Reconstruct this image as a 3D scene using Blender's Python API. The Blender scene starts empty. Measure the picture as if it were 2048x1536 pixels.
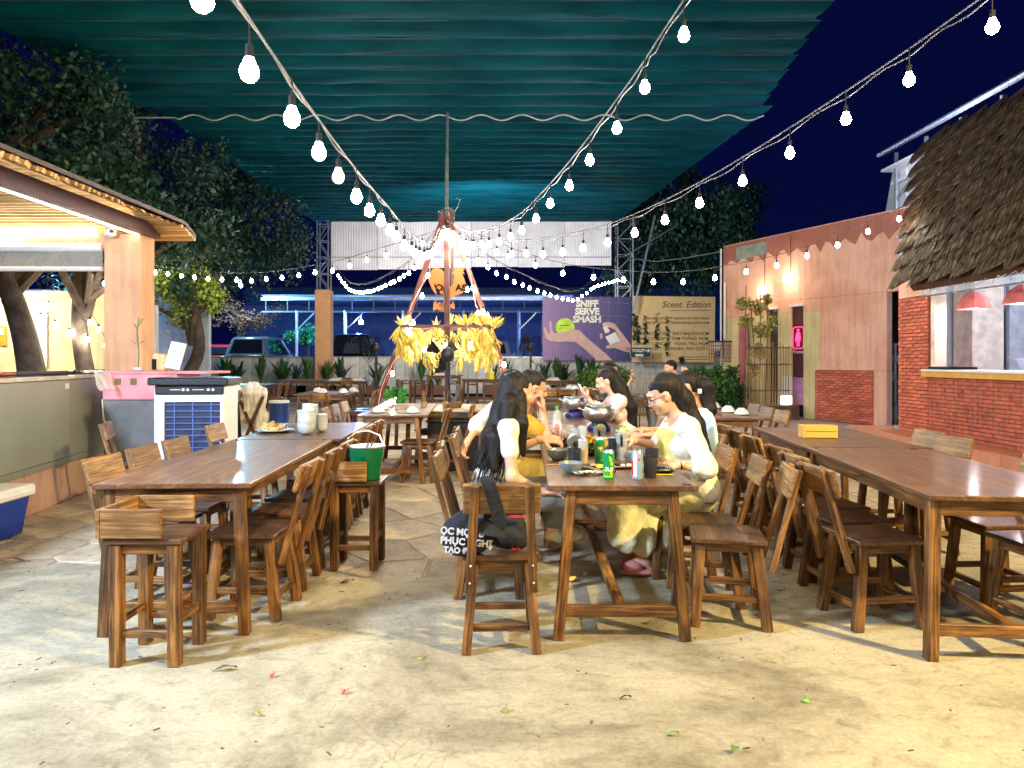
import bpy, bmesh, math, random
import numpy as np
from mathutils import Vector, Matrix, Euler, noise
R = math.radians
rnd = random.Random(7)
nr = np.random.RandomState(11)
S = bpy.context.scene
C = S.collection

# ------------------------------------------------------------------ camera, night sky, lamps out of frame, exposure
F, H, YH = 1450.0, 1.35, 720.0            # focal length in px of a 2048 px wide picture, eye height, horizon row
cam_d = bpy.data.cameras.new('camera'); cam = bpy.data.objects.new('camera', cam_d); C.objects.link(cam)
cam.location = (0, 0, H); cam.rotation_euler = (R(90), 0, 0)
cam_d.sensor_width = 36; cam_d.lens = 36 * F / 2048; cam_d.shift_y = -(768 - YH) / 2048
cam_d.clip_start = 0.05; cam_d.clip_end = 600
S.camera = cam
W = bpy.data.worlds.new('World'); S.world = W; W.use_nodes = True
wn = W.node_tree; wn.nodes.clear()
o_ = wn.nodes.new('ShaderNodeOutputWorld'); bg = wn.nodes.new('ShaderNodeBackground')
sky = wn.nodes.new('ShaderNodeTexSky'); sky.sky_type = 'NISHITA'; sky.sun_disc = False
sky.sun_elevation = R(-4); sky.sun_rotation = R(20); sky.air_density = 1.5; sky.ozone_density = 4
mx = wn.nodes.new('ShaderNodeMix'); mx.data_type = 'RGBA'; mx.blend_type = 'MIX'; mx.inputs[0].default_value = 0.92
mx.inputs[7].default_value = (0.006, 0.012, 0.16, 1)
wn.links.new(sky.outputs[0], mx.inputs[6]); wn.links.new(mx.outputs[2], bg.inputs[0])
bg.inputs[1].default_value = 0.11
wn.links.new(bg.outputs[0], o_.inputs[0])
S.view_settings.view_transform = 'Standard'; S.view_settings.look = 'None'
S.view_settings.exposure = 1.0; S.view_settings.gamma = 1.0; S.view_settings.use_curve_mapping = False
S.render.engine = 'CYCLES'; S.cycles.use_denoising = True
S.cycles.max_bounces = 6; S.cycles.diffuse_bounces = 3; S.cycles.glossy_bounces = 3; S.cycles.transparent_max_bounces = 8
S.cycles.sample_clamp_indirect = 6; S.cycles.use_light_tree = True
S.cycles.caustics_reflective = False; S.cycles.caustics_refractive = False
BULB_E = 96.0

def lamp(name, kind, loc, energy, color, size=0.1, target=None, spot=None):
    d = bpy.data.lights.new(name, kind); d.energy = energy; d.color = color
    if kind == 'AREA': d.size = size
    else: d.shadow_soft_size = size
    if kind == 'SPOT': d.spot_size = R(spot); d.spot_blend = 0.6
    o = bpy.data.objects.new(name, d); C.objects.link(o); o.location = loc
    if target is not None:
        o.rotation_euler = (Vector(target) - Vector(loc)).to_track_quat('-Z', 'Y').to_euler()
    return o
# floodlights inferred behind the photographer, out of view (the shadows in the photo come from them)
lamp('floodlight', 'SPOT', (4.6, 0.6, 4.2), 1380, (1.0, 0.76, 0.34), 0.12, (1.2, 4.6, 0), 120)
lamp('floodlight', 'SPOT', (-4.4, 1.6, 3.0), 1150, (0.56, 0.73, 1.0), 0.25, (-2.6, 5.0, 0), 130)
lamp('floodlight', 'SPOT', (-0.6, -2.2, 4.4), 230, (1.0, 0.80, 0.44), 0.2, (-0.3, 3.2, 0), 110)

lamp('floodlight', 'SPOT', (-1.2, 20.5, 4.6), 750, (0.92, 0.90, 0.95), 0.15, (-.6, 27.5, 4.4), 150)  # added fill aimed at the hanging sheets and far wall, no lamp there
# ------------------------------------------------------------------ helpers
def P(px, py, d): return Vector(((px - 1024) * d / F, d, H - (py - YH) * d / F))

def tag(o, label=None, cat=None, group=None, kind=None):
    if label: o['label'] = label
    if cat: o['category'] = cat
    if group: o['group'] = group
    if kind: o['kind'] = kind
    return o

def thing(name, label, cat, loc=(0, 0, 0), rz=0, group=None):
    o = bpy.data.objects.new(name, None); o.empty_display_size = 0.1; C.objects.link(o)
    o.location = loc; o.rotation_euler = (0, 0, rz)
    return tag(o, label, cat, group)

def link(name, me, parent=None, m=None, mw=None):
    o = bpy.data.objects.new(name, me); C.objects.link(o)
    if m is not None and len(me.materials) == 0: me.materials.append(m)
    if parent is not None: o.parent = parent
    if mw is not None: o.matrix_local = mw
    return o

def kids(o):
    return [c for c in o.children]

def copy_tree(o, parent=None):
    c = o.copy(); C.objects.link(c)
    if parent is not None: c.parent = parent
    for k in kids(o): copy_tree(k, c)
    return c

class MB:
    """mesh collector"""
    def __init__(s): s.v = []; s.f = []; s.mi = []; s.cur = 0
    def add(s, vs, fs):
        n = len(s.v); s.v.extend([tuple(v) for v in vs]); s.f.extend([tuple(i + n for i in f) for f in fs]); s.mi.extend([s.cur] * len(fs))
    def box(s, c, d, M=None):
        x, y, z = d[0] / 2, d[1] / 2, d[2] / 2
        vs = [Vector((i * x, j * y, k * z)) for i in (-1, 1) for j in (-1, 1) for k in (-1, 1)]
        if M is not None: vs = [M @ v for v in vs]
        c = Vector(c); vs = [v + c for v in vs]
        s.add(vs, [(0, 1, 3, 2), (4, 6, 7, 5), (0, 4, 5, 1), (2, 3, 7, 6), (0, 2, 6, 4), (1, 5, 7, 3)]); return s
    def bar(s, a, b, w, h, side=None):
        a, b = Vector(a), Vector(b); z = (b - a); L = z.length; z.normalize()
        x = Vector(side) if side else (Vector((0, 0, 1)).cross(z) if abs(z.z) < .95 else Vector((1, 0, 0)))
        x = (x - z * x.dot(z)).normalized(); y = z.cross(x)
        M = Matrix((x, y, z)).transposed()
        return s.box((a + b) / 2, (w, h, L), M)
    def cyl(s, a, b, r0, r1=None, n=10, cap=True):
        if r1 is None: r1 = r0
        a, b = Vector(a), Vector(b); z = (b - a).normalized()
        x = Vector((0, 0, 1)).cross(z) if abs(z.z) < .95 else Vector((1, 0, 0))
        x = (x - z * x.dot(z)).normalized(); y = z.cross(x)
        vs = []
        for q, r in ((a, r0), (b, r1)):
            for i in range(n):
                t = 2 * math.pi * i / n; vs.append(q + (x * math.cos(t) + y * math.sin(t)) * r)
        fs = [(i, (i + 1) % n, n + (i + 1) % n, n + i) for i in range(n)]
        if cap: fs += [tuple(range(n - 1, -1, -1)), tuple(range(n, 2 * n))]
        s.add(vs, fs); return s
    def tube(s, pts, r, n=6):
        pts = [Vector(p) for p in pts]; m = len(pts); rr = r if hasattr(r, '__len__') else [r] * m
        vs = []
        x = None
        for i, p in enumerate(pts):
            z = (pts[min(i + 1, m - 1)] - pts[max(i - 1, 0)]).normalized()
            if x is None: x = Vector((0, 0, 1)).cross(z) if abs(z.z) < .9 else Vector((1, 0, 0)).cross(z)
            x = (x - z * x.dot(z)).normalized(); y = z.cross(x)
            for k in range(n):
                t = 2 * math.pi * k / n; vs.append(p + (x * math.cos(t) + y * math.sin(t)) * rr[i])
        fs = [(i * n + k, i * n + (k + 1) % n, (i + 1) * n + (k + 1) % n, (i + 1) * n + k) for i in range(m - 1) for k in range(n)]
        fs += [tuple(range(n - 1, -1, -1)), tuple(range((m - 1) * n, m * n))]
        s.add(vs, fs); return s
    def lathe(s, prof, c=(0, 0, 0), n=20, M=None):
        """prof: list of (r, z)"""
        c = Vector(c); vs = []
        for r, z in prof:
            for k in range(n):
                t = 2 * math.pi * k / n; v = Vector((r * math.cos(t), r * math.sin(t), z))
                if M is not None: v = M @ v
                vs.append(v + c)
        m = len(prof)
        fs = [(i * n + k, i * n + (k + 1) % n, (i + 1) * n + (k + 1) % n, (i + 1) * n + k) for i in range(m - 1) for k in range(n)]
        fs += [tuple(range(n - 1, -1, -1)), tuple(range((m - 1) * n, m * n))]
        s.add(vs, fs); return s
    def ball(s, c, r, sx=1, sy=1, sz=1, n=10, m=6):
        prof = [(max(1e-4, math.sin(math.pi * i / m)) * r, -math.cos(math.pi * i / m) * r) for i in range(m + 1)]
        M = Matrix.Diagonal((sx, sy, sz)); return s.lathe(prof, c, n, M)
    def prism(s, poly, y0, y1):
        """polygon in x-z extruded along y"""
        n = len(poly); vs = [(x, y0, z) for x, z in poly] + [(x, y1, z) for x, z in poly]
        s.add(vs, [tuple(range(n)), tuple(range(2 * n - 1, n - 1, -1))] + [(i, n + i, n + (i + 1) % n, (i + 1) % n) for i in range(n)]); return s
    def mesh(s, name, mats, bev=0, smooth=False):
        me = bpy.data.meshes.new(name); me.from_pydata(s.v, [], s.f)
        for m in (mats if isinstance(mats, (list, tuple)) else [mats]): me.materials.append(m)
        if any(s.mi): me.polygons.foreach_set('material_index', s.mi)
        bm = bmesh.new(); bm.from_mesh(me)
        bmesh.ops.recalc_face_normals(bm, faces=bm.faces)
        if bev: bmesh.ops.bevel(bm, geom=bm.edges[:], offset=bev, segments=1, affect='EDGES', clamp_overlap=True)
        bm.to_mesh(me); bm.free()
        if smooth:
            me.polygons.foreach_set('use_smooth', [True] * len(me.polygons))
            try: me.set_sharp_from_angle(angle=R(40))
            except Exception: pass
        me.update(); return me
    def build(s, name, mats, parent=None, bev=0, smooth=False, loc=None):
        o = link(name, s.mesh(name, mats, bev, smooth), parent)
        if loc is not None: o.location = loc
        return o

_bc = {}
def beam(parent, name, a, b, w, h, m, side=None, bev=.004):
    """one straight timber as its own part, local Z along its length"""
    a, b = Vector(a), Vector(b); z = b - a; L = z.length; z.normalize()
    key = (name, round(w, 4), round(h, 4), round(L, 4), m.name)
    if key not in _bc: _bc[key] = MB().box((0, 0, L / 2), (w, h, L)).mesh(name, m, bev)
    x = Vector(side) if side else (Vector((0, 0, 1)).cross(z) if abs(z.z) < .95 else Vector((1, 0, 0)))
    x = (x - z * x.dot(z)).normalized(); y = z.cross(x)
    M = Matrix((x, y, z)).transposed().to_4x4(); M.translation = a
    return link(name, _bc[key], parent, None, M)

def catmull(pts, step):
    pts = [Vector(p) for p in pts]; P_ = [pts[0] * 2 - pts[1]] + pts + [pts[-1] * 2 - pts[-2]]
    out = []
    for i in range(1, len(P_) - 2):
        a, b, c, d = P_[i - 1:i + 3]
        for k in range(12):
            t = k / 12; out.append(0.5 * ((2 * b) + (c - a) * t + (2 * a - 5 * b + 4 * c - d) * t * t + (3 * b - a - 3 * c + d) * t ** 3))
    out.append(pts[-1])
    res = [out[0]]; acc = 0
    for i in range(1, len(out)):
        seg = (out[i] - out[i - 1]).length; pos = 0
        while acc + seg - pos >= step:
            pos += step - acc; res.append(out[i - 1].lerp(out[i], pos / seg)); acc = 0
        acc += seg - pos
    return out, res

def text_mesh(name, s, size, m, ext=.002, align='LEFT', shear=0, bold=0, space=1.0):
    cu = bpy.data.curves.new(name, 'FONT'); cu.body = s; cu.size = size; cu.extrude = ext; cu.align_x = align
    cu.shear = shear; cu.offset = bold; cu.space_line = space; cu.resolution_u = 3
    o = bpy.data.objects.new('tmp_text', cu); C.objects.link(o)
    dg = bpy.context.evaluated_depsgraph_get(); me = bpy.data.meshes.new_from_object(o.evaluated_get(dg))
    C.objects.unlink(o); bpy.data.objects.remove(o); me.materials.clear(); me.materials.append(m); me.name = name
    return me

# ------------------------------------------------------------------ materials
def new_mat(name):
    m = bpy.data.materials.new(name); m.use_nodes = True; nt = m.node_tree
    return m, nt, nt.nodes['Principled BSDF']

def nd(nt, t, **kw):
    n = nt.nodes.new(t)
    for k, v in kw.items():
        if k.startswith('i_'): n.inputs[int(k[2:])].default_value = v
        else: setattr(n, k, v)
    return n

def ramp(nt, cols, pos=None):
    n = nt.nodes.new('ShaderNodeValToRGB'); e = n.color_ramp.elements
    pos = pos or [i / (len(cols) - 1) for i in range(len(cols))]
    while len(e) < len(cols): e.new(.5)
    for i, c in enumerate(cols):
        e[i].position = pos[i]; e[i].color = (*c[:3], 1)
    return n

def flat(name, col, rough=.6, metal=0, var=.25, scale=6, bump=.15, bscale=60, emis=None, es=0, alpha=1, trans=0, coat=0, spec=.5, rand=.12):
    m, nt, b = new_mat(name)
    tc = nd(nt, 'ShaderNodeTexCoord'); no = nd(nt, 'ShaderNodeTexNoise'); no.inputs['Scale'].default_value = scale; no.inputs['Detail'].default_value = 5
    nt.links.new(tc.outputs['Object'], no.inputs['Vector'])
    lo = tuple(c * (1 - var) for c in col); hi = tuple(min(1, c * (1 + var)) for c in col)
    rp = ramp(nt, [lo, hi], [.3, .7]); nt.links.new(no.outputs['Fac'], rp.inputs[0])
    oi = nd(nt, 'ShaderNodeObjectInfo'); hsv = nd(nt, 'ShaderNodeHueSaturation')
    mr = nd(nt, 'ShaderNodeMapRange'); mr.inputs[3].default_value = 1 - rand; mr.inputs[4].default_value = 1 + rand
    nt.links.new(oi.outputs['Random'], mr.inputs[0]); nt.links.new(mr.outputs[0], hsv.inputs['Value']); nt.links.new(rp.outputs[0], hsv.inputs['Color'])
    nt.links.new(hsv.outputs[0], b.inputs['Base Color'])
    b.inputs['Roughness'].default_value = rough; b.inputs['Metallic'].default_value = metal
    b.inputs['Alpha'].default_value = alpha; b.inputs['Transmission Weight'].default_value = trans
    b.inputs['Coat Weight'].default_value = coat; b.inputs['Specular IOR Level'].default_value = spec
    if bump:
        n2 = nd(nt, 'ShaderNodeTexNoise'); n2.inputs['Scale'].default_value = bscale; n2.inputs['Detail'].default_value = 6
        bp = nd(nt, 'ShaderNodeBump'); bp.inputs['Strength'].default_value = bump; bp.inputs['Distance'].default_value = .02
        nt.links.new(tc.outputs['Object'], n2.inputs['Vector']); nt.links.new(n2.outputs['Fac'], bp.inputs['Height']); nt.links.new(bp.outputs[0], b.inputs['Normal'])
    if emis:
        b.inputs['Emission Color'].default_value = (*emis, 1); b.inputs['Emission Strength'].default_value = es
    return m

def wood(name, dark, light, rough=.42, coat=0, sc=(38, 38, 1.9), sawn=.3, bump=.35, grain='z'):
    m, nt, b = new_mat(name)
    tc = nd(nt, 'ShaderNodeTexCoord'); oi = nd(nt, 'ShaderNodeObjectInfo')
    vm = nd(nt, 'ShaderNodeVectorMath', operation='SCALE'); cb = nd(nt, 'ShaderNodeCombineXYZ')
    m1 = nd(nt, 'ShaderNodeMath', operation='MULTIPLY'); m1.inputs[1].default_value = 37
    nt.links.new(oi.outputs['Random'], m1.inputs[0])
    for i in range(3): nt.links.new(m1.outputs[0], cb.inputs[i])
    ad = nd(nt, 'ShaderNodeVectorMath', operation='ADD'); nt.links.new(tc.outputs['Object'], ad.inputs[0]); nt.links.new(cb.outputs[0], ad.inputs[1])
    mp = nd(nt, 'ShaderNodeMapping'); s3 = {'z': sc, 'y': (sc[0], sc[2], sc[1]), 'x': (sc[2], sc[0], sc[1])}[grain]
    mp.inputs['Scale'].default_value = s3; nt.links.new(ad.outputs[0], mp.inputs['Vector'])
    n1 = nd(nt, 'ShaderNodeTexNoise'); n1.inputs['Scale'].default_value = 1.4; n1.inputs['Detail'].default_value = 8; n1.inputs['Roughness'].default_value = .62; n1.inputs['Distortion'].default_value = 1.2
    nt.links.new(mp.outputs[0], n1.inputs['Vector'])
    n2 = nd(nt, 'ShaderNodeTexNoise'); n2.inputs['Scale'].default_value = 5; n2.inputs['Detail'].default_value = 3; nt.links.new(ad.outputs[0], n2.inputs['Vector'])
    mid = tuple((a + c) / 2 * .66 for a, c in zip(dark, light))
    rp = ramp(nt, [dark, mid, light], [.32, .5, .7]); 
    mxx = nd(nt, 'ShaderNodeMath', operation='MULTIPLY_ADD'); mxx.inputs[1].default_value = .45; 
    sb = nd(nt, 'ShaderNodeMath', operation='SUBTRACT'); sb.inputs[1].default_value = .5; nt.links.new(n2.outputs['Fac'], sb.inputs[0])
    nt.links.new(sb.outputs[0], mxx.inputs[0]); nt.links.new(n1.outputs['Fac'], mxx.inputs[2]); nt.links.new(mxx.outputs[0], rp.inputs[0])
    hsv = nd(nt, 'ShaderNodeHueSaturation'); mr = nd(nt, 'ShaderNodeMapRange'); mr.inputs[3].default_value = .72; mr.inputs[4].default_value = 1.3
    nt.links.new(oi.outputs['Random'], mr.inputs[0]); nt.links.new(mr.outputs[0], hsv.inputs['Value']); nt.links.new(rp.outputs[0], hsv.inputs['Color'])
    nt.links.new(hsv.outputs[0], b.inputs['Base Color'])
    rr = nd(nt, 'ShaderNodeMapRange'); rr.inputs[3].default_value = rough - .1; rr.inputs[4].default_value = rough + .14
    nt.links.new(n2.outputs['Fac'], rr.inputs[0]); nt.links.new(rr.outputs[0], b.inputs['Roughness'])
    b.inputs['Coat Weight'].default_value = coat; b.inputs['Coat Roughness'].default_value = .12
    wv = nd(nt, 'ShaderNodeTexWave'); wv.bands_direction = grain.upper(); wv.inputs['Scale'].default_value = 55; wv.inputs['Distortion'].default_value = 3; wv.inputs['Detail'].default_value = 1
    nt.links.new(ad.outputs[0], wv.inputs['Vector'])
    mm = nd(nt, 'ShaderNodeMath', operation='MULTIPLY_ADD'); mm.inputs[1].default_value = sawn; nt.links.new(wv.outputs['Fac'], mm.inputs[0]); nt.links.new(n1.outputs['Fac'], mm.inputs[2])
    bp = nd(nt, 'ShaderNodeBump'); bp.inputs['Strength'].default_value = bump; bp.inputs['Distance'].default_value = .004
    nt.links.new(mm.outputs[0], bp.inputs['Height']); nt.links.new(bp.outputs[0], b.inputs['Normal'])
    return m

def emit(name, col, s):
    m, nt, b = new_mat(name); b.inputs['Base Color'].default_value = (*col, 1)
    b.inputs['Emission Color'].default_value = (*col, 1); b.inputs['Emission Strength'].default_value = s
    return m

def glass(name, col, alpha=.35, rough=.08, metal=0):
    m, nt, b = new_mat(name); b.inputs['Base Color'].default_value = (*col, 1); b.inputs['Alpha'].default_value = alpha
    b.inputs['Roughness'].default_value = rough; b.inputs['Metallic'].default_value = metal; b.inputs['Specular IOR Level'].default_value = .8
    return m

M = {}
M['wood'] = wood('stained_wood', (.028, .010, .004), (.38, .165, .040), .45, .0)
M['seatwood'] = wood('seat_wood', (.040, .015, .007), (.22, .098, .036), .38, .15, grain='x', sawn=.05)
M['backwood'] = wood('backrest_wood', (.085, .036, .012), (.48, .255, .085), .42, 0, grain='z', sawn=.05)
M['top'] = wood('tabletop_wood', (.065, .026, .011), (.24, .108, .044), .43, .12, sc=(20, 20, 1.1), grain='y', sawn=0, bump=.12)
M['palewood'] = wood('pale_wood', (.30, .17, .07), (.50, .31, .14), .5)
M['oldwood'] = wood('old_wood', (.05, .022, .012), (.16, .07, .035), .6)
M['paletop'] = wood('pale_tabletop', (.42, .33, .20), (.62, .50, .33), .3, .2, grain='x', sawn=0)
M['boxwood'] = flat('varnished_plywood', (.72, .40, .07), .4, var=.12, scale=3, bump=.05)
M['black'] = flat('black_plastic', (.012, .012, .014), .35, var=.2)
M['blackm'] = flat('black_metal', (.02, .02, .022), .35, .6, var=.2)
M['white'] = flat('white_plastic', (.78, .78, .76), .4, var=.05, bump=.05)
M['steel'] = flat('brushed_steel', (.62, .63, .64), .33, 1, var=.1, bump=.1, bscale=30)
M['galv'] = flat('galvanised_steel', (.42, .44, .47), .4, .8, var=.2)
M['cable'] = flat('grey_cable', (.085, .085, .095), .4, var=.1)
M['socket'] = flat('bulb_socket', (.008, .008, .010), .6, spec=.2)
M['bulb'] = emit('lit_bulb', (1.0, .90, .72), BULB_E)
M['bulbdim'] = emit('dim_bulb', (1.0, .94, .82), 1.6)
M['led'] = emit('led_strip', (1.0, .88, .68), 9)
M['cool'] = emit('cool_led', (.80, .90, 1.0), 12)
M['bluelamp'] = emit('blue_floodlamp', (.35, .65, 1.0), 60)
M['redpole'] = flat('red_brown_steel', (.085, .022, .014), .35, .2, var=.25, scale=3)
M['orange'] = flat('orange_sheet', (.50, .16, .02), .5, var=.08)
M['husk'] = flat('corn_husk', (.86, .64, .17), .6, var=.3, scale=20)
M['corn'] = flat('corn_cob', (.90, .58, .04), .45, var=.15, scale=60, bump=.8, bscale=160)
M['leaf'] = flat('leaf_green', (.035, .10, .025), .5, var=.5, scale=3)
M['leafd'] = flat('leaf_dark', (.022, .062, .028), .55, var=.55, scale=1.2)
M['leafl'] = flat('leaf_light', (.10, .20, .03), .5, var=.4, scale=4)
M['bark'] = flat('bark', (.075, .055, .042), .85, var=.5, scale=5, bump=1, bscale=18)
M['concrete_grey'] = flat('grey_plaster', (.22, .22, .21), .8, var=.2)
M['bowl'] = flat('glazed_ceramic', (.62, .66, .68), .18, var=.06, scale=30, bump=.05, coat=.4)
M['bowlg'] = flat('grey_ceramic', (.20, .24, .25), .25, var=.15, coat=.4)
M['blackc'] = flat('black_ceramic', (.015, .015, .018), .15, coat=.5)
M['smoke'] = glass('smoked_glass', (.035, .035, .045), .72)
M['clear'] = glass('clear_glass', (.7, .75, .75), .28)
M['cola'] = flat('cola', (.012, .004, .002), .1, bump=0)
M['skin'] = flat('skin', (.66, .35, .21), .48, var=.06, scale=12, bump=.04, bscale=200, rand=.06)
M['hair'] = None

# ------------------------------------------------------------------ ground
def floor_mat(name, base, dark, crack=True, tint2=None):
    m, nt, b = new_mat(name); tc = nd(nt, 'ShaderNodeTexCoord')
    n1 = nd(nt, 'ShaderNodeTexNoise'); n1.inputs['Scale'].default_value = .9; n1.inputs['Detail'].default_value = 9; n1.inputs['Roughness'].default_value = .66; n1.inputs['Distortion'].default_value = .6
    n2 = nd(nt, 'ShaderNodeTexNoise'); n2.inputs['Scale'].default_value = 7; n2.inputs['Detail'].default_value = 9; n2.inputs['Roughness'].default_value = .72; n2.inputs['Distortion'].default_value = .8
    mp = nd(nt, 'ShaderNodeMapping'); mp.inputs['Scale'].default_value = (1, 1.5, 1); mp.inputs['Rotation'].default_value = (0, 0, .35)
    nt.links.new(tc.outputs['Object'], mp.inputs[0])
    nt.links.new(tc.outputs['Object'], n1.inputs['Vector']); nt.links.new(mp.outputs[0], n2.inputs['Vector'])
    r1 = ramp(nt, [dark, tuple(a * .6 + c * .4 for a, c in zip(base, dark)), base, tuple(min(1, c * 1.15) for c in base)], [.34, .46, .55, .7]); nt.links.new(n1.outputs['Fac'], r1.inputs[0])
    r2 = ramp(nt, [(.55, .54, .50), (.92, .92, .91), (1.10, 1.10, 1.08)], [.30, .47, .7]); nt.links.new(n2.outputs['Fac'], r2.inputs[0])
    mx = nd(nt, 'ShaderNodeMix', data_type='RGBA', blend_type='MULTIPLY'); mx.inputs[0].default_value = 1
    nt.links.new(r1.outputs[0], mx.inputs[6]); nt.links.new(r2.outputs[0], mx.inputs[7]); out = mx.outputs[2]
    n3 = nd(nt, 'ShaderNodeTexNoise'); n3.inputs['Scale'].default_value = 48; n3.inputs['Detail'].default_value = 7; n3.inputs['Roughness'].default_value = .75
    nt.links.new(tc.outputs['Object'], n3.inputs['Vector'])
    r3 = ramp(nt, [(.22, .19, .15), (.84, .82, .79), (1.08, 1.08, 1.06)], [.27, .38, .60]); nt.links.new(n3.outputs['Fac'], r3.inputs[0])
    m3 = nd(nt, 'ShaderNodeMix', data_type='RGBA', blend_type='MULTIPLY'); m3.inputs[0].default_value = 1
    nt.links.new(out, m3.inputs[6]); nt.links.new(r3.outputs[0], m3.inputs[7]); out = m3.outputs[2]
    hgt = nd(nt, 'ShaderNodeMath', operation='MULTIPLY_ADD'); hgt.inputs[1].default_value = .35
    nt.links.new(n3.outputs['Fac'], hgt.inputs[0]); nt.links.new(n2.outputs['Fac'], hgt.inputs[2]); ho = hgt.outputs[0]
    if crack:
        nz = nd(nt, 'ShaderNodeTexNoise'); nz.inputs['Scale'].default_value = 5; nt.links.new(tc.outputs['Object'], nz.inputs['Vector'])
        mxv = nd(nt, 'ShaderNodeMix', data_type='VECTOR'); mxv.inputs[0].default_value = .10
        nt.links.new(tc.outputs['Object'], mxv.inputs[4]); nt.links.new(nz.outputs['Color'], mxv.inputs[5])
        vo = nd(nt, 'ShaderNodeTexVoronoi', feature='DISTANCE_TO_EDGE'); vo.inputs['Scale'].default_value = 8.5
        nt.links.new(mxv.outputs[1], vo.inputs['Vector'])
        rc = ramp(nt, [(.76, .74, .71), (1, 1, 1)], [.008, .028]); nt.links.new(vo.outputs['Distance'], rc.inputs[0])
        n4 = nd(nt, 'ShaderNodeTexNoise'); n4.inputs['Scale'].default_value = .7; n4.inputs['Detail'].default_value = 2; nt.links.new(mp.outputs[0], n4.inputs['Vector'])
        rk = ramp(nt, [(0, 0, 0), (1, 1, 1)], [.50, .66]); nt.links.new(n4.outputs['Fac'], rk.inputs[0])
        m4 = nd(nt, 'ShaderNodeMix', data_type='RGBA', blend_type='MULTIPLY'); nt.links.new(rk.outputs[0], m4.inputs[0])
        nt.links.new(out, m4.inputs[6]); nt.links.new(rc.outputs[0], m4.inputs[7]); out = m4.outputs[2]
    oi = nd(nt, 'ShaderNodeObjectInfo'); hsv = nd(nt, 'ShaderNodeHueSaturation'); mr = nd(nt, 'ShaderNodeMapRange'); mr.inputs[3].default_value = .75; mr.inputs[4].default_value = 1.2
    if not crack:
        nt.links.new(oi.outputs['Random'], mr.inputs[0]); nt.links.new(mr.outputs[0], hsv.inputs['Value'])
    nt.links.new(out, hsv.inputs['Color']); nt.links.new(hsv.outputs[0], b.inputs['Base Color'])
    rr = nd(nt, 'ShaderNodeMapRange'); rr.inputs[3].default_value = .5; rr.inputs[4].default_value = .82; nt.links.new(n1.outputs['Fac'], rr.inputs[0]); nt.links.new(rr.outputs[0], b.inputs['Roughness'])
    bp = nd(nt, 'ShaderNodeBump'); bp.inputs['Strength'].default_value = .55; bp.inputs['Distance'].default_value = .012
    nt.links.new(ho, bp.inputs['Height']); nt.links.new(bp.outputs[0], b.inputs['Normal'])
    return m
M['concrete'] = floor_mat('worn_concrete', (.48, .425, .30), (.17, .14, .085))
M['stone'] = floor_mat('flagstone', (.60, .49, .35), (.32, .25, .18), crack=False)
M['mortar'] = flat('mortar', (.40, .33, .25), .9, bump=.5)
M['asphalt'] = flat('asphalt', (.045, .045, .05), .9)

g = MB(); g.box((0, 60, -.06), (400, 300, .04)); tag(g.build('ground', M['asphalt']), kind='structure')
g = MB(); g.box((1, 13.5, -.0205), (20, 26, .02)); tag(g.build('mortar_bed', M['mortar']), kind='structure')
# near concrete slab, its far edge wavers where the stones begin
g = MB(); xs = np.linspace(-9, 9, 60)
top = [(x, 4.55 + .25 * math.sin(x * 1.7 + 1) + .12 * math.sin(x * 4.1) + (.9 if x > 1.6 else 0) * min(1, (x - 1.6) / 1.2 if x > 1.6 else 0), .0) for x in xs]
n = len(top)
vs = [(x, -6, 0) for x in xs] + top + [(x, y + .012, -.014) for x, y, z in top]
fs = [(i, i + 1, n + i + 1, n + i) for i in range(n - 1)] + [(n + i, n + i + 1, 2 * n + i + 1, 2 * n + i) for i in range(n - 1)]
g.add(vs, fs); tag(g.build('concrete_floor', M['concrete']), kind='structure')

def clip(poly, p, nrm):
    out = []
    for i in range(len(poly)):
        a, b = poly[i], poly[(i + 1) % len(poly)]
        da = (a[0] - p[0]) * nrm[0] + (a[1] - p[1]) * nrm[1]; db = (b[0] - p[0]) * nrm[0] + (b[1] - p[1]) * nrm[1]
        if da <= 0: out.append(a)
        if (da < 0 < db) or (db < 0 < da):
            t = da / (da - db); out.append((a[0] + (b[0] - a[0]) * t, a[1] + (b[1] - a[1]) * t))
    return out
sites = []
yy = 3.2; row = 0
while yy < 21:
    xx = -5.5 + (row % 2) * .3
    while xx < 6.2:
        sites.append((xx + rnd.uniform(-.24, .24), yy + rnd.uniform(-.2, .2))); xx += .62 + rnd.uniform(-.05, .08)
    yy += .50; row += 1
sites = np.array(sites)
stones = []
for i, s in enumerate(sites):
    d = np.hypot(*(sites - s).T); idx = np.argsort(d)[1:16]
    poly = [(s[0] - 1, s[1] - 1), (s[0] + 1, s[1] - 1), (s[0] + 1, s[1] + 1), (s[0] - 1, s[1] + 1)]
    for j in idx:
        q = sites[j]; nv = q - s; L = np.hypot(*nv); nv = nv / L; p = (s + q) / 2 - nv * .008
        poly = clip(poly, p, nv)
    if len(poly) < 3 or s[1] < 4.15 or max(math.hypot(q[0] - s[0], q[1] - s[1]) for q in poly) > .62: continue
    stones.append((s, poly))
def in_view(s):
    px = 1024 + s[0] * F / s[1]; return -40 < px < 2090
stones.sort(key=lambda t: t[0][1] + (100 if not in_view(t[0]) else 0) + abs(t[0][0] + .2) * .35)
bedm = thing('crazy_paving', 'crazy paving of uneven brown flagstones between the rows of tables', 'paving', (0, 0, 0))
rest = MB()
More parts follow.
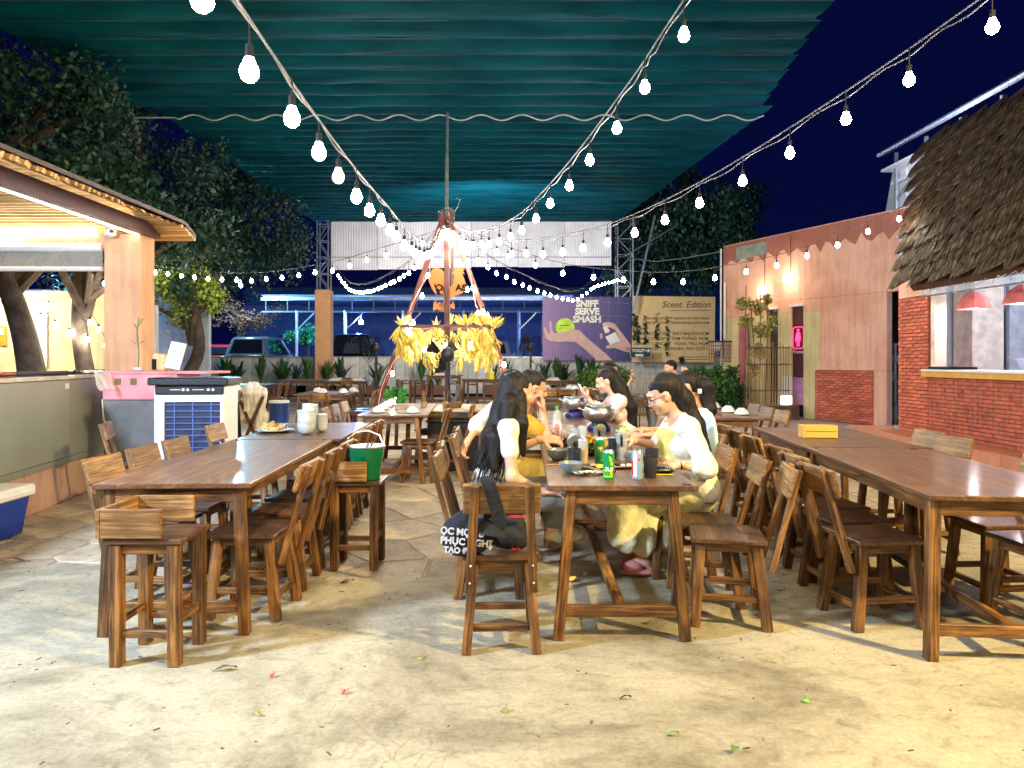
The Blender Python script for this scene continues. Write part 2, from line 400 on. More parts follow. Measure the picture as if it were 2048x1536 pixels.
def stone_geo(mb, s, poly, c0):
    h = -.005 + rnd.uniform(-.004, .003); tx, ty = rnd.uniform(-.001, .001), rnd.uniform(-.001, .001)
    # split long edges a little so the outline is irregular
    pl = []
    for i in range(len(poly)):
        a, b = poly[i], poly[(i + 1) % len(poly)]; L = math.hypot(b[0] - a[0], b[1] - a[1]); pl.append(a)
        if L > .16:
            k = rnd.uniform(-.012, .004); nx, ny = (b[1] - a[1]) / L, -(b[0] - a[0]) / L
            pl.append(((a[0] + b[0]) / 2 + nx * k, (a[1] + b[1]) / 2 + ny * k))
    n = len(pl); zt = lambda x, y: h + tx * (x - s[0]) * 4 + ty * (y - s[1]) * 4
    low = [(x - c0[0], y - c0[1], -.02) for x, y in pl]; mid = [(x - c0[0], y - c0[1], zt(x, y) - .006) for x, y in pl]
    tp = [(s[0] + (x - s[0]) * .965 - c0[0], s[1] + (y - s[1]) * .965 - c0[1], zt(x, y)) for x, y in pl]
    mb.add(low + mid + tp, [(i, (i + 1) % n, n + (i + 1) % n, n + i) for i in range(n)] + [(n + i, n + (i + 1) % n, 2 * n + (i + 1) % n, 2 * n + i) for i in range(n)] + [tuple(range(2 * n, 3 * n))])
for k, (s, poly) in enumerate(stones):
    if k < 290:
        mb = MB(); stone_geo(mb, s, poly, s); mb.build('flagstone', M['stone'], bedm, loc=(s[0], s[1], 0))
    else: stone_geo(rest, s, poly, (0, 0))
tag(rest.build('flagstones', M['stone'], bedm), kind='stuff')

# ------------------------------------------------------------------ helpers for walls
def wall_seg(mb, A, B, z0, z1, t=.16, side=1):
    """wall between plan points; thickness to the right of A->B"""
    a, b = Vector((*A, 0)), Vector((*B, 0)); d = (b - a).normalized(); nn = Vector((d.y, -d.x, 0)) * side
    vs = [(a.x, a.y, z0), (b.x, b.y, z0), (b.x + nn.x * t, b.y + nn.y * t, z0), (a.x + nn.x * t, a.y + nn.y * t, z0)]
    vs += [(x, y, z1) for x, y, _ in vs]
    mb.add(vs, [(0, 1, 5, 4), (1, 2, 6, 5), (2, 3, 7, 6), (3, 0, 4, 7), (4, 5, 6, 7), (3, 2, 1, 0)]); return mb

def plaster(name, col, patch=None, rough=.85, sc=1.2, amt=.5):
    m, nt, b = new_mat(name); tc = nd(nt, 'ShaderNodeTexCoord')
    n1 = nd(nt, 'ShaderNodeTexNoise'); n1.inputs['Scale'].default_value = sc; n1.inputs['Detail'].default_value = 7; n1.inputs['Roughness'].default_value = .6
    nt.links.new(tc.outputs['Object'], n1.inputs['Vector'])
    patch = patch or tuple(c * .8 for c in col)
    rp = ramp(nt, [patch, tuple(a * (1 - amt) + c * amt for a, c in zip(col, patch)), col, tuple(min(1, c * 1.08) for c in col)], [.36, .45, .52, .75])
    nt.links.new(n1.outputs['Fac'], rp.inputs[0])
    mp = nd(nt, 'ShaderNodeMapping'); mp.inputs['Scale'].default_value = (6, 6, .6); nt.links.new(tc.outputs['Object'], mp.inputs[0])
    n3 = nd(nt, 'ShaderNodeTexNoise'); n3.inputs['Scale'].default_value = 2; n3.inputs['Detail'].default_value = 4; nt.links.new(mp.outputs[0], n3.inputs['Vector'])
    r3 = ramp(nt, [(.82, .80, .78), (1, 1, 1)], [.35, .55]); nt.links.new(n3.outputs['Fac'], r3.inputs[0])
    mx = nd(nt, 'ShaderNodeMix', data_type='RGBA', blend_type='MULTIPLY'); mx.inputs[0].default_value = .7
    nt.links.new(rp.outputs[0], mx.inputs[6]); nt.links.new(r3.outputs[0], mx.inputs[7]); nt.links.new(mx.outputs[2], b.inputs['Base Color'])
    b.inputs['Roughness'].default_value = rough
    n2 = nd(nt, 'ShaderNodeTexNoise'); n2.inputs['Scale'].default_value = 38; n2.inputs['Detail'].default_value = 5; nt.links.new(tc.outputs['Object'], n2.inputs['Vector'])
    bp = nd(nt, 'ShaderNodeBump'); bp.inputs['Strength'].default_value = .5; bp.inputs['Distance'].default_value = .012
    nt.links.new(n2.outputs['Fac'], bp.inputs['Height']); nt.links.new(bp.outputs[0], b.inputs['Normal']); return m
M['pink'] = plaster('pink_plaster', (.90, .52, .38), (.80, .40, .28), amt=.6)
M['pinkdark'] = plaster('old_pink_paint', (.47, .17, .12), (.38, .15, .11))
M['yellowp'] = plaster('yellow_plaster', (.74, .63, .33), (.62, .52, .25))
M['peach'] = plaster('peach_stucco', (.72, .42, .25), (.66, .38, .22), sc=3)
M['peachdim'] = plaster('peach_plinth', (.58, .36, .26), (.48, .30, .22), sc=2)
M['greyp'] = plaster('grey_wall', (.45, .48, .55), sc=2)
M['bluep'] = plaster('pale_blue_wall', (.55, .64, .82), (.48, .58, .78), sc=6)
M['creamp'] = plaster('cream_wall', (.80, .66, .45), sc=1)
M['brick'] = flat('red_brick', (.64, .165, .09), .75, var=.3, scale=9, bump=.6, bscale=70, rand=.28)
M['brickmortar'] = flat('brick_joint', (.36, .10, .06), .9)
M['tile'] = flat('terracotta_tile', (.62, .25, .13), .35, var=.12, scale=4, rand=.12)
M['grout'] = flat('tile_grout', (.55, .36, .25), .8)
M['sheet'] = flat('white_metal_sheet', (.80, .81, .86), .45, .1, var=.1, scale=2, bump=.1)
M['yellowsill'] = flat('yellow_board', (.75, .40, .04), .5, var=.1)

# ------------------------------------------------------------------ pink building
def pk(px):   # plan point on the pink wall's face
    u = (px - 1024) / F; Y = 14.12 / (u + .44); return (u * Y, Y)
Z1 = 4.38
bd = thing('pink_building', 'long pink plastered building with yellow lower wall and two washroom doors', 'building', (6.5, 17, 0))
def bpart(name, mb, mat, label=None, parent=bd, **k):
    o = mb.build(name, mat, **k); o.parent = parent
    o.matrix_parent_inverse = Matrix.Translation(-Vector(parent.location)) if parent.rotation_euler.z == 0 else parent.matrix_world.inverted()
    if label: o['label'] = label
    return o
def wz(mb, a, b, z0, z1, off=0, t=.16):
    A, B = pk(a), pk(b); d = Vector((B[0] - A[0], B[1] - A[1])).normalized(); nn = Vector((-d.y, d.x)) * -1   # outward: towards -x
    nn = Vector((d.y, -d.x)); nn = nn if nn.x < 0 else -nn
    A = (A[0] + nn.x * off, A[1] + nn.y * off); B = (B[0] + nn.x * off, B[1] + nn.y * off)
    s = 1 if Vector((d.y, -d.x)).x > 0 else -1
    return wall_seg(mb, A, B, z0, z1, t, s)
up = MB(); wz(up, 1447, 1773, 2.75, Z1)
for a, b in ((1447, 1535), (1556, 1583), (1607, 1640)): wz(up, a, b, 2.47, 2.745)
wz(up, 1640, 1773, 1.13, 2.745); wz(up, 1747.3, 1773, 0, 1.125); wz(up, 1535, 1556, 2.62, 2.745); wz(up, 1583, 1607, 2.64, 2.745)
bpart('wall', up, M['pink'])
lo = MB()
for a, b in ((1447, 1535), (1556, 1583), (1607, 1640)): wz(lo, a, b, 0, 2.466, off=0)
lo = MB()
for a, b in ((1447, 1535), (1556, 1583)): wz(lo, a, b, 0, 2.466)
wz(lo, 1607, 1631, 0, 2.466); wz(lo, 1631.2, 1640, 1.13, 2.466)
bpart('wall', lo, M['yellowp'], 'yellow lower band of the wall')
dk = MB()   # ragged strip of older paint along the parapet
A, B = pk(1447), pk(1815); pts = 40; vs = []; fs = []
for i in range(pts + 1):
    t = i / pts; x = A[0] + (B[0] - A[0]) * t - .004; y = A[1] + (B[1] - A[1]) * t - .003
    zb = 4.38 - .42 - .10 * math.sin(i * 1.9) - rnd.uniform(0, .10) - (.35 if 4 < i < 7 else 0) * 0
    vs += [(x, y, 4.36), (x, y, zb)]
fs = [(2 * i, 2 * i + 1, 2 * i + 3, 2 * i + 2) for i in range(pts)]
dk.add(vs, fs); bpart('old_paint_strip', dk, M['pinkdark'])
gp = MB(); wz(gp, 1473, 1533, 3.95, 4.27, off=.012, t=.008); bpart('repair_patch', gp, flat('green_render', (.30, .36, .30), .9), 'grey green repair patch')
# doors
dr = thing('washroom_door', 'dark red door leaf with glowing pink woman sign and the word Women', 'door', (*pk(1595), .3))
def dpart(parent, name, mb, mat, label=None):
    o = mb.build(name, mat, parent); o.matrix_parent_inverse = Matrix.Translation(-Vector(parent.location)); 
    if label: o['label'] = label
    return o
dpart(dr, 'panel', wz(MB(), 1583.3, 1606.7, .95, 2.6, off=-.04, t=.03), flat('maroon_banner', (.09, .012, .02), .6))
dpart(dr, 'panel', wz(MB(), 1583.3, 1606.7, .3, .94, off=-.06, t=.02), flat('pink_light_panel', (.55, .25, .5), .6))  # pink light under the banner is put into this panel's colour
M['neon'] = emit('pink_neon', (1.0, .05, .20), 1.1)
A = Vector((*pk(1595), 0)); B = Vector((*pk(1606), 0)); dx = (B - A).normalized(); nn = Vector((-abs(dx.y), -abs(dx.x), 0))
def onwall(u, z, off=.02): return Vector((*pk(1595), 0)) + dx * u + nn * (off - .04) + Vector((0, 0, z))
fr = MB(); rr_ = [(-.16, 1.62), (.17, 1.62), (.17, 2.12), (-.16, 2.12)]
cor = []
for i in range(4):
    cx, cz = rr_[i]; sx = .05 if cx < 0 else -.05; sz = .05 if cz < 2 else -.05
    cor += [onwall(cx + (sx if i in (1, 3) else 0), cz + (0 if i in (1, 3) else sz)), onwall(cx + (0 if i in (1, 3) else sx), cz + (sz if i in (1, 3) else 0))]
fr.tube(cor + [cor[0]], .011, 5); dpart(dr, 'neon_frame', fr, M['neon'])
wm = MB(); wm.ball(onwall(0, 2.045), .034, n=8); wm.tube([onwall(0, 2.0), onwall(0, 1.86), onwall(0, 1.79)], [.04, .045, .075], 6)
wm.tube([onwall(-.028, 1.80), onwall(-.028, 1.67)], .016, 5); wm.tube([onwall(.028, 1.80), onwall(.028, 1.67)], .016, 5)
wm.tube([onwall(-.04, 1.99), onwall(-.075, 1.84)], .013, 5); wm.tube([onwall(.04, 1.99), onwall(.075, 1.84)], .013, 5)
dpart(dr, 'woman_symbol', wm, M['neon'])
tw = link('lettering', text_mesh('lettering', 'Women', .13, M['white'], .003, 'CENTER'), dr)
rot = math.atan2(dx.y, dx.x)
tw.matrix_parent_inverse = Matrix.Translation(-Vector(dr.location)); tw.location = onwall(0, 1.50, .01); tw.rotation_euler = (R(90), 0, rot)
bb = thing('leaning_board', 'cream white board leaning below the maroon washroom banner', 'board', (*pk(1578), .0))
dpart(bb, 'board', wz(MB(), 1570, 1589, .32, .98, off=.10, t=.03), M['white'])
d2 = thing('washroom_door', 'half open glass washroom door behind the bamboo screen', 'door', (*pk(1545), .2))
dpart(d2, 'glass_pane', wz(MB(), 1535.5, 1555.5, .3, 2.58, off=-.1, t=.02), flat('dark_glass', (.05, .045, .03), .1, coat=.5))
dpart(d2, 'frame', wz(MB(), 1534.6, 1556.4, 2.58, 2.64, off=.03, t=.05), M['white'])
fl = thing('washroom_door_frame', 'white head rail over the maroon washroom banner', 'rail', (*pk(1595), 2.6))
dpart(fl, 'rail', wz(MB(), 1581, 1609, 2.6, 2.66, off=.04, t=.05), M['white'])
pd = thing('plank_door', 'tall narrow pink plank door leaning by the bamboo', 'door', (*pk(1497), 0))
for i in range(4):
    dpart(pd, 'plank', wz(MB(), 1487 + i * 4.4, 1491 + i * 4.4, .2, 2.2 + .06 * i, off=.16 + .01 * (i % 2), t=.03), flat('pink_plank', (.45, .13, .15), .6) if i == 0 else bpy.data.materials['pink_plank'])
# wall lamps above the doors (lit in the photo)
for px, z, lb in ((1531, 3.05, 'first'), (1583, 3.28, 'second')):
    pX, pY = pk(px)
    wl = thing('wall_lamp', 'glowing white box wall lamp above the ' + ('glass door behind the bamboo' if lb == 'first' else 'maroon Women banner'), 'lamp', (pX, pY, z), group='box lamps on the pink wall')
    mb = MB(); mb.box((-.10, -.05, 0), (.12, .36, .17)); mb.build('shade', emit('lamp_glow', (1, .86, .70), 4) if px < 1550 else bpy.data.materials['lamp_glow'], wl, bev=.01)
    mb = MB(); mb.cyl((-.02, 0, .1), (-.02, 0, 1.0), .006, n=5); mb.build('conduit', M['black'], wl)
    mb = MB(); mb.box((-.015, 0, 0), (.02, .2, .1)); mb.build('bracket', M['black'], wl)
    L = lamp('wall_lamp_light', 'POINT', (pX - .30, pY - .12, z), 7, (1, .66, .38), .08)
pipe = MB(); a = pk(1449); pipe.cyl((a[0] - .1, a[1] - .02, 0), (a[0] - .1, a[1] - .02, 4.3), .025, n=6); a2 = pk(1455); pipe.cyl((a2[0] - .08, a2[1] - .02, 1.9), (a2[0] - .08, a2[1] - .02, 3.4), .03, n=6)
tag(pipe.build('drain_pipe', M['white']), 'thin white pipes running up the far corner of the pink wall', 'pipe')

# bricks
BR = {}
def brick_mesh(L, hgt, dep=.03):
    k = (round(L, 3), round(hgt, 3))
    if k not in BR: BR[k] = MB().box((0, 0, 0), (L, dep, hgt)).mesh('brick', M['brick'], .004)
    return BR[k]
def brick_face(parent, A, B, z0, z1, nmax, off=.012, label=None):
    A, B = Vector((*A, 0)), Vector((*B, 0)); d = (B - A); L = d.length; d.normalize(); nn = Vector((d.y, -d.x, 0)); nn = nn if nn.x < 0 else -nn
    rot = math.atan2(d.y, d.x); bl, bh, j = .205, .046, .009
    rows = int((z1 - z0) / (bh + j)); bh = (z1 - z0) / rows - j; cnt = 0; rest = MB()
    cells = []
    for r in range(rows):
        z = z0 + (r + .5) * (bh + j); x = 0; first = True
        while x < L - .02:
            w = min((bl / 2 if (first and r % 2) else bl), L - x - .002); first = False
            if w > .03: cells.append((x + w / 2, z, w))
            x += w + j
    cells.sort(key=lambda c: (A + d * c[0]).y)
    for (x, z, w) in cells:
        p = A + d * x + nn * (off + rnd.uniform(-.004, .004)); w = round(w / .02) * .02 if w < .19 else bl
        rz = rot + rnd.uniform(-.01, .01)
        if cnt < nmax:
            o = link('brick', brick_mesh(w, bh), parent); o.matrix_parent_inverse = Matrix.Translation(-Vector(parent.location))
            o.location = (p.x, p.y, z + rnd.uniform(-.003, .003)); o.rotation_euler = (0, rnd.uniform(-.006, .006), rz); cnt += 1
        else: rest.box((p.x, p.y, z), (w, .03, bh), Matrix.Rotation(rz, 3, 'Z'))
    if rest.v:
        o = rest.build('bricks', M['brick'], parent); o.matrix_parent_inverse = Matrix.Translation(-Vector(parent.location)); tag(o, kind='stuff')
    return cnt
ws = thing('brick_wainscot', 'low red brick wainscot on the pink wall beside the dark doorway', 'brick wall', (*pk(1690), 0))
dpart(ws, 'backing', wz(MB(), 1631, 1747, 0, 1.125), M['brickmortar'])
brick_face(ws, pk(1631), pk(1747), .0, 1.12, 170)
# kitchen block
KX = 6.4
kb = thing('kitchen_building', 'red brick kitchen counter building with serving hatch under the thatched roof', 'building', (KX, 9.5, 0))
mb = MB(); mb.box((KX + .1, 11.535, 1.175), (.2, .86, 2.35)); mb.box((KX + .1, 8.55, .6), (.2, 5.1, 1.15)); bpart('backing', mb, M['brickmortar'], parent=kb)
n_ = brick_face(kb, (KX, 11.96), (KX, 11.12), .2, 2.34, 150); brick_face(kb, (KX, 11.10), (KX, 6.0), .2, 1.16, 300 - 150)
mb = MB(); mb.box((KX + .08, 11.53, 2.58), (.2, .87, .45)); mb.box((KX + .08, 8.5, 2.87), (.2, 5.19, .5)); bpart('wall', mb, M['pink'], parent=kb)
wz(mb2 := MB(), 1773.3, 1850, 2.74, 4.38); bpart('lintel_wall', mb2, M['pink'], parent=kb)
mb = MB(); mb.box((KX + .09, 11.03, 1.9), (.18, .10, 1.38)); bpart('window_jamb', mb, flat('cream_reveal', (.85, .68, .52), .7), parent=kb)
mb = MB(); mb.box((KX + .16, 8.5, 1.195), (.62, 5.16, .03)); bpart('counter_top', mb, M['white'], parent=kb)
mb = MB(); mb.box((KX - .09, 8.52, 1.145), (.03, 5.3, .105)); bpart('counter_edge', mb, M['yellowsill'], parent=kb, bev=.004)
mb = MB(); mb.box((9.6, 8.5, 1.7), (.1, 7.5, 3.4)); mb.box((8.1, 12.3, 1.7), (3.0, .1, 3.4)); bpart('back_wall', mb, M['bluep'], parent=kb)
dk_ = MB(); dk_.box((9.0, 17.6, 1.7), (4.6, .1, 3.4)); dk_.box((10.9, 15, 1.7), (.1, 5.2, 3.4)); dk_.box((9.8, 15.6, 3.3), (2.2, 4.0, .06)); bpart('store_room', dk_, flat('store_gloom', (.05, .05, .055), .8), parent=kb)  # the room's darkness is put into the near-black wall colour
mb = MB(); mb.box((8.05, 8.5, 3.42), (3.1, 7.5, .05)); bpart('ceiling', mb, M['greyp'], parent=kb)
mb = MB(); mb.box((8.0, 8.5, .22), (3.1, 7.5, .04)); bpart('inner_floor', mb, M['greyp'], parent=kb)
mb = MB(); mb.box((7.65, 11.9, 1.7), (.5, .5, 3.3)); bpart('inner_column', mb, flat('cream_column', (.66, .56, .5), .7), parent=kb)
mb = MB(); mb.box((8.45, 11.7, 1.35), (.9, .08, 2.4)); bpart('inner_door', mb, flat('grey_door', (.36, .38, .45), .45), parent=kb)
mb = MB(); mb.box((9.0, 11.62, 1.35), (.08, .10, 2.5)); bpart('door_post', mb, M['black'], parent=kb)
mb = MB(); mb.box((9.48, 9.5, 1.12), (.05, 9, .28)); bpart('tile_band', mb, flat('brown_tile_band', (.16, .06, .05), .3), parent=kb)
lamp('kitchen_tube', 'AREA', (8.0, 10.0, 3.3), 38, (.80, .88, 1.0), 1.6, (8.0, 10.0, 0))
for i, (y, lb) in enumerate(((10.55, 'pendant lamp with faceted salmon shade nearest the brick column'), (9.55, 'pendant lamp with faceted salmon shade at the right edge of the hatch'), (8.5, 'salmon pendant lamp farther along the hatch, past the picture edge'))):
    t = thing('pendant_lamp', lb, 'lamp', (6.72, y, 2.09), group='salmon pendant lamps over the serving hatch')
    mb = MB(); mb.lathe([(.23, 0), (.215, .05), (.16, .17), (.07, .235), (.03, .26), (.03, .262), (.065, .23), (.15, .165), (.20, .05), (.22, .004)], n=9); mb.build('lamp_shade', flat('salmon_shade', (.72, .18, .15), .5) if i == 0 else bpy.data.materials['salmon_shade'], t)
    mb = MB(); mb.cyl((0, 0, .25), (0, 0, .95), .006, n=5); mb.build('cord', M['black'], t)
    mb = MB(); mb.ball((0, 0, .05), .05, n=10); mb.build('bulb', M['cool'], t)
    lamp('pendant_light', 'POINT', (6.72, y, 2.03), 9, (.95, .93, 1.0), .06)
t = thing('serving_tray', 'black shallow tray on the hatch counter beside the cream jamb', 'tray', (6.5, 10.7, 1.211))
mb = MB(); mb.box((0, 0, .01), (.42, .5, .02)); mb.box((-.2, 0, .025), (.02, .5, .03)); mb.box((.2, 0, .025), (.02, .5, .03)); mb.box((0, .24, .025), (.38, .02, .03)); mb.box((0, -.24, .025), (.38, .02, .03)); mb.build('tray_body', M['black'], t)
t = thing('basin', 'pale lilac plastic basin stacked on a green one behind the hatch', 'basin', (7.3, 10.0, .99))
mb = MB(); mb.lathe([(.02, 0), (.24, 0), (.29, .16), (.31, .16), (.31, .15)], (0, 0, .22), 18); mb.build('upper_basin', flat('lilac_plastic', (.62, .58, .88), .35), t)
mb = MB(); mb.lathe([(.02, 0), (.27, 0), (.31, .17), (.33, .17)], (0, 0, .05), 18); mb.build('lower_basin', flat('green_plastic', (.03, .45, .35), .35), t)
mb = MB(); mb.box((0, 0, .0), (.9, 1.2, .05)); mb.build('shelf', M['steel'], t)
mb = MB(); mb.box((-.3, .5, -.38), (.04, .04, .72)); mb.box((.3, .5, -.38), (.04, .04, .72)); mb.box((-.3, -.5, -.38), (.04, .04, .72)); mb.box((.3, -.5, -.38), (.04, .04, .72)); mb.build('leg', M['steel'], t)
# rack in the dark doorway
t = thing('storage_rack', 'metal storage rack crammed with kitchenware inside the dark doorway', 'rack', (8.15, 15.3, .0))
mb = MB()
for x in (-.25, .25):
    for y in (-.35, .35): mb.box((x, y, .85), (.04, .04, 1.7))
mb.build('frame', M['galv'], t)
for z in (.1, .5, .9, 1.3, 1.68): MB().box((0, 0, z), (.54, .74, .02)).build('shelf', M['galv'], t)
for i in range(16):
    z = (.12, .52, .92, 1.32)[i % 4]; mb = MB(); mb.cyl((0, 0, 0), (0, 0, rnd.uniform(.1, .28)), rnd.uniform(.05, .11), n=10); mb.build('pot', [M['steel'], M['black'], M['white'], M['galv']][rnd.randrange(4)], t, loc=(rnd.uniform(-.17, .17), rnd.uniform(-.26, .26), z))
# deck with terracotta tiles
dkk = thing('tiled_step', 'raised step with glazed terracotta tiles along the brick kitchen wall', 'step', (5.95, 9.5, 0))
mb = MB(); mb.box((6.9, 9.45, .095), (1.88, 6.86, .19)); bpart('core', mb, M['grout'], parent=dkk)
tm = MB().box((0, 0, 0), (.385, .385, .012)).mesh('tile', M['tile'], .003); tv = MB().box((0, 0, 0), (.014, .385, .175)).mesh('tile', M['tile'], .003)
for j in range(17):
    y = 6.25 + j * .395
    o = link('tile', tv, dkk); o.location = (-.002, y - 9.5, .094)
    for i in range(2 if y < 12 else 5):
        o = link('tile', tm, dkk); o.location = (.195 + i * .395, y - 9.5, .194 + rnd.uniform(-.001, .001))

# thatch roof: eight courses of straw bundles
def straw_mat():
    m, nt, b = new_mat('palm_thatch'); tc = nd(nt, 'ShaderNodeTexCoord'); mp = nd(nt, 'ShaderNodeMapping'); mp.inputs['Scale'].default_value = (26, 26, 2)
    nt.links.new(tc.outputs['Object'], mp.inputs[0]); n1 = nd(nt, 'ShaderNodeTexNoise'); n1.inputs['Scale'].default_value = 2; n1.inputs['Detail'].default_value = 6; nt.links.new(mp.outputs[0], n1.inputs['Vector'])
    rp = ramp(nt, [(.03, .018, .012), (.14, .085, .045), (.42, .32, .20)], [.35, .52, .75]); nt.links.new(n1.outputs['Fac'], rp.inputs[0])
    oi = nd(nt, 'ShaderNodeObjectInfo'); hsv = nd(nt, 'ShaderNodeHueSaturation'); mr = nd(nt, 'ShaderNodeMapRange'); mr.inputs[3].default_value = .75; mr.inputs[4].default_value = 1.2
    nt.links.new(oi.outputs['Random'], mr.inputs[0]); nt.links.new(mr.outputs[0], hsv.inputs['Value']); nt.links.new(rp.outputs[0], hsv.inputs['Color']); nt.links.new(hsv.outputs[0], b.inputs['Base Color'])
    b.inputs['Roughness'].default_value = .55
    bp = nd(nt, 'ShaderNodeBump'); bp.inputs['Strength'].default_value = 1; bp.inputs['Distance'].default_value = .02; nt.links.new(n1.outputs['Fac'], bp.inputs['Height']); nt.links.new(bp.outputs[0], b.inputs['Normal'])
    return m
M['thatch'] = straw_mat()
def bundle(seed, w, L):
    r = random.Random(seed); mb = MB()
    mb.box((0, 0, -L / 2), (w, .045, L))
    for i in range(96):
        x = r.uniform(-w / 2 - .02, w / 2 + .02); ww = r.uniform(.004, .017); l = L + r.uniform(-.05, .09); o = r.uniform(.028, .05); k = r.uniform(-.02, .02)
        mb.add([(x - ww, -o * .4, 0), (x + ww, -o * .4, 0), (x + ww + k, -o, -l * .6), (x - ww + k, -o - .006, -l * .6), (x + ww * .5 + k * 1.5, -o * .7, -l), (x - ww * .5 + k * 1.5, -o * .7, -l)], [(0, 1, 2, 3), (3, 2, 4, 5)])
    return mb.mesh('thatch_tile', M['thatch'])
bun = [bundle(i, .66, .50) for i in range(5)]
th = thing('thatched_roof', 'shaggy brown thatched roof of overlapping straw courses above the serving hatch', 'roof', (6.2, 9.4, 2.4))
e0, e1 = Vector((6.0, 11.05, 2.52)), Vector((6.15, 5.6, 2.50)); r0, r1 = Vector((7.3, 12.85, 4.97)), Vector((7.35, 5.6, 4.85))
rows = 9
for k in range(rows):
    t = k / (rows - 1) * .97; a = e0.lerp(r0, t); b = e1.lerp(r1, t); L = (b - a).length; d = (b - a).normalized(); upv = (r1.lerp(r0, .5) - e1.lerp(e0, .5)).normalized(); nrm = d.cross(upv).normalized(); nrm = nrm if nrm.x < 0 else -nrm
    n = int(L / .47)
    for j in range(n):
        p = a + d * (j + .5) * L / n + upv * (.43 + rnd.uniform(-.015, .015)) + nrm * (.03 + .02 * rnd.random())
        up2 = (upv - nrm * -.10).normalized(); y = nrm * -1
        z = (upv * 1 + nrm * -.20).normalized(); x = z.cross(nrm * -1).normalized() * -1; yv = z.cross(x).normalized()
        Mx = Matrix((x, yv, z)).transposed().to_4x4() @ Matrix.Rotation(rnd.uniform(-.025, .025), 4, 'Y'); Mx.translation = p - Vector(th.location)
        o = link('thatch_tile', bun[rnd.randrange(5)], th, None, Mx)
mb = MB(); q = [e0, e1, r1, r0]; mb.add([v - Vector((-.06, 0, .05)) for v in q] + [v - Vector((-.12, 0, .12)) for v in q], [(0, 1, 2, 3), (7, 6, 5, 4), (0, 4, 5, 1), (1, 5, 6, 2), (2, 6, 7, 3), (3, 7, 4, 0)]); bpart('roof_deck', mb, M['oldwood'], parent=th)
# clear roll-down curtain
t = thing('roll_curtain', 'clear plastic roll curtain with white creases and metal bottom bar below the thatch', 'curtain', (6.15, 8.5, 2.28))
mb = MB(); mb.cyl((0, 2.4, .02), (.02, -2.5, -.02), .012, n=8); mb.build('bottom_bar', M['galv'], t)
mb = MB(); mb.box((.02, 0, .16), (.004, 4.8, .28)); mb.build('plastic_sheet', glass('pvc_sheet', (.6, .65, .75), .3, .15), t)
mb = MB()
for i in range(14):
    y = 2.1 - i * .33; pts = [(-.002, y + rnd.uniform(-.1, .1) - j * .035, .10 + .05 * math.sin(j * 1.3 + i) + .012 * j) for j in range(7)]; mb.tube(pts, .006, 4)
mb.build('crease', M['white'], t)
# metal shed behind the thatch
t = thing('metal_shed', 'tall pale steel shed with ribbed cladding rising behind the thatched roof', 'building', (9, 13, 0))
mb = MB()
for i in range(34):
    y = 16.8 - i * .3; mb.box((9.0 + .02 * (i % 2), y - .15, 4.0), (.04, .3, 3.6))
bpart('wall', mb, M['sheet'], parent=t)
mb = MB(); mb.add([(9, 16.85, 3.0), (9, 16.85, 6.0), (9.25, 17.6, 6.0), (9.5, 19.2, 3.0), (9.1, 16.85, 3.0), (9.1, 16.85, 6.0), (9.35, 17.6, 6.0), (9.6, 19.2, 3.0)], [(0, 1, 2, 3), (7, 6, 5, 4), (0, 4, 5, 1), (1, 5, 6, 2), (2, 6, 7, 3), (3, 7, 4, 0)]); bpart('end_wall', mb, M['sheet'], parent=t)
mb = MB(); mb.cyl((8.6, 17.0, 6.15), (8.6, 6.5, 6.15), .06, n=8); bpart('gutter', mb, M['galv'], parent=t)
mb = MB(); mb.box((8.85, 11.8, 5.75), (.5, 10.2, .05)); mb.box((8.85, 11.8, 5.45), (.06, 10.2, .06)); bpart('rail', mb, M['sheet'], parent=t)
for i in range(9):
    y = 16.6 - i * 1.2; bpart('post', MB().bar((8.8, y, 4.6), (8.8, y, 6.1), .06, .06), M['galv'], parent=t); bpart('brace', MB().bar((8.8, y, 5.0), (8.8, y - 1.2, 5.7), .03, .03), M['galv'], parent=t)
lamp('shed_light', 'POINT', (8.0, 13.8, 5.3), 170, (.7, .8, 1.0), .2)

# ------------------------------------------------------------------ canopy
def tarp_mat():
    m, nt, b = new_mat('teal_tarpaulin'); tc = nd(nt, 'ShaderNodeTexCoord')
    mp = nd(nt, 'ShaderNodeMapping'); mp.inputs['Scale'].default_value = (.5, 3, 1); nt.links.new(tc.outputs['Object'], mp.inputs[0])
    n1 = nd(nt, 'ShaderNodeTexNoise'); n1.inputs['Scale'].default_value = 1.2; n1.inputs['Detail'].default_value = 6; nt.links.new(mp.outputs[0], n1.inputs['Vector'])
    rp = ramp(nt, [(.0006, .024, .040), (.001, .050, .074), (.0015, .075, .105)], [.3, .5, .75]); nt.links.new(n1.outputs['Fac'], rp.inputs[0]); nt.links.new(rp.outputs[0], b.inputs['Base Color'])
    b.inputs['Roughness'].default_value = .55; b.inputs['Specular IOR Level'].default_value = .10; b.inputs['Specular Tint'].default_value = (.3, .8, 1, 1)
    bp = nd(nt, 'ShaderNodeBump'); bp.inputs['Strength'].default_value = .5; bp.inputs['Distance'].default_value = .05; nt.links.new(n1.outputs['Fac'], bp.inputs['Height']); nt.links.new(bp.outputs[0], b.inputs['Normal']); return m
M['tarp'] = tarp_mat()
CZ = 6.7
wire_m = flat('dull_wire', (.05, .09, .10), .7)
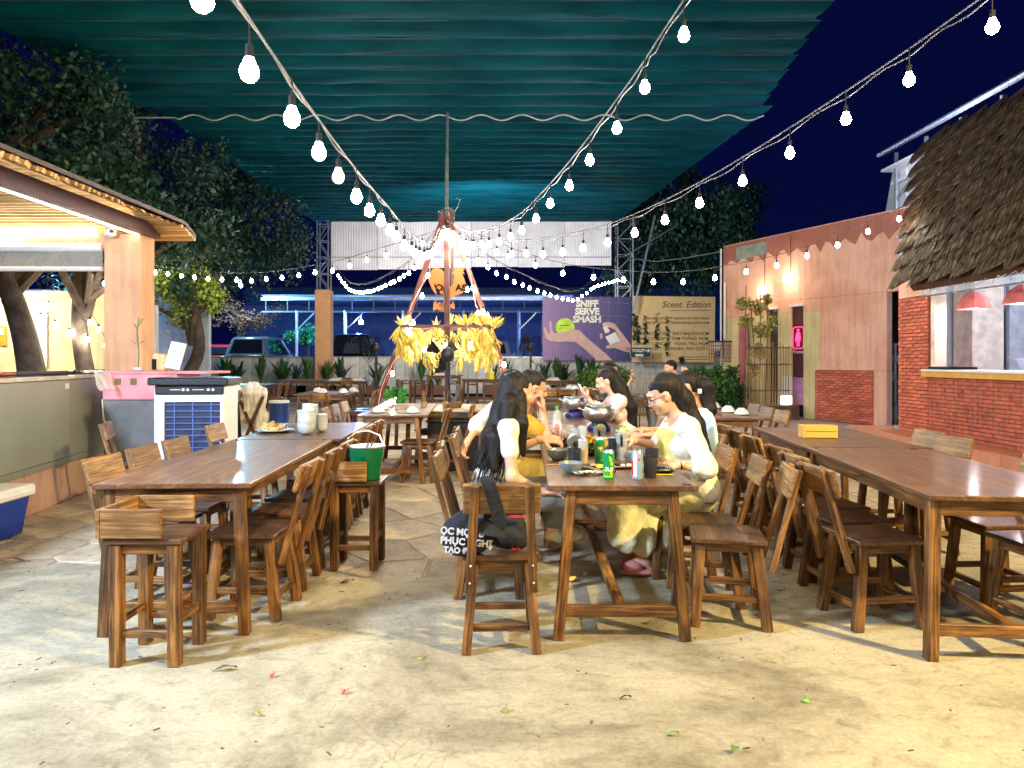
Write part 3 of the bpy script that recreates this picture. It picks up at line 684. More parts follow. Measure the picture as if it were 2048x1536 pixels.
def canopy(name, label, ys, x0f, x1f, droop, parent):
    nx = 90; vs = []; fs = []; rows = []
    for k in range(len(ys) - 1):
        for j in range(6):
            t = j / 6; y = ys[k] * (1 - t) + ys[k + 1] * t
            prof = droop * (4 * t * (1 - t)) + .03 * math.sin(t * math.pi * 2)
            rows.append((y, prof, t))
    rows.append((ys[-1], 0, 0))
    for y, pr, t in rows:
        ed = .16 * math.sin(t * math.pi)
        x0, x1 = x0f(y) + ed, x1f(y) - ed
        for i in range(nx + 1):
            s = i / nx; x = x0 + (x1 - x0) * s
            z = CZ - pr * (.85 + .3 * noise.noise((x * .5, y * 1.5, 0))) + .022 * noise.noise((x * 3.5, y * 6, 3)) * (t > 0) + .03 * noise.noise((x * .7, y * .2, 9))
            vs.append((x, y, z))
    w = nx + 1
    fs = [(i * w + j, i * w + j + 1, (i + 1) * w + j + 1, (i + 1) * w + j) for i in range(len(rows) - 1) for j in range(nx)]
    mb = MB(); mb.add(vs, fs); o = mb.build(name, M['tarp'], parent, smooth=True)
    return o
cn = thing('canopy', 'large dark teal tarpaulin canopy hung in folds over the tables, nearer section', 'canopy', (0, 0, 0))
ys = [7.6 + i * .64 for i in range(13)]
canopy('tarpaulin', '', ys, lambda y: -8.2, lambda y: 4.6 + (y - 9) * .11, .13, cn)
for y in ys:
    mb = MB(); mb.cyl((-8.2, y, CZ + .01), (4.6 + (y - 9) * .11, y, CZ + .01), .012, n=5); mb.build('support_wire', wire_m, cn)
cn2 = thing('canopy', 'far section of the teal tarpaulin canopy behind the wavy cable', 'canopy', (0, 0, 0))
ys2 = [15.30 + i * .52 for i in range(25)]
canopy('tarpaulin', '', ys2, lambda y: -7.6, lambda y: 5.45 - (y - 15.7) * .115, .11, cn2)
for y in ys2:
    mb = MB(); mb.cyl((-7.6, y, CZ + .01), (5.45 - (y - 15.7) * .115, y, CZ + .01), .010, n=5); mb.build('support_wire', wire_m, cn2)
mb = MB(); pts = []
for i in range(160):
    x = -8 + i * 13.35 / 159; pts.append((x, 15.4, CZ - .20 + (.06 * math.sin(x * 7.2) if x > -7.1 else 0)))
mb.tube(pts, .016, 6)
tag(mb.build('wavy_cable', flat('pale_cable', (.5, .5, .52), .4)), 'pale wavy cable strung across between the two canopy sections', 'cable')

# hanging white sheets and trusses at the far end
hp = thing('hanging_sheet_wall', 'row of white corrugated metal sheets hung high at the far end below the canopy', 'metal sheet', (-.8, 27.5, 5.6))
x0, x1 = -6.85, 3.78; n = 6
for k in range(n):
    a = x0 + (x1 - x0) * k / n - (-.8); b = x0 + (x1 - x0) * (k + 1) / n - (-.8) - .01; mb = MB(); zb = -.86 + rnd.uniform(-.03, .05) + k * .035; m_ = 18; vs = []; 
    for i in range(m_ * 4 + 1):
        x = a + (b - a) * i / (m_ * 4); y = (.0, .010, .010, 0)[i % 4] + .03 * (k % 2); vs += [(x, y, zb), (x, y, 1.22)]
    mb.add(vs, [(2 * i, 2 * i + 1, 2 * i + 3, 2 * i + 2) for i in range(m_ * 4)]); mb.build('corrugated_sheet', M['sheet'], hp)
for z in (-.35, 1.0): MB().box((-.1 - .8 + .1, -.02, z), (10.6, .01, .02)).build('rail', M['cable'], hp)
def truss(name, label, x, y, z0, z1, w=.42, base=True):
    t = thing(name, label, 'truss', (x, y, 0))
    mb = MB()
    for sx in (-1, 1):
        for sy in (-1, 1): MB().bar((sx * w / 2, sy * w / 2, z0), (sx * w / 2, sy * w / 2, z1), .05, .05).build('upright', M['galv'], t)
    z = z0; k = 0
    while z < z1 - .3:
        for sy in (-1, 1):
            MB().bar((-w / 2, sy * w / 2, z), (w / 2, sy * w / 2, z), .03, .03).build('rung', M['galv'], t)
            s = 1 if k % 2 else -1; MB().bar((-s * w / 2, sy * w / 2, z), (s * w / 2, sy * w / 2, z + .62), .028, .028).build('brace', M['galv'], t)
        z += .62; k += 1
    if base: MB().box((0, 0, z0 / 2), (.56, .56, z0 - .01)).build('pillar', flat('orange_pillar', (.72, .38, .18), .8, rand=0, var=.06), t, bev=.01)
    return t
truss('lattice_mast', 'steel lattice mast on an orange pillar left of the white sheets', -7.15, 27.6, 4.0, 6.95)
truss('lattice_mast', 'steel lattice mast rising behind the purple poster right of the white sheets', 4.42, 28.6, .5, 6.95, .6, False)
mb = MB(); mb.bar((4.6, 27.5, 3.2), (5.5, 27.9, 6.9), .07, .07); mb.bar((4.3, 27.4, 5.3), (6.3, 27.9, 6.5), .05, .05)
tag(mb.build('brace_pole', M['galv']), 'slanted bare steel poles beside the mast at the right end', 'pole')

# long pole from canopy to tripod
mb = MB(); mb.cyl((-1.13, 12.5, 3.86), (-1.25, 13.95, 5.23), .032, n=10); mb.cyl((-1.25, 13.95, 5.23), (-1.37, 15.4, 6.62), .026, n=8)
tag(mb.build('canopy_prop', flat('pole_paint', (.5, .52, .54), .45)), 'grey steel prop pole standing on the apex of the tripod up to the canopy', 'pole')

# ------------------------------------------------------------------ tripod with husk ring and rooster board
AP = Vector((-1.13, 12.5, 3.8))
tp = thing('steel_tripod', 'red brown steel pyramid frame carrying the light strings in the middle of the yard', 'frame', (-1.13, 12.5, 0))
for dx, dy in ((-1.42, .1), (1.42, .1), (.14, -1.3), (-.10, 1.3)):
    beam(tp, 'leg', (dx, dy, 0), (dx * .04, dy * .04, 3.8), .085, .085, M['redpole'], side=(1, 0, 0), bev=.006)
MB().box((0, 0, 3.72), (.22, .22, .3)).build('apex_plate', M['redpole'], tp, bev=.01)
mb = MB()
for i in range(9):
    a = rnd.uniform(0, 6.28); pts = [(math.cos(a + k * .9) * .14, math.sin(a + k * .9) * .14, 3.78 + .05 * math.sin(k * 1.7 + i) + .02 * k) for k in range(8)]; mb.tube(pts, .009, 4)
mb.tube([(.1, 0, 3.85), (.2, -.05, 3.98), (.24, -.05, 4.1), (.18, -.05, 4.13)], .008, 4); mb.build('tangled_wire', M['cable'], tp)
for s in (-1, 1):
    mb = MB(); pts = []
    for k in range(26):
        t = k / 25; x = s * 1.42 * (1 - t * .96); pts.append((x + s * -.05 + .05 * math.sin(t * 19), -.04 + .06 * math.cos(t * 23), 3.75 * t + .05))
    mb.tube(pts, .009, 5); mb.build('rope_cable', flat('pink_rope_light', (.45, .20, .16), .4, rand=0) if s < 0 else bpy.data.materials['pink_rope_light'], tp)
MB().bar((0, 1.3, 3.0), (0, -1.3, 3.0), .04, .04)
ring = thing('husk_ring', 'square hanging rack thick with dried yellow corn husks and cobs, around the tripod', 'corn garland', (-1.10, 12.4, 1.90))
for a, b in (((-.72, -.6), (.72, -.6)), ((.72, -.6), (.72, .6)), ((.72, .6), (-.72, .6)), ((-.72, .6), (-.72, -.6))):
    beam(ring, 'rail', (*a, 0), (*b, 0), .05, .05, M['redpole'])
def husk_mesh(seed):
    r = random.Random(seed); mb = MB(); L = r.uniform(.16, .27)
    mb.cur = 1; mb.lathe([(.002, 0), (.022, -.03), (.026, -L * .5), (.018, -L * .8), (.003, -L * .92)], (0, 0, -.05), 7)
    mb.cur = 0
    for i in range(8):
        a = i * .785 + r.uniform(-.3, .3); w = r.uniform(.014, .026); l = L * r.uniform(.7, 1.25); o = r.uniform(.02, .07); c, s = math.cos(a), math.sin(a)
        p = [(0, 0, 0), (c * .028 + o * c * .3, s * .028 + o * s * .3, -l * .45), (c * (.03 + o), s * (.03 + o), -l)]
        vs = []; 
        for (x, y, z), ww in zip(p, (w * .4, w, w * .2)): vs += [(x - s * ww, y + c * ww, z), (x + s * ww, y - c * ww, z)]
        mb.add(vs, [(0, 1, 3, 2), (2, 3, 5, 4)])
    return mb.mesh('corn_husk', [M['husk'], M['corn']])
hm = [husk_mesh(i) for i in range(5)]
for k in range(230):
    s = rnd.random() * 4; e = int(s); f = s - e; x, y = [(-.72 + 1.44 * f, -.6), (.72, -.6 + 1.2 * f), (.72 - 1.44 * f, .6), (-.72, .6 - 1.2 * f)][e]
    o = link('corn_husk', hm[rnd.randrange(5)], ring); o.location = (x + rnd.uniform(-.06, .06), y + rnd.uniform(-.06, .06), .04 - rnd.random() ** 1.2 * .42)
    o.rotation_euler = (rnd.uniform(-.5, .5), rnd.uniform(-.5, .5), rnd.uniform(0, 6.3)); 
    if rnd.random() < .10: o.rotation_euler.x += 2.6; o.location.z = .0
for k in range(8):
    o = link('corn_husk', hm[k % 5], ring); o.location = (rnd.uniform(-.3, .9), -.62, -.45); o.scale = (1.1, 1.1, 1.1)

rb = thing('rooster_board', 'orange rooster shaped board seen from behind with mirrored lettering on the tripod', 'sign', (-1.02, 12.1, 2.72))
k_ = 0.00069 * 12.1 / 1.0   # metres per px at that distance (2048 px frame)
def rp_(x, y): return ((x - 905) * 12.1 / F * 1.0, -(y - 600) * 12.1 / F)
z00 = (YH - 600) * 12.1 / F + H - 2.72
tail = [(878, 592), (867, 578), (861, 562), (860, 551), (866, 556), (863, 545), (869, 538), (878, 536), (887, 539), (893, 546), (897, 556), (900, 568), (905, 574), (911, 566), (912, 552), (907, 545), (913, 541), (908, 538), (917, 537), (914, 534), (922, 536), (925, 533), (928, 537), (933, 538), (929, 542), (933, 548), (927, 547), (931, 556), (935, 568), (934, 578), (928, 586), (918, 590), (911, 592), (905, 600), (899, 596), (889, 593), (884, 587), (878, 575), (872, 566), (872, 573), (876, 584)]
poly = [(p[0], p[1] + z00) for p in (rp_(*q) for q in tail)]
mb = MB(); mb.prism(poly, -.012, .012); mb.build('rooster_shape', M['orange'], rb)
foot = [(870, 622), (870, 606), (875, 601), (877, 608), (883, 604), (886, 610), (893, 600), (897, 590), (899, 600), (905, 610), (909, 602), (913, 610), (912, 618), (905, 616), (901, 622), (893, 624), (884, 622), (877, 618)]
poly = [(p[0], p[1] + z00) for p in (rp_(*q) for q in foot)]
mb = MB(); mb.prism(poly, -.012, .012); mb.build('claw_shape', M['orange'], rb)
mb = MB(); mb.bar((0.02, .02, -.3), (.02, .02, .5), .05, .03); mb.build('back_bar', M['redpole'], rb)
for s, x in (('BA', .265), ('AC', -.03)):
    o = link('lettering', text_mesh('lettering', s, .15, flat('sign_black', (.004, .003, .003), .8, spec=.1), .003, bold=.006), rb, None); o.rotation_euler = (R(90), 0, 0); o.scale = (-1, 1, 1); o.location = (x, -.016, z00 + .155)
mb = MB()
for x0_ in (-.22, -.12, .0): mb.bar((x0_, -.014, z00 - .12), (x0_ + .05, -.014, z00 - .05), .012, .004); mb.bar((x0_ + .05, -.014, z00 - .05), (x0_ + .07, -.014, z00 - .12), .012, .004)
mb.build('claw_marks', M['black'], rb)

# ------------------------------------------------------------------ light strings
bulb_me = MB().lathe([(.001, -.036), (.015, -.032), (.027, -.021), (.034, -.003), (.031, .015), (.022, .031), (.016, .050)], (0, 0, 0), 10).mesh('bulb', M['bulb'], smooth=True)
bulb_dim = MB().lathe([(.001, -.036), (.015, -.032), (.027, -.021), (.034, -.003), (.031, .015), (.022, .031), (.016, .050)], (0, 0, 0), 10).mesh('bulb', M['bulbdim'], smooth=True)
sock_me = MB().cyl((0, 0, .05), (0, 0, .095), .015, n=8).mesh('socket', M['socket'])
def light_string(label, bpts, step=.5, drop=.2, start=None, cable_r=.006, dim=(), double=True, swing=.4, wr=.004):
    """bpts: curve through the bulbs; the cable hangs `drop` above it"""
    t = thing('light_string', label, 'string lights', tuple(bpts[0]), group='strings of light bulbs')
    o0 = Vector(bpts[0]); full, bl = catmull(bpts, step)
    top = [p + Vector((0, 0, drop)) - o0 for p in full]
    mb = MB(); mb.tube(top, cable_r, 6)
    if double: mb.tube([p + Vector((.012, 0, -.028 + .014 * math.sin(i * 1.3))) for i, p in enumerate(top)], cable_r * .8, 5)
    mb.build('cable', M['cable'], t)
    for i, p in enumerate(bl):
        if start and i < start: continue
        o = link('bulb', bulb_dim if i in dim else bulb_me, t); o.location = p - o0 + Vector((rnd.uniform(-.012, .012), rnd.uniform(-.012, .012), rnd.uniform(-.012, .012)))
        s = link('socket', sock_me, o)
        w = MB(); L = drop - .1
        if L > .02:
            key = ('w', round(L, 2))
            if key not in _bc: _bc[key] = MB().cyl((0, 0, .10), (0, 0, .10 + round(L, 2)), wr, n=5).mesh('drop_wire', M['socket'])
            link('drop_wire', _bc[key], o)
    return t
light_string('string of bulbs from the tripod apex straight overhead toward the upper left corner', [(-1.13, 12.3, 3.5), (-1.09, 11, 3.16), (-1.03, 9, 2.64), (-.98, 7, 2.40), (-.96, 5.75, 2.37), (-.93, 4, 2.32), (-.90, 2.15, 2.38), (-.86, .2, 2.62), (-.82, -2.4, 3.2)], .45, .17, dim=(19,))
light_string('string of bulbs from the tripod apex rising to the top edge right of centre', [(-1.10, 12.2, 3.5), (-.74, 11, 3.12), (-.34, 9.5, 2.86), (.05, 7.96, 2.73), (.31, 6.95, 2.78), (.57, 5.94, 2.90), (.84, 4.93, 3.10), (.97, 4.43, 3.23), (1.5, 2.4, 3.75), (2.1, 0, 4.3)], .52, .2)
light_string('long string of bulbs from the tripod apex sweeping to the upper right corner', [(-1.08, 12.2, 3.5), (-.5, 11.1, 3.05), (.01, 9.94, 2.8), (.43, 9.0, 2.67), (1.05, 7.6, 2.59), (1.67, 6.22, 2.71), (2.3, 4.82, 2.99), (2.71, 3.89, 3.23), (3.3, 2.6, 3.6), (4.4, 0, 4.3)], .51, .2)
light_string('string of bulbs from the tripod to the pink wall and the thatched roof', [(-1.0, 12.4, 3.5), (.23, 12.32, 3.0), (1.22, 12.19, 2.75), (2.7, 12.0, 2.64), (4.2, 11.8, 2.86), (5.19, 11.67, 3.18), (6.3, 11.5, 3.66)], .5, .17, double=False)
light_string('string of bulbs from the tripod past the orange pillar to the tree at left', [(-1.2, 12.5, 3.45), (-2.39, 13.15, 3.22), (-3.6, 13.77, 3.02), (-5.5, 14.76, 2.96), (-7.9, 16, 3.28), (-9.0, 16.6, 3.5)], .42, .16, double=False)
light_string('dense swag of bulbs sagging between the tripod and the left lattice mast', [(-1.25, 12.7, 3.5), (-1.9, 14.4, 3.22), (-2.43, 15.9, 3.15), (-3.88, 19.7, 3.2), (-5.2, 23.2, 3.6), (-6.3, 26.0, 4.45)], .52, .26)
light_string('dense swag of bulbs sagging between the tripod and the right lattice mast', [(-.95, 12.8, 3.45), (-.25, 14.9, 3.1), (1.58, 19.8, 2.98), (2.57, 22.5, 3.6), (3.9, 26.2, 4.25)], .52, .26)
light_string('short string of bulbs low behind the hut near the cream wall', [(-8.6, 12.0, 2.3), (-7.8, 12.2, 2.25), (-7.3, 12.3, 2.38), (-6.9, 12.0, 2.55), (-6.2, 11.8, 2.7)], .42, .12, double=False)
light_string('lower string of bulbs behind the hut between the two trunks', [(-7.8, 12.0, 2.05), (-7.2, 11.9, 1.75), (-7.0, 12.0, 1.7), (-6.9, 11.9, 2.0), (-6.6, 11.8, 1.55), (-6.6, 11.8, 1.36)], .3, .1, double=False)
# bulbs tied along the tripod legs, plus extra ones added to brighten the husks
tl = thing('light_string', 'bulbs tied up and down the two outer legs of the red brown tripod, plus added ones that brighten the husk ring', 'string lights', (-1.13, 12.4, 3.6), group='strings of light bulbs')
leg_and_fill_bulbs = [(862, 505, 12.3), (856, 552, 12.3), (844, 593, 12.3), (826, 646, 12.3), (803, 697, 12.2), (815, 697, 12.2), (830, 690, 12.2), (785, 748, 12.2), (822, 652, 12.2), (935, 523, 12.3), (934, 580, 12.2), (946, 577, 12.3), (956, 628, 12.2), (966, 625, 12.3), (969, 697, 12.2), (1008, 730, 12.2), (850, 700, 12.6), (900, 702, 12.6), (925, 705, 12.5), (940, 690, 12.4), (868, 697, 11.6), (891, 692, 11.6), (864, 700, 12.9), (950, 705, 12.8), (792, 801, 11.9), (905, 485, 12.1), (925, 495, 12.2)]
for px, py, d in leg_and_fill_bulbs:
    o = link('bulb', bulb_me, tl); o.location = P(px, py, d) - Vector(tl.location); link('socket', sock_me, o)
thin = MB(); thin.tube([(7.3 * 0 + 4.4, 27.5, 5.2), (5.0, 25, 4.75), (5.3, 22, 4.45), (5.63, 19.3, 4.25)], .018, 5)
tag(thin.build('overhead_cable', M['cable']), 'thick pale cable sagging from the right mast to the corner of the pink wall', 'cable')

# ------------------------------------------------------------------ hut at left
ht = thing('bamboo_hut', 'open serving hut with peach pillar, bamboo lined roof and grey green counter', 'hut', (-4.45, 8.3, 0))
def hp_(name, mb, mat, label=None, **k): return dpart2(ht, name, mb, mat, label, **k)
def dpart2(parent, name, mb, mat, label=None, **k):
    o = mb.build(name, mat, parent, **k); o.matrix_parent_inverse = Matrix.Translation(-Vector(parent.location))
    if label: o['label'] = label
    return o
hp_('pillar', MB().box((-4.465, 8.47, 1.4), (.43, .32, 2.8)), M['peach'], bev=.012)
# roof: eave runs along y at x = EX, plane rises towards -x
sl = math.tan(R(20)); EX, EZ, YE = -3.85, 2.90, 8.47
def rz_(x): return EZ + (EX - x) * sl
slat_me = MB().cyl((0, 0, 0), (-3.2, 0, 3.2 * sl), .026, n=7).mesh('slat', flat('bamboo', (.62, .38, .13), .45, var=.35, scale=9, rand=.3, bump=.2))
for i in range(100):
    y = YE - .06 - i * .054; o = link('slat', slat_me, ht); o.matrix_parent_inverse = Matrix.Translation(-Vector(ht.location)); k_ = min(1.0, (YE + .1 - y) / 3.2)
    o.location = (EX + rnd.uniform(-.03, .03), y, rz_(EX) + rnd.uniform(-.004, .004)); o.rotation_euler = (0, rnd.uniform(-.003, .003), rnd.uniform(-.008, .008)); o.scale = (k_, rnd.uniform(.8, 1.1), k_)
slat2 = MB().cyl((0, 0, 0), (-1, 0, 0), .026, n=7).mesh('slat', bpy.data.materials['bamboo'])
for i in range(56):
    y = YE + .26 - i * .056; x0_ = EX - max(0, YE - y); L_ = x0_ + 7.9
    if L_ < .3: break
    o = link('slat', slat2, ht); o.matrix_parent_inverse = Matrix.Translation(-Vector(ht.location)); o.location = (x0_ + .03, y, EZ + (YE - y) * sl + rnd.uniform(-.004, .004)); o.scale = (L_, 1, 1); o.rotation_euler = (0, rnd.uniform(-.003, .003), rnd.uniform(-.003, .003))
def cover(poly):
    mb = MB(); n_ = len(poly); mb.add([(a, b, c + .035) for a, b, c in poly] + [(a, b, c + .075) for a, b, c in poly], [tuple(range(n_)), tuple(range(2 * n_ - 1, n_ - 1, -1))] + [(q, (q + 1) % n_, n_ + (q + 1) % n_, n_ + q) for q in range(n_)]); return mb
xr = EX - 3.3; zr_ = rz_(xr); cm_ = flat('grey_roof_sheet', (.10, .07, .07), .5)
hp_('roof_cover', cover([(EX + .03, 2.6, EZ), (EX + .03, YE, EZ), (xr, YE - 3.3, zr_), (xr, 2.6, zr_)]), cm_)
hp_('roof_cover', cover([(EX + .03, YE + .3, EZ - .3 * sl), (-8.0, YE + .3, EZ - .3 * sl), (-8.0, YE - 3.3, zr_), (xr, YE - 3.3, zr_), (EX + .03, YE, EZ)]), cm_)
hp_('rafter', MB().box((-4.22, 5.6, 2.865), (.10, 6.0, .15)), flat('dark_brown_steel', (.07, .025, .03), .45))
hp_('wall_plate', MB().box((-6.3, 8.47, 2.72), (3.25, .2, .16)), M['peach'])
hp_('led_strip', MB().box((-6.35, 8.35, 2.83), (3.1, .04, .05)), M['led'])
hp_('led_strip', MB().box((-4.30, 5.6, 2.80), (.03, 5.6, .03)), M['led'])
lamp('hut_strip_and_wall_fill', 'AREA', (-5.6, 9.0, 2.6), 40, (1, .74, .36), 1.2, (-5.6, 9.4, 5)); lamp('hut_strip_and_wall_fill', 'AREA', (-5.9, 8.9, 2.7), 32, (1, .84, .60), 1.0, (-5.3, 8.6, 0))
cam_ = thing('wall_sensor', 'small white round sensor on top of the peach pillar', 'sensor', (-4.55, 8.22, 2.80))
mb = MB(); mb.lathe([(.02, -.06), (.055, -.04), (.06, .02), (.03, .055)], (0, 0, 0), 12); mb.build('housing', M['white'], cam_); MB().box((0, .05, .03), (.03, .06, .03)).build('bracket', M['white'], cam_)
mb = MB(); mb.cyl((.03, -.045, 0), (.045, -.06, 0), .02, n=8); mb.build('lens', M['black'], cam_)
lamp('hut_strip_and_wall_fill', 'AREA', (-9.3, 12.5, 2.55), 60, (1, .80, .45), .8, (-9.3, 13.6, .8))  # added fill brightening the cream wall, not one of the hut's strips
# blinds
for zt, h_, lb in ((2.62, .10, 'upper'), (2.32, .06, 'lower')): pass
bl = thing('roller_blind', 'clear plastic roller blind with white tubes across the top of the hut opening', 'blind', (-6.4, 8.36, 2.6))
MB().cyl((-1.7, 0, .05), (1.68, 0, .05), .045, n=10).build('tube', M['white'], bl); MB().cyl((-1.7, 0, -.20), (1.68, 0, -.20), .028, n=8).build('bottom_tube', M['white'], bl)
MB().box((0, 0, -.08), (3.36, .004, .22)).build('plastic_sheet', glass('blind_pvc', (.55, .55, .5), .3, .1), bl)
# counter
def cx_(y): return -4.15 - (y - 5.9) * .16
ct = thing('hut_counter', 'long grey green panelled counter of the hut on a peach plinth', 'counter', (-4.3, 6.5, 0))
mb = MB(); ya, yb = 3.2, 8.05
def quadbox(mb, ya, yb, z0, z1, off=0, t=.5):
    a = cx_(ya) + off; b = cx_(yb) + off
    mb.add([(a, ya, z0), (b, yb, z0), (b - t, yb, z0), (a - t, ya, z0), (a, ya, z1), (b, yb, z1), (b - t, yb, z1), (a - t, ya, z1)], [(0, 1, 5, 4), (1, 2, 6, 5), (2, 3, 7, 6), (3, 0, 4, 7), (4, 5, 6, 7), (3, 2, 1, 0)]); return mb
M['panel'] = flat('grey_green_laminate', (.27, .29, .24), .38, var=.06, scale=1.5, bump=.03)
dpart2(ct, 'plinth', quadbox(MB(), 3.0, 8.2, 0, .36, .02), M['peachdim'])
for a, b in ((3.0, 4.9), (4.91, 7.02), (7.03, 8.2)): dpart2(ct, 'panel', quadbox(MB(), a, b, .42, 1.16, .05, .05), M['panel'], bev=.003)
dpart2(ct, 'skirting', quadbox(MB(), 3.0, 8.2, .365, .415, .045, .05), M['panel'])
dpart2(ct, 'core', quadbox(MB(), 3.0, 8.19, .37, 1.15, -.01, .5), M['concrete_grey'])
dpart2(ct, 'counter_top', quadbox(MB(), 2.98, 8.22, 1.165, 1.20, .07, .75), flat('light_stone_top', (.55, .52, .42), .25, coat=.2), bev=.004)
for y in (5.3, 6.95): dpart2(ct, 'label_tag', MB().box((cx_(y) + .053, y, 1.10), (.004, .06, .05)), M['white'])
t = thing('notice', 'orange brown notice hanging on the front of the grey green counter', 'notice', (cx_(4.95) + .055, 5.0, .96)); MB().box((0, 0, 0), (.004, .42, .30)).build('sheet', flat('orange_card', (.42, .12, .04), .6), t)
# trays and papers on the counter
for i, (y, xo, lb, mm, sz) in enumerate(((5.6, -.25, 'flat reddish wooden tray at the near end of the hut counter', flat('red_wood_tray', (.30, .09, .05), .4), (.35, 1.0, .03)), (6.6, -.30, 'round edged black tray in the middle of the hut counter', M['black'], (.5, .9, .025)), (7.75, -.25, 'small black tray at the far end of the hut counter', M['black'], (.38, .55, .03)))):
    t = thing('tray', lb, 'tray', (cx_(y) + xo, y, 1.2)); MB().box((0, 0, sz[2] / 2), sz).build('base', mm, t, bev=.005); MB().box((sz[0] / 2 - .01, 0, .03), (.02, sz[1], .035)).build('rim', mm, t)
t = thing('plastic_wrap', 'crumpled clear plastic wrap spilling over the edge of the hut counter', 'plastic wrap', (cx_(7.2), 7.2, 1.2)); mb = MB(); vs = []; fs = []
for i in range(14):
    for j in range(7):
        u = i / 13; x = .30 - .35 + u * .42; z = .03 - max(0, u - .80) * .9; vs.append((x + rnd.uniform(-.012, .012), j * .045 - .4 * u + .2 + rnd.uniform(-.01, .01), z + rnd.uniform(-.012, .02)))
for i in range(13):
    for j in range(6): fs.append((i * 7 + j, i * 7 + j + 1, (i + 1) * 7 + j + 1, (i + 1) * 7 + j))
mb.add(vs, fs); mb.build('wrap', glass('wrap_film', (.8, .78, .75), .55, .2), t)
t = thing('white_bowl', 'white bowl heaped with napkins at the near left end of the hut counter', 'bowl', (-4.75, 6.3, 1.2)); mb = MB(); mb.lathe([(.05, 0), (.10, .02), (.16, .09), (.15, .09), (.06, .02)], n=14); mb.build('bowl_body', M['bowl'], t); mb = MB(); mb.ball((0, 0, .08), .11, 1, 1, .5); mb.build('napkins', M['white'], t)

# pink and grey cashier box
t = thing('cashier_counter', 'small counter with pink top band over grey body beside the peach pillar', 'counter', (-3.78, 7.62, 0))
MB().box((0, 0, .47), (.74, .5, .94)).build('body', flat('grey_render', (.17, .165, .16), .7), t); mb = MB(); mb.box((.0, .02, 1.075), (.76, .56, .26)); mb.build('pink_band', flat('pink_paint', (.75, .27, .30), .55), t, bev=.008)
MB().box((.16, .05, 1.22), (1.05, .62, .025)).build('pink_top', bpy.data.materials['pink_paint'], t, bev=.006)
for x in (-.22, -.06): MB().box((x, -.264, 1.13), (.065, .006, .065)).build('qr_plate', flat('olive_plate', (.18, .12, .03), .5) if x < -.1 else bpy.data.materials['olive_plate'], t, bev=.003)
MB().box((.24, -.255, .38), (.14, .01, .035)).build('slot', M['black'], t)
mb = MB(); mb.tube([(-.38, -.26, .95), (-.36, -.27, .75), (-.28, -.27, .55), (-.18, -.28, .3), (-.02, -.30, .1), (.05, -.3, .02)], .008, 5); mb.build('power_cord', M['white'], t)
t = thing('meter_box', 'thin beige fuse box on the wall strip between counter and cashier box', 'box', (-4.22, 7.95, .82)); MB().box((0, 0, 0), (.13, .1, .36)).build('housing', flat('beige_box', (.45, .42, .34), .6), t, bev=.01); MB().box((0, 0, .2), (.16, .12, .03)).build('lid', M['white'], t, bev=.004)
t = thing('potted_sprout', 'thin bamboo sprout in a small dish on the cashier counter', 'plant', (-3.92, 7.6, 1.235)); mb = MB(); mb.tube([(0, 0, 0), (.01, 0, .2), (-.01, 0, .4), (.01, 0, .56)], .006, 5); mb.build('stem', M['leafl'], t)
mb = MB(); mb.lathe([(.03, 0), (.05, .01), (.06, .04), (.05, .04)], n=10); mb.build('dish', M['bowl'], t)
for z, a in ((.28, .4), (.27, 2.7), (.46, .9), (.42, 2.2), (.52, .3)):
    mb = MB(); c, s = math.cos(a), math.sin(a); mb.add([(0, 0, z), (c * .05, -.015, z + s * .07), (c * .10, 0, z + s * .11), (c * .05, .015, z + s * .07)], [(0, 1, 2, 3)]); mb.build('leaf', M['leafl'], t)
t = thing('pos_terminal', 'cream payment terminal with glowing screen on the cashier counter', 'terminal', (-3.52, 7.5, 1.235)); t.rotation_euler.z = R(-8)
MB().box((-.12, 0, .09), (.13, .12, .18)).build('printer', flat('cream_plastic', (.80, .62, .30), .5), t, bev=.02); MB().box((-.155, -.062, .07), (.05, .006, .11)).build('slot_panel', M['black'], t)
mb = MB(); Mx = Euler((R(-12), R(10), R(0))).to_matrix(); mb.box((.06, -.03, .16), (.17, .02, .28), Mx); mb.build('screen_frame', M['white'], t, bev=.004)
mb = MB(); mb.box((.06, -.043, .165), (.145, .004, .235), Mx); mb.build('screen', emit('tablet_screen', (.45, .65, .95), .9), t)
mb = MB()
for r_ in range(6):
    for c_ in range(5): v = Mx @ Vector((-.05 + c_ * .024, 0, .08 - r_ * .032)); mb.box(Vector((.06, -.047, .165)) + v, (.014, .002, .008), Mx)
mb.build('menu_rows', M['black'], t)

# air cooler
t = thing('air_cooler', 'tall white evaporative air cooler with blue slatted grille by the hut', 'air cooler', (-2.95, 6.75, 0), R(6))
MB().box((0, .06, .56), (.64, .40, 1.12)).build('body', M['white'], t, bev=.02); mb = MB(); mb.box((0, .03, 1.155), (.70, .48, .07)); mb.build('top_panel', M['black'], t, bev=.01)
MB().box((.0, -.15, 1.08), (.60, .03, .09)).build('control_panel', M['black'], t, bev=.01)
for x in (-.05, -.01, .17, .21): MB().cyl((x, -.166, 1.08), (x, -.175, 1.08), .012, n=8).build('knob', M['white'], t)
mb = MB(); mb.box((-.12, -.168, 1.08), (.09, .004, .006)); mb.box((.08, -.168, 1.08), (.1, .004, .006)); mb.build('panel_print', M['white'], t)
MB().box((0.03, -.142, .58), (.50, .02, .80)).build('grille_recess', flat('navy_recess', (.008, .014, .06), .5), t)
for z in (.175, .985): MB().box((.03, -.16, z), (.52, .03, .03)).build('grille_frame', M['white'], t)
for x in (-.23, .29): MB().box((x, -.16, .58), (.03, .03, .84)).build('grille_frame', M['white'], t)
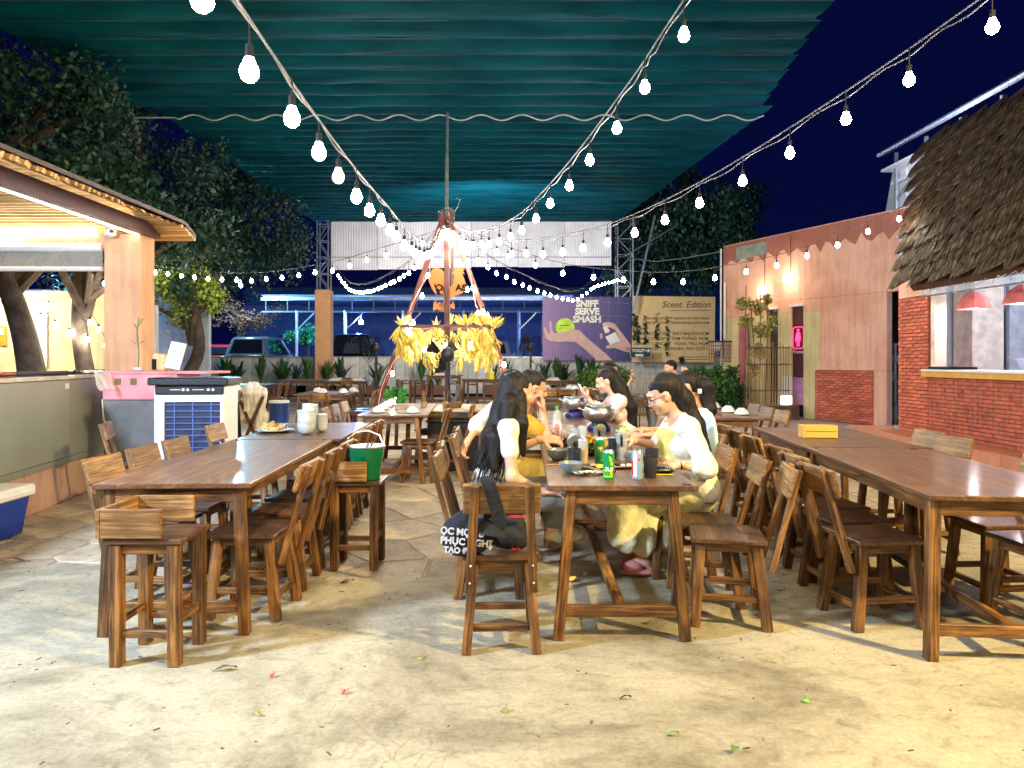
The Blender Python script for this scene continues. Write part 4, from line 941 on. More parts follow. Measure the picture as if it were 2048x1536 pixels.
sm = MB().box((0, 0, 0), (.50, .014, .0055)).mesh('louvre', flat('blue_louvre', (.11, .18, .46), .35))
for i in range(14):
    o = link('louvre', sm, t); o.location = (.03, -.165, .22 + i * .0555); o.rotation_euler = (R(25), 0, 0)
for x in (-.13, .03, .19): MB().box((x, -.158, .58), (.008, .01, .78)).build('grille_bar', bpy.data.materials['blue_louvre'], t)
mb = MB(); mb.cyl((.03, -.13, .6), (.03, -.15, .6), .235, n=28); mb.build('fan_disc', M['black'], t)
for a in range(5): MB().box((.03 + .12 * math.cos(a * 1.257), -.152, .6 + .12 * math.sin(a * 1.257)), (.16, .004, .07), Matrix.Rotation(-a * 1.257, 3, 'Y')).build('fan_blade', flat('fan_blade_blue', (.03, .04, .09), .3) if a == 0 else bpy.data.materials['fan_blade_blue'], t)
mb = MB()
for i in range(5): mb.box((-.323, .06, .25 + i * .17), (.006, .28, .13))
mb.build('side_vent', flat('vent_grey', (.35, .36, .38), .6), t)
for x in (-.25, .25): MB().cyl((x, .06, .0), (x, .06, .03), .03, n=8).build('caster', M['black'], t)

# blue cool box bottom left
t = thing('cool_box', 'blue and white picnic cool box cut off by the left picture edge', 'cool box', (-4.02, 5.45, 0))
mb = MB(); mb.add([(-.25, -.2, 0), (.21, -.2, 0), (.21, .2, 0), (-.25, .2, 0), (-.28, -.23, .30), (.25, -.23, .30), (.25, .23, .30), (-.28, .23, .30)], [(3, 2, 1, 0), (4, 5, 6, 7), (0, 1, 5, 4), (1, 2, 6, 5), (2, 3, 7, 6), (3, 0, 4, 7)]); mb.build('body', flat('cobalt_plastic', (.01, .05, .42), .35), t, bev=.015)
MB().box((0, 0, .34), (.57, .49, .09)).build('lid', M['white'], t, bev=.015); MB().tube([(.26, -.2, .3), (.28, -.2, .33), (.28, .2, .33), (.26, .2, .3)], .01, 6).build('handle', M['white'], t)

# ------------------------------------------------------------------ trees
def quads_mesh(name, V, m, smooth=False):
    """V: (n,4,3)"""
    n = len(V); me = bpy.data.meshes.new(name); me.vertices.add(n * 4); me.vertices.foreach_set('co', V.reshape(-1).astype(np.float32))
    me.loops.add(n * 4); me.loops.foreach_set('vertex_index', np.arange(n * 4, dtype=np.int32)); me.polygons.add(n)
    me.polygons.foreach_set('loop_start', np.arange(n, dtype=np.int32) * 4); me.polygons.foreach_set('loop_total', np.full(n, 4, dtype=np.int32))
    me.materials.append(m); me.update(calc_edges=True); return me
def leaf_cloud(blobs, n, size, hang=.3, seed=1):
    r = np.random.RandomState(seed); bw = np.array([b[3] for b in blobs]) ** 2; bw = bw / bw.sum(); ix = r.choice(len(blobs), n, p=bw)
    B = np.array(blobs)[ix]; u = r.normal(size=(n, 3)); u /= np.linalg.norm(u, axis=1)[:, None]
    rad = B[:, 3] * (r.rand(n) ** .45) * (1 + .18 * r.normal(size=n)); c = B[:, :3] + u * rad[:, None] * np.array([1, 1, .8])
    c[:, 2] -= hang * r.rand(n) ** 2
    d = r.normal(size=(n, 3)); d[:, 2] -= hang; d /= np.linalg.norm(d, axis=1)[:, None]; s = np.cross(d, r.normal(size=(n, 3))); s /= np.linalg.norm(s, axis=1)[:, None]
    L = size * (0.6 + .8 * r.rand(n)); L = L[:, None]; w = L * .28
    return np.stack([c - d * L / 2, c + s * w, c + d * L / 2, c - s * w], 1)
def tree(name, label, base, h, blobs, n, size, m, trunkr=.2, lean=(0, 0), hang=.3, seed=1, group=None, forks=True):
    t = thing(name, label, 'tree', base, group=group)
    r = random.Random(seed); tb = Vector((0, 0, 0)); mb = MB(); top = Vector((lean[0], lean[1], h))
    pts = [Vector((0, 0, 0)), top * .3 + Vector((r.uniform(-.15, .15), 0, 0)), top * .6 + Vector((r.uniform(-.2, .2), 0, 0)), top]
    full, _ = catmull(pts, 9); full = full[::3] + [full[-1]]
    mb.tube(full, [trunkr * (1.15 - .6 * i / len(full)) for i in range(len(full))], 9)
    for b in blobs[:9]:
        c = Vector(b[:3]); st = top * r.uniform(.6, .95); mid = st.lerp(c, .5) + Vector((r.uniform(-.2, .2), r.uniform(-.2, .2), .1)); fl_, _ = catmull([st, mid, c], 9); fl_ = fl_[::4] + [fl_[-1]]
        mb.tube(fl_, [trunkr * .42 * (1 - .8 * i / len(fl_)) + .01 for i in range(len(fl_))], 6)
    mb.build('trunk', M['bark'], t, smooth=True)
    link('crown', quads_mesh('crown', leaf_cloud(blobs, n, size, hang, seed), m), t)
    return t
def blobs(cx, cy, cz, rx, ry, rz, n, br, seed):
    r = random.Random(seed); out = []
    while len(out) < n:
        x, y, z = r.uniform(-1, 1), r.uniform(-1, 1), r.uniform(-1, 1)
        if x * x + y * y + z * z < 1: out.append((cx + x * rx, cy + y * ry, cz + z * rz, br * r.uniform(.6, 1.3)))
    return out
TG = 'trees behind the hut and canopy'
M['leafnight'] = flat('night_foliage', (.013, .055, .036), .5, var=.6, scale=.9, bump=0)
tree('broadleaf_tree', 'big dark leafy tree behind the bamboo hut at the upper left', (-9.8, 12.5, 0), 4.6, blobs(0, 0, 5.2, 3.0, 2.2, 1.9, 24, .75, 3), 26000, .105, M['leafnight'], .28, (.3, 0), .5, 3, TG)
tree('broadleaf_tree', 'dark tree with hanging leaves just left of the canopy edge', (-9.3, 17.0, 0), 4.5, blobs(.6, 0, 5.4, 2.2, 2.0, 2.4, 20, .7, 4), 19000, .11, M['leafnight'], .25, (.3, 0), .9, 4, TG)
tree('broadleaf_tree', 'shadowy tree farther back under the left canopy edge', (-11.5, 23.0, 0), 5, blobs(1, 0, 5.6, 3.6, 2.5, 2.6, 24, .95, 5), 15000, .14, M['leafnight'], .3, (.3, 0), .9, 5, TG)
tree('gnarled_tree', 'gnarled leaning tree trunk seen through the hut opening, nearer the cream wall', (-7.25, 11.2, 0), 3.1, blobs(-.6, .4, 3.9, 1.6, 1.2, .7, 12, .5, 6), 6000, .13, M['leafnight'], .21, (-.75, 0), .4, 6)
tree('gnarled_tree', 'straight trunk seen through the hut opening beside the peach pillar', (-7.0, 12.1, 0), 3.3, blobs(.3, .3, 4.0, 1.5, 1.2, .7, 12, .5, 7), 6000, .13, M['leafnight'], .15, (-.15, 0), .4, 7)
tree('forked_tree', 'small forked tree with bright yellow green leaves hung with bulbs beside the peach pillar', (-7.7, 17.2, 0), 2.7, blobs(-.2, 0, 3.2, 1.2, .7, .75, 16, .32, 8), 3600, .11, flat('lit_leaf', (.24, .34, .04), .5, var=.4, scale=3, bump=0), .17, (.15, 0), .3, 8)
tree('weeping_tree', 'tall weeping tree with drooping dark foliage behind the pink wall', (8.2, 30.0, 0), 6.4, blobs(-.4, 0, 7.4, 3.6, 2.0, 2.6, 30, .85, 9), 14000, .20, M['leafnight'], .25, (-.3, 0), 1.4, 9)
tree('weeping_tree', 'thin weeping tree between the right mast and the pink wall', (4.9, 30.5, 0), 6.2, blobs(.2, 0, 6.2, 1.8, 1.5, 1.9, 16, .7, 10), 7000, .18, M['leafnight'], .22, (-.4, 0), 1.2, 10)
tree('garden_tree', 'leafy branches hanging into the top right corner of the picture', (3.9, 4.5, 0) if False else (5.6, 4.8, 0), 4.4, [(-1.9, -.4, 3.95, .16), (-1.75, -.3, 4.05, .2), (-1.5, -.2, 4.2, .3), (-1.1, 0, 4.3, .35), (-.6, 0, 4.5, .5)], 1500, .09, M['leafnight'], .1, (-.4, 0), .1, 11)
# back carpark greenery
tree('street_tree', 'small bright green tree lit cyan by the carpark lamp', (-9.6, 34.0, .55), 1.6, blobs(0, 0, 2.2, 1.0, .7, .6, 10, .35, 12), 1600, .16, flat('cyan_leaf', (.05, .35, .15), .5, bump=0), .08, (0, 0), .2, 12)
tree('street_tree', 'bare reddish twiggy tree standing in the dark carpark', (-12.6, 33.0, .55), 2.6, blobs(.6, 0, 3.0, 1.9, 1, .7, 12, .5, 13), 1500, .12, flat('twig', (.22, .08, .04), .8, bump=0), .10, (.2, 0), .1, 13)
# low poster row and cream wall behind the hut
t = thing('cream_wall', 'cream boundary wall behind the hut with posters on it', 'wall', (-9.2, 13.6, 0)); MB().box((-.9, 0, 1.32), (5.6, .12, 2.64)).build('wall_face', M['creamp'], t); MB().box((2.12, .4, 1.2), (.45, .12, 2.4)).build('wall_end', M['greyp'], t)
t = thing('menu_poster', 'tall white menu poster with rows of tiny print on the cream wall', 'poster', (-8.78, 13.50, 1.50)); MB().box((0, 0, .25), (.24, .01, 1.05)).build('sheet', M['white'], t)
mb = MB()
for i in range(24):
    for j in range(4): mb.box((-.08 + j * .055, -.007, .72 - i * .036), (rnd.uniform(.02, .05), .002, .008))
mb.build('print', M['black'], t)
t = thing('menu_poster', 'orange snack poster at the left end of the cream wall', 'poster', (-9.55, 13.5, 1.80)); MB().box((0, 0, 0), (.28, .01, .36)).build('sheet', flat('orange_poster', (.8, .25, .03), .6), t); MB().box((0, -.01, .08), (.18, .01, .12)).build('picture', M['white'], t)
t = thing('blue_wall', 'long blue lit shed wall behind the cream wall and trees', 'wall', (-12, 18, 0)); MB().box((0, 0, 1.55), (9, .15, 3.1)).build('wall_face', M['bluep'], t)
lamp('blue_yard_lamp', 'POINT', (-10.5, 16.6, 2.9), 60, (.25, .5, 1.0), .15)

# ------------------------------------------------------------------ far end of the yard
t = thing('boundary_wall', 'low white boarded wall with uprights behind the planters at the far end', 'wall', (0, 28.2, 0))
x = -13.5; pal = [MB().box((0, 0, 0), (.34, .05, 1.40)).mesh('board', flat('white_board', (.55, .55, .50), .6, var=.2, scale=4, rand=.15), .006)]
while x < 8.6:
    o = link('board', pal[0], t); o.location = (x, rnd.uniform(-.012, .012), .74 + rnd.uniform(-.01, .01)); x += .352
MB().box((-2.4, .05, 1.46), (22.4, .16, .05)).build('coping', M['galv'], t)
# carpark
M['carpark'] = flat('carpark_asphalt', (.04, .042, .05), .8)
mb = MB(); mb.box((-4, 46, .5), (46, 35, .08)); tag(mb.build('carpark_ground', M['carpark']), kind='structure')
cpm = flat('dull_carport_steel', (.16, .17, .19), .6)
t = thing('carport', 'long open steel carport with pale roof edge and thin columns behind the wall', 'carport', (-4, 33, 0))
MB().box((-.3, 0, 4.15), (14.2, .12, .16)).build('roof_edge', M['galv'], t); MB().box((-.3, 3.5, 4.3), (14.2, 7, .04)).build('roof', flat('carport_sheet', (.20, .25, .38), .5), t)
MB().box((-.3, 0, 3.55), (14.2, .06, .07)).build('lower_rail', cpm, t)
for i in range(15): MB().bar((-7.2 + i * .98, 0, 3.57), (-7.2 + i * .98, 0, 4.1), .035, .035).build('truss_post', cpm, t)
for x in (-5.8, -3.6, -.95, 1.8, 4.3): MB().cyl((x, 0, .54), (x, 0, 3.6), .07, n=8).build('column', M['galv'], t); MB().bar((x, 0, 2.7), (x + .8, 0, 3.5), .05, .05).build('strut', M['galv'], t)
t = thing('shed_row', 'blue lit row of closed shed fronts across the carpark', 'building', (-2, 44, 0))
mb = MB()
for i in range(60): mb.box((-14 + i * .6, .05 * (i % 2), 2.6), (.6, .1, 4.2))
mb.build('wall', flat('blue_cladding', (.06, .12, .34), .6), t); MB().box((4, -.2, 5.2), (36, .6, 1.0)).build('fascia', flat('dark_blue_fascia', (.03, .07, .22), .6), t)
for i in range(8): MB().box((-11 + i * 3.8, -.1, 1.7), (2.3, .08, 2.3)).build('shutter', flat('navy_shutter', (.02, .03, .2), .5) if i == 0 else bpy.data.materials['navy_shutter'], t)
t = thing('white_shed', 'pale blue white shed wall lit by the carpark lamp at far left', 'building', (-15.5, 31, 0)); MB().box((.2, 0, 1.75), (4.4, .2, 2.6)).build('wall', M['bluep'], t); MB().box((.2, -.1, 3.1), (4.5, .4, .08)).build('roof_edge', M['sheet'], t)
for x in (-1.2, .5, 1.6): MB().box((x, -.12, 1.7), (.05, .04, 2.4)).build('door_edge', M['galv'], t)
t = thing('sign_panels', 'stack of three small white panels on a post by the red car', 'sign', (-13.2, 31.5, .5))
MB().cyl((0, 0, 0), (0, 0, 2.8), .03, n=6).build('post', M['galv'], t)
for z in (1.9, 2.25, 2.6): MB().box((0, -.04, z), (.24, .03, .28)).build('panel', M['white'], t)
for nm, lb, x, y, z, e, c in (('carpark_floodlight', 'dazzling cyan white floodlight above the carport roof at left', -11.6, 31.0, 4.55, 700, (.30, .72, 1.0)), ('carpark_lamp', 'small blue lamp under the carport left of the tripod', -7.0, 33.6, 3.1, 420, (.10, .3, 1.0)), ('carpark_lamp', 'small blue lamp under the carport beside the purple poster', 1.7, 33.6, 3.05, 420, (.10, .3, 1.0))):
    t = thing(nm, lb, 'lamp', (x, y, z)); MB().ball((0, 0, 0), .11).build('lens', M['bluelamp'], t); MB().cyl((0, 0, .08), (0, 0, .4), .03, n=6).build('hanger', M['galv'], t); lamp('carpark_light', 'POINT', (x, y - .35, z - .1), e, c, .12)

def car(label, x, y, col, h=1.72, w=1.85, L=4.4, rz=0, kind='suv', lights='tail'):
    t = thing('parked_car', label, 'car', (x, y, .54), rz); m = flat('car_paint', col, .25, var=.03, coat=.8, bump=0)
    # side profile (y along car, z up)
    if kind == 'suv': prof = [(-L / 2, .45), (-L / 2 + .03, .95), (-L / 2 + .15, 1.02), (-L / 2 + .45, h - .06), (-L / 2 + .8, h), (.35, h), (1.05, 1.05), (L / 2 - .15, .95), (L / 2, .6), (L / 2, .3), (-L / 2, .3)]
    else: prof = [(-L / 2, .4), (-L / 2 + .05, .9), (-L / 2 + .75, .96), (-L / 2 + 1.35, h - .04), (-L / 2 + 1.8, h), (.45, h - .03), (1.15, .92), (L / 2 - .1, .78), (L / 2, .5), (L / 2, .28), (-L / 2, .28)]
    mb = MB(); vs = []; n = len(prof)
    for s, f in ((-1, 1), (1, 1)):
        for (yy, zz) in prof: vs.append((s * (w / 2 - (max(0, zz - .95) * .28)), yy, zz))
    mb.add(vs, [tuple(range(n)), tuple(range(2 * n - 1, n - 1, -1))] + [(i, n + i, n + (i + 1) % n, (i + 1) % n) for i in range(n)]); mb.build('body', m, t, bev=.05, smooth=True)
    gl = bpy.data.materials.get('car_glass') or flat('car_glass', (.01, .012, .02), .05, coat=1, bump=0)
    zr = h - .13; a = prof[3][0] - .03; ww = w / 2 - .33
    mb = MB(); mb.add([(-ww - .1, prof[2][0] - .04, 1.08), (ww + .1, prof[2][0] - .04, 1.08), (ww, prof[3][0] - .05, zr), (-ww, prof[3][0] - .05, zr)], [(0, 1, 2, 3)]) if kind == 'suv' else mb.add([(-ww - .1, prof[2][0] + .1, 1.0), (ww + .1, prof[2][0] + .1, 1.0), (ww, prof[3][0] - .06, zr), (-ww, prof[3][0] - .06, zr)], [(0, 1, 2, 3)]); mb.build('rear_window', gl, t)
    for s in (-1, 1):
        mb = MB(); xx = lambda z: s * (w / 2 - max(0, z - .95) * .28 + .012); mb.add([(xx(1.06), prof[3][0] + .0, 1.06), (xx(1.06), 1.0, 1.06), (xx(zr), .3, zr), (xx(zr), prof[3][0] + .25, zr)], [(0, 1, 2, 3)]); mb.build('side_window', gl, t)
        MB().box((s * (w / 2 - .16), -L / 2 - .01, .82), (.22, .05, .26)).build('tail_light', bpy.data.materials.get('tail_red') or flat('tail_red', (.5, .01, .01), .2, coat=.6, bump=0), t)
        for yy in (-L / 2 + .8, L / 2 - .85):
            wl = MB().cyl((s * (w / 2 - .2), yy, .33), (s * (w / 2 + .01), yy, .33), .33, n=16).build('wheel', M['black'], t); MB().cyl((s * (w / 2 + .0), yy, .33), (s * (w / 2 + .02), yy, .33), .2, n=10).build('rim', M['steel'], wl)
        MB().box((s * (w / 2 + .08), .75, 1.05), (.14, .08, .12)).build('mirror', m, t)
    MB().box((0, -L / 2 - .015, .68), (.42, .02, .18)).build('number_plate', M['white'], t); MB().box((0, -L / 2 - .02, .45), (w - .1, .08, .16)).build('bumper', m, t, bev=.02)
car('black off-roader parked behind the orange pillar and white wall', -6.6, 31.6, (.008, .008, .012), 1.9, 1.9, 4.4)
car('grey estate car with dark windows behind the planters at left', -10.8, 31.6, (.13, .14, .17), 1.78, 1.8, 4.6)
car('red hatchback parked behind the forked tree', -13.3, 32.6, (.45, .02, .03), 1.5, 1.75, 4.0, R(25))
car('dark saloon car parked by the pale shed at far left', -15.1, 30.3, (.01, .012, .02), 1.45, 1.8, 4.4, R(-60), 'saloon')
car('silver saloon car with a dark windscreen seen right of the husk ring', -.9, 31.6, (.20, .22, .27), 1.62, 1.8, 4.5, R(0), 'suv')

# posters on the far wall
def printed(parent, poly, y, m, th=.004):
    mb = MB(); mb.prism(poly, y, y - th); return mb
def pz(px, py, d=28.0): return ((px - 1024) * d / F, H - (py - YH) * d / F)
t = thing('billboard', 'purple billboard reading SNIFF SERVE SMASH with two hands and a tennis ball', 'billboard', (2.8, 28.0, 2.6))
def rel(pts, t): return [(pz(*p)[0] - t.location.x, pz(*p)[1] - t.location.z) for p in pts]
def purple():
    m, nt, b = new_mat('purple_print'); tc = nd(nt, 'ShaderNodeTexCoord'); sx = nd(nt, 'ShaderNodeSeparateXYZ'); nt.links.new(tc.outputs['Object'], sx.inputs[0]); mr = nd(nt, 'ShaderNodeMapRange'); mr.inputs[1].default_value = -1.7; mr.inputs[2].default_value = 1.7
    nt.links.new(sx.outputs[0], mr.inputs[0]); rp = ramp(nt, [(.34, .20, .38), (.13, .09, .26), (.05, .05, .18)]); nt.links.new(mr.outputs[0], rp.inputs[0]); nt.links.new(rp.outputs[0], b.inputs['Base Color']); b.inputs['Roughness'].default_value = .5; return m
printed(t, rel([(1085, 594), (1262, 594), (1262, 721), (1085, 721)], t), .0, None, .05).build('panel', purple(), t)
net = MB()
for i in range(9): net.tube([(-1.55 + i * .36, -.055, 1.25), (-1.62 + i * .36, -.055, .5), (-1.68 + i * .37, -.055, -.3), (-1.55 + i * .34, -.055, -1.2)], .007, 4)
for z in (.95, .45, -.6, -1.0): net.tube([(-1.7, -.055, z), (0, -.055, z + .05), (1.7, -.055, z - .02)], .006, 4)
net.build('net_lines', flat('net_print', (.25, .24, .42), .5), t)
M['handp'] = flat('hand_print', (.66, .42, .36), .5, var=.12, scale=4, bump=0, rand=0)
arm1 = [(1087, 655), (1088, 665), (1092, 676), (1100, 682), (1106, 683), (1118, 684), (1136, 683), (1150, 684), (1162, 692), (1180, 708), (1192, 721), (1225, 721), (1212, 708), (1190, 690), (1172, 674), (1160, 662), (1150, 659), (1140, 661), (1120, 665), (1108, 667), (1104, 660), (1103, 650), (1102, 642), (1098, 643), (1099, 655), (1100, 668), (1096, 666), (1090, 654)]
printed(t, rel(arm1, t), -.062, None).build('left_hand_print', M['handp'], t)
arm2 = [(1204, 648), (1208, 645), (1218, 644), (1230, 648), (1238, 660), (1250, 675), (1261, 690), (1261, 706), (1245, 702), (1230, 696), (1215, 697), (1210, 694), (1216, 690), (1228, 688), (1236, 684), (1238, 676), (1230, 660), (1222, 656), (1214, 654), (1205, 652)]
printed(t, rel(arm2, t), -.062, None).build('right_hand_print', M['handp'], t)
printed(t, rel([(1199, 668), (1204, 666), (1205, 676), (1200, 678)], t), -.062, None).build('fingertip_print', M['handp'], t)
cx, cz = rel([(1130, 655)], t)[0]; mb = MB(); mb.cyl((cx, -.052, cz), (cx, -.058, cz), .36, n=26); mb.build('ball_print', flat('lime_print', (.55, .85, .04), .5), t)
mb = MB(); mb.box((cx, -.061, cz + .08), (.36, .003, .03)); mb.box((cx, -.061, cz - .22), (.06, .003, .05)); mb.build('ball_mark', M['black'], t)
printed(t, rel([(1210, 674), (1230, 664), (1240, 682), (1220, 690)], t), -.068, None).build('bottle_label', M['white'], t)
printed(t, rel([(1205, 655), (1213, 650), (1219, 663), (1211, 667)], t), -.068, None).build('bottle_neck', M['steel'], t)
for i, s in enumerate(('SNIFF', 'SERVE', 'SMASH')):
    cx, cz = rel([(1174, 613.5 + i * 15.6)], t)[0]; o = link('lettering', text_mesh('lettering', s, .35, flat('cream_print', (.85, .82, .66), .5) if i == 0 else bpy.data.materials['cream_print'], .002, 'CENTER', bold=.018), t); o.rotation_euler = (R(90), 0, 0); o.location = (cx, -.062, cz)
t = thing('billboard', 'tan billboard reading Scent. Edition with lists of branch names and creepers', 'billboard', (6.2, 27.9, 2.6))
def pz2(p): return pz(p[0], p[1], 27.9)
def rel2(pts): return [(pz2(p)[0] - 6.2, pz2(p)[1] - 2.6) for p in pts]
printed(t, rel2([(1265, 592), (1430, 594), (1428, 725), (1263, 724)]), 0, None, .05).build('panel', flat('tan_print', (.80, .58, .27), .6, var=.06, rand=0), t)
ink = flat('brown_ink', (.10, .055, .025), .6)
for s, px, py, sz, sh, al in (('Scent. Edition', 1421, 615, .34, .25, 'RIGHT'), ('NHA BE CONCEPT SAIGON AN PHU NGHI', 1417, 639, .13, 0, 'RIGHT'), ('CONCEPT STORE CHON DONG KHOI HCM', 1418, 648, .13, 0, 'RIGHT'), ('URBAN CONCEPT · PHÚ NHUẬN-HCM', 1417, 670, .165, 0, 'RIGHT'), ('URBAN CONCEPT · TAM THẮNG, HCM', 1416, 680, .165, 0, 'RIGHT'), ('LIBRARY CONCEPT · VŨNG TÀU, HCM', 1416, 690, .165, 0, 'RIGHT'), ('OCEAN CONCEPT · SONASEA, PHÚ QUỐC', 1416, 700, .165, 0, 'RIGHT')):
    x, z = rel2([(px, py)])[0]; o = link('lettering', text_mesh('lettering', s, sz, ink, .002, al, sh, .002), t); o.rotation_euler = (R(90), 0, 0); o.location = (x, -.054, z)
mb = MB()
for py, a, b in ((621, 1340, 1420), (714, 1365, 1416), (719, 1365, 1416)):
    (xa, za), (xb, _) = rel2([(a, py), (b, py)]); mb.box(((xa + xb) / 2, -.054, za), (xb - xa, .003, .02))
mb.build('rule_line', ink, t)
for i, (px, p0, p1) in enumerate(((1268, 628, 680), (1272, 632, 670), (1290, 632, 690), (1313, 625, 695), (1334, 632, 715), (1276, 650, 685), (1362, 715, 724))):
    V = []
    for k in range(46):
        f = rnd.random(); x, z = pz(px + rnd.uniform(-4, 4) * (1 - f * .5), p0 + (p1 - p0) * f, 27.8); V.append((x, 27.82 + rnd.uniform(-.06, 0), z))
    V = np.array(V); r_ = np.random.RandomState(i); d = r_.normal(size=(46, 3)) * .05; s = r_.normal(size=(46, 3)) * .03
    o = tag(link('creeper', quads_mesh('creeper', np.stack([V - d, V + s, V + d, V - s], 1), M['leafd'])), ['thick creeper strand on the left edge of the tan billboard', 'short creeper strand just inside the left edge of the tan billboard', 'creeper strand crossing the left end of the two print lines', 'long creeper strand left of the middle of the tan billboard', 'thin long creeper strand reaching down through the branch names', 'small faint creeper tuft above the arrow sign', 'tiny creeper tuft at the bottom rule lines of the tan billboard'][i], 'creeper', 'creepers over the tan billboard')
t = thing('arrow_sign', 'small dark green arrow sign with worn white lettering at the tan billboard', 'sign', (*[pz(1281, 705, 27.3)[0]], 27.3, pz(1281, 705, 27.3)[1]))
MB().box((0, 0, 0), (.80, .03, .40)).build('board', flat('dark_green_paint', (.02, .05, .03), .5), t); mb = MB()
for sx in (-1, 1): mb.box((sx * .385, -.018, 0), (.012, .004, .38))
for sz in (-1, 1): mb.box((0, -.018, sz * .185), (.78, .004, .012))
mb.prism([(.18, .05), (.18, .09), (.27, .09), (.27, .15), (.37, .07), (.27, -.01), (.27, .05)], -.016, -.022); mb.build('arrow', M['white'], t)
o = link('lettering', text_mesh('lettering', 'TOILET', .15, M['white'], .002, 'CENTER', bold=.004), t); o.rotation_euler = (R(90), 0, 0); o.location = (-.08, -.018, .02)
MB().box((-.05, -.018, -.10), (.30, .004, .08)).build('name_strip', M['white'], t); MB().cyl((0, .04, -.9), (0, .04, .1), .02, n=6).build('post', M['galv'], t)
t = thing('switch_box', 'small white box at the end of the wall by the washroom path', 'box', (*[pz(1434, 692, 26)[0]], 26, pz(1434, 692, 26)[1])); MB().box((0, 0, 0), (.26, .1, .34)).build('housing', M['white'], t, bev=.01); MB().cyl((.04, -.05, .0), (.04, -.06, .0), .02, n=8).build('knob', M['black'], t)
t = thing('macrame_panel', 'faded red net panel hanging at the corner of the yellow wall', 'wall hanging', (5.55, 19.0, 1.62)); mb = MB()
for i in range(15): mb.tube([(-.38 + i * .055, -.0, .2), (-.37 + i * .055 + rnd.uniform(-.01, .01), 0, 0), (-.38 + i * .055, 0, -.32)], .012, 4)
for z in (.2, .1, .0, -.1, -.2, -.3): mb.tube([(-.4, 0, z), (.4, 0, z + rnd.uniform(-.02, .02))], .01, 4)
mb.build('netting', flat('faded_red_rope', (.30, .15, .15), .8), t); MB().cyl((-.42, 0, .22), (.42, 0, .22), .02, n=6).build('rod', M['oldwood'], t)

# ------------------------------------------------------------------ planters and plants
def blade_plant(name, label, x, y, z, n, h, w, m, cat='plant', group=None, seed=0, pot=True, spread=.5):
    r = random.Random(seed); t = thing(name, label, cat, (x, y, z), group=group); mb = MB()
    for i in range(n):
        a = r.uniform(0, 6.28); c, s = math.cos(a), math.sin(a); hh = h * r.uniform(.6, 1.05); o = spread * h * r.uniform(.1, .6); prev = None; ww = w * r.uniform(.7, 1.2); vs = []
        for k in range(6):
            f = k / 5; wd = ww * math.sin(math.pi * min(1, .12 + .88 * f)) * (1 if f > .25 else .4); px = c * o * f ** 1.7; py = s * o * f ** 1.7; pz_ = hh * f - .12 * hh * f ** 3; vs += [(px - s * wd, py + c * wd, pz_), (px + s * wd, py - c * wd, pz_)]
        mb.add(vs, [(2 * k, 2 * k + 1, 2 * k + 3, 2 * k + 2) for k in range(5)])
    mb.build('foliage', m, t)
    if pot: MB().box((0, 0, -.1), (.8, .3, .35)).build('planter_box', flat('brown_planter', (.16, .06, .03), .7) if not bpy.data.materials.get('brown_planter') else bpy.data.materials['brown_planter'], t, bev=.01)
    return t
pl = [(340, 26), (376, 26), (425, 25.5), (452, 26), (500, 26), (545, 26.5), (575, 26), (598, 26), (638, 26), (668, 26), (745, 26), (835, 26), (870, 26), (985, 26), (1010, 26.5), (1092, 26), (1122, 26), (1130, 26.5), (1165, 26), (1190, 26)]
ad = ['spiky', 'bushy', 'broad leaved', 'drooping', 'upright', 'sparse', 'dense']
lm = ['under the glowing terminal at far left', 'at the foot of the forked tree', 'right of the forked tree', 'in front of the red car', 'below the grey estate car', 'just right of the grey estate car', 'among the blue reflecting tables', 'left of the orange pillar', 'at the foot of the orange pillar', 'right of the orange pillar', 'behind the left pedestal fan', 'behind the left leg of the tripod', 'below the corn husks', 'under the right end of the husk ring', 'right of the husk ring', 'left below the purple billboard', 'below the tennis ball print', 'beside the fanned pale leaves', 'below the long printed arm', 'in front of the right mast']
for i, (px, d) in enumerate(pl):
    blade_plant('potted_plant', ad[i % 7] + ' green plant along the white wall, ' + lm[i], (px - 1024) * d / F, d + 1.1, .32, [26, 40, 20, 24, 20, 16, 44][i % 7], [1.25, 1.1, 1.2, 1.0, 1.35, 1.15, .95][i % 7] * 1.12, [.055, .035, .10, .07, .075, .10, .035][i % 7], [M['leafd'], M['leaf'], M['leaf']][i % 3], 'plant', 'plants along the white wall', i, True, [.5, .8, .8, 1.1, .4, .9, .8][i % 7])
def bush(name, label, x, y, z, bl, n, size, m, seed):
    t = thing(name, label, 'bush', (x, y, z)); link('foliage', quads_mesh('foliage', leaf_cloud(bl, n, size, .1, seed), m), t); MB().tube([(0, 0, -z), (.03, 0, .4)], .03, 6).build('stem', M['bark'], t)
    return t
bush('bush', 'big feathery green bush at the corner before the yellow wall', 4.55, 17.2, 0, blobs(0, 0, .78, .62, .4, .55, 18, .26, 21), 9000, .085, flat('bush_green', (.045, .15, .025), .5, var=.5, scale=3, bump=0), 21)
bush('bush', 'second darker green bush beside the planter by the plank door', 5.2, 17.6, 0, blobs(0, 0, .72, .38, .3, .5, 12, .24, 22), 4500, .085, M['leaf'], 22)
bush('bush', 'light green bush behind the seated pair near the purple billboard', 2.6, 20.5, 0, blobs(0, 0, .9, .7, .4, .35, 12, .28, 23), 3000, .10, M['leafl'], 23)
bush('fern', 'small bright green fern in a pot on the table under the tripod', -1.76, 11.0, .66, blobs(0, 0, .14, .16, .16, .14, 10, .06, 24), 1300, .05, flat('fern_green', (.10, .42, .06), .5, var=.4, bump=0), 24)
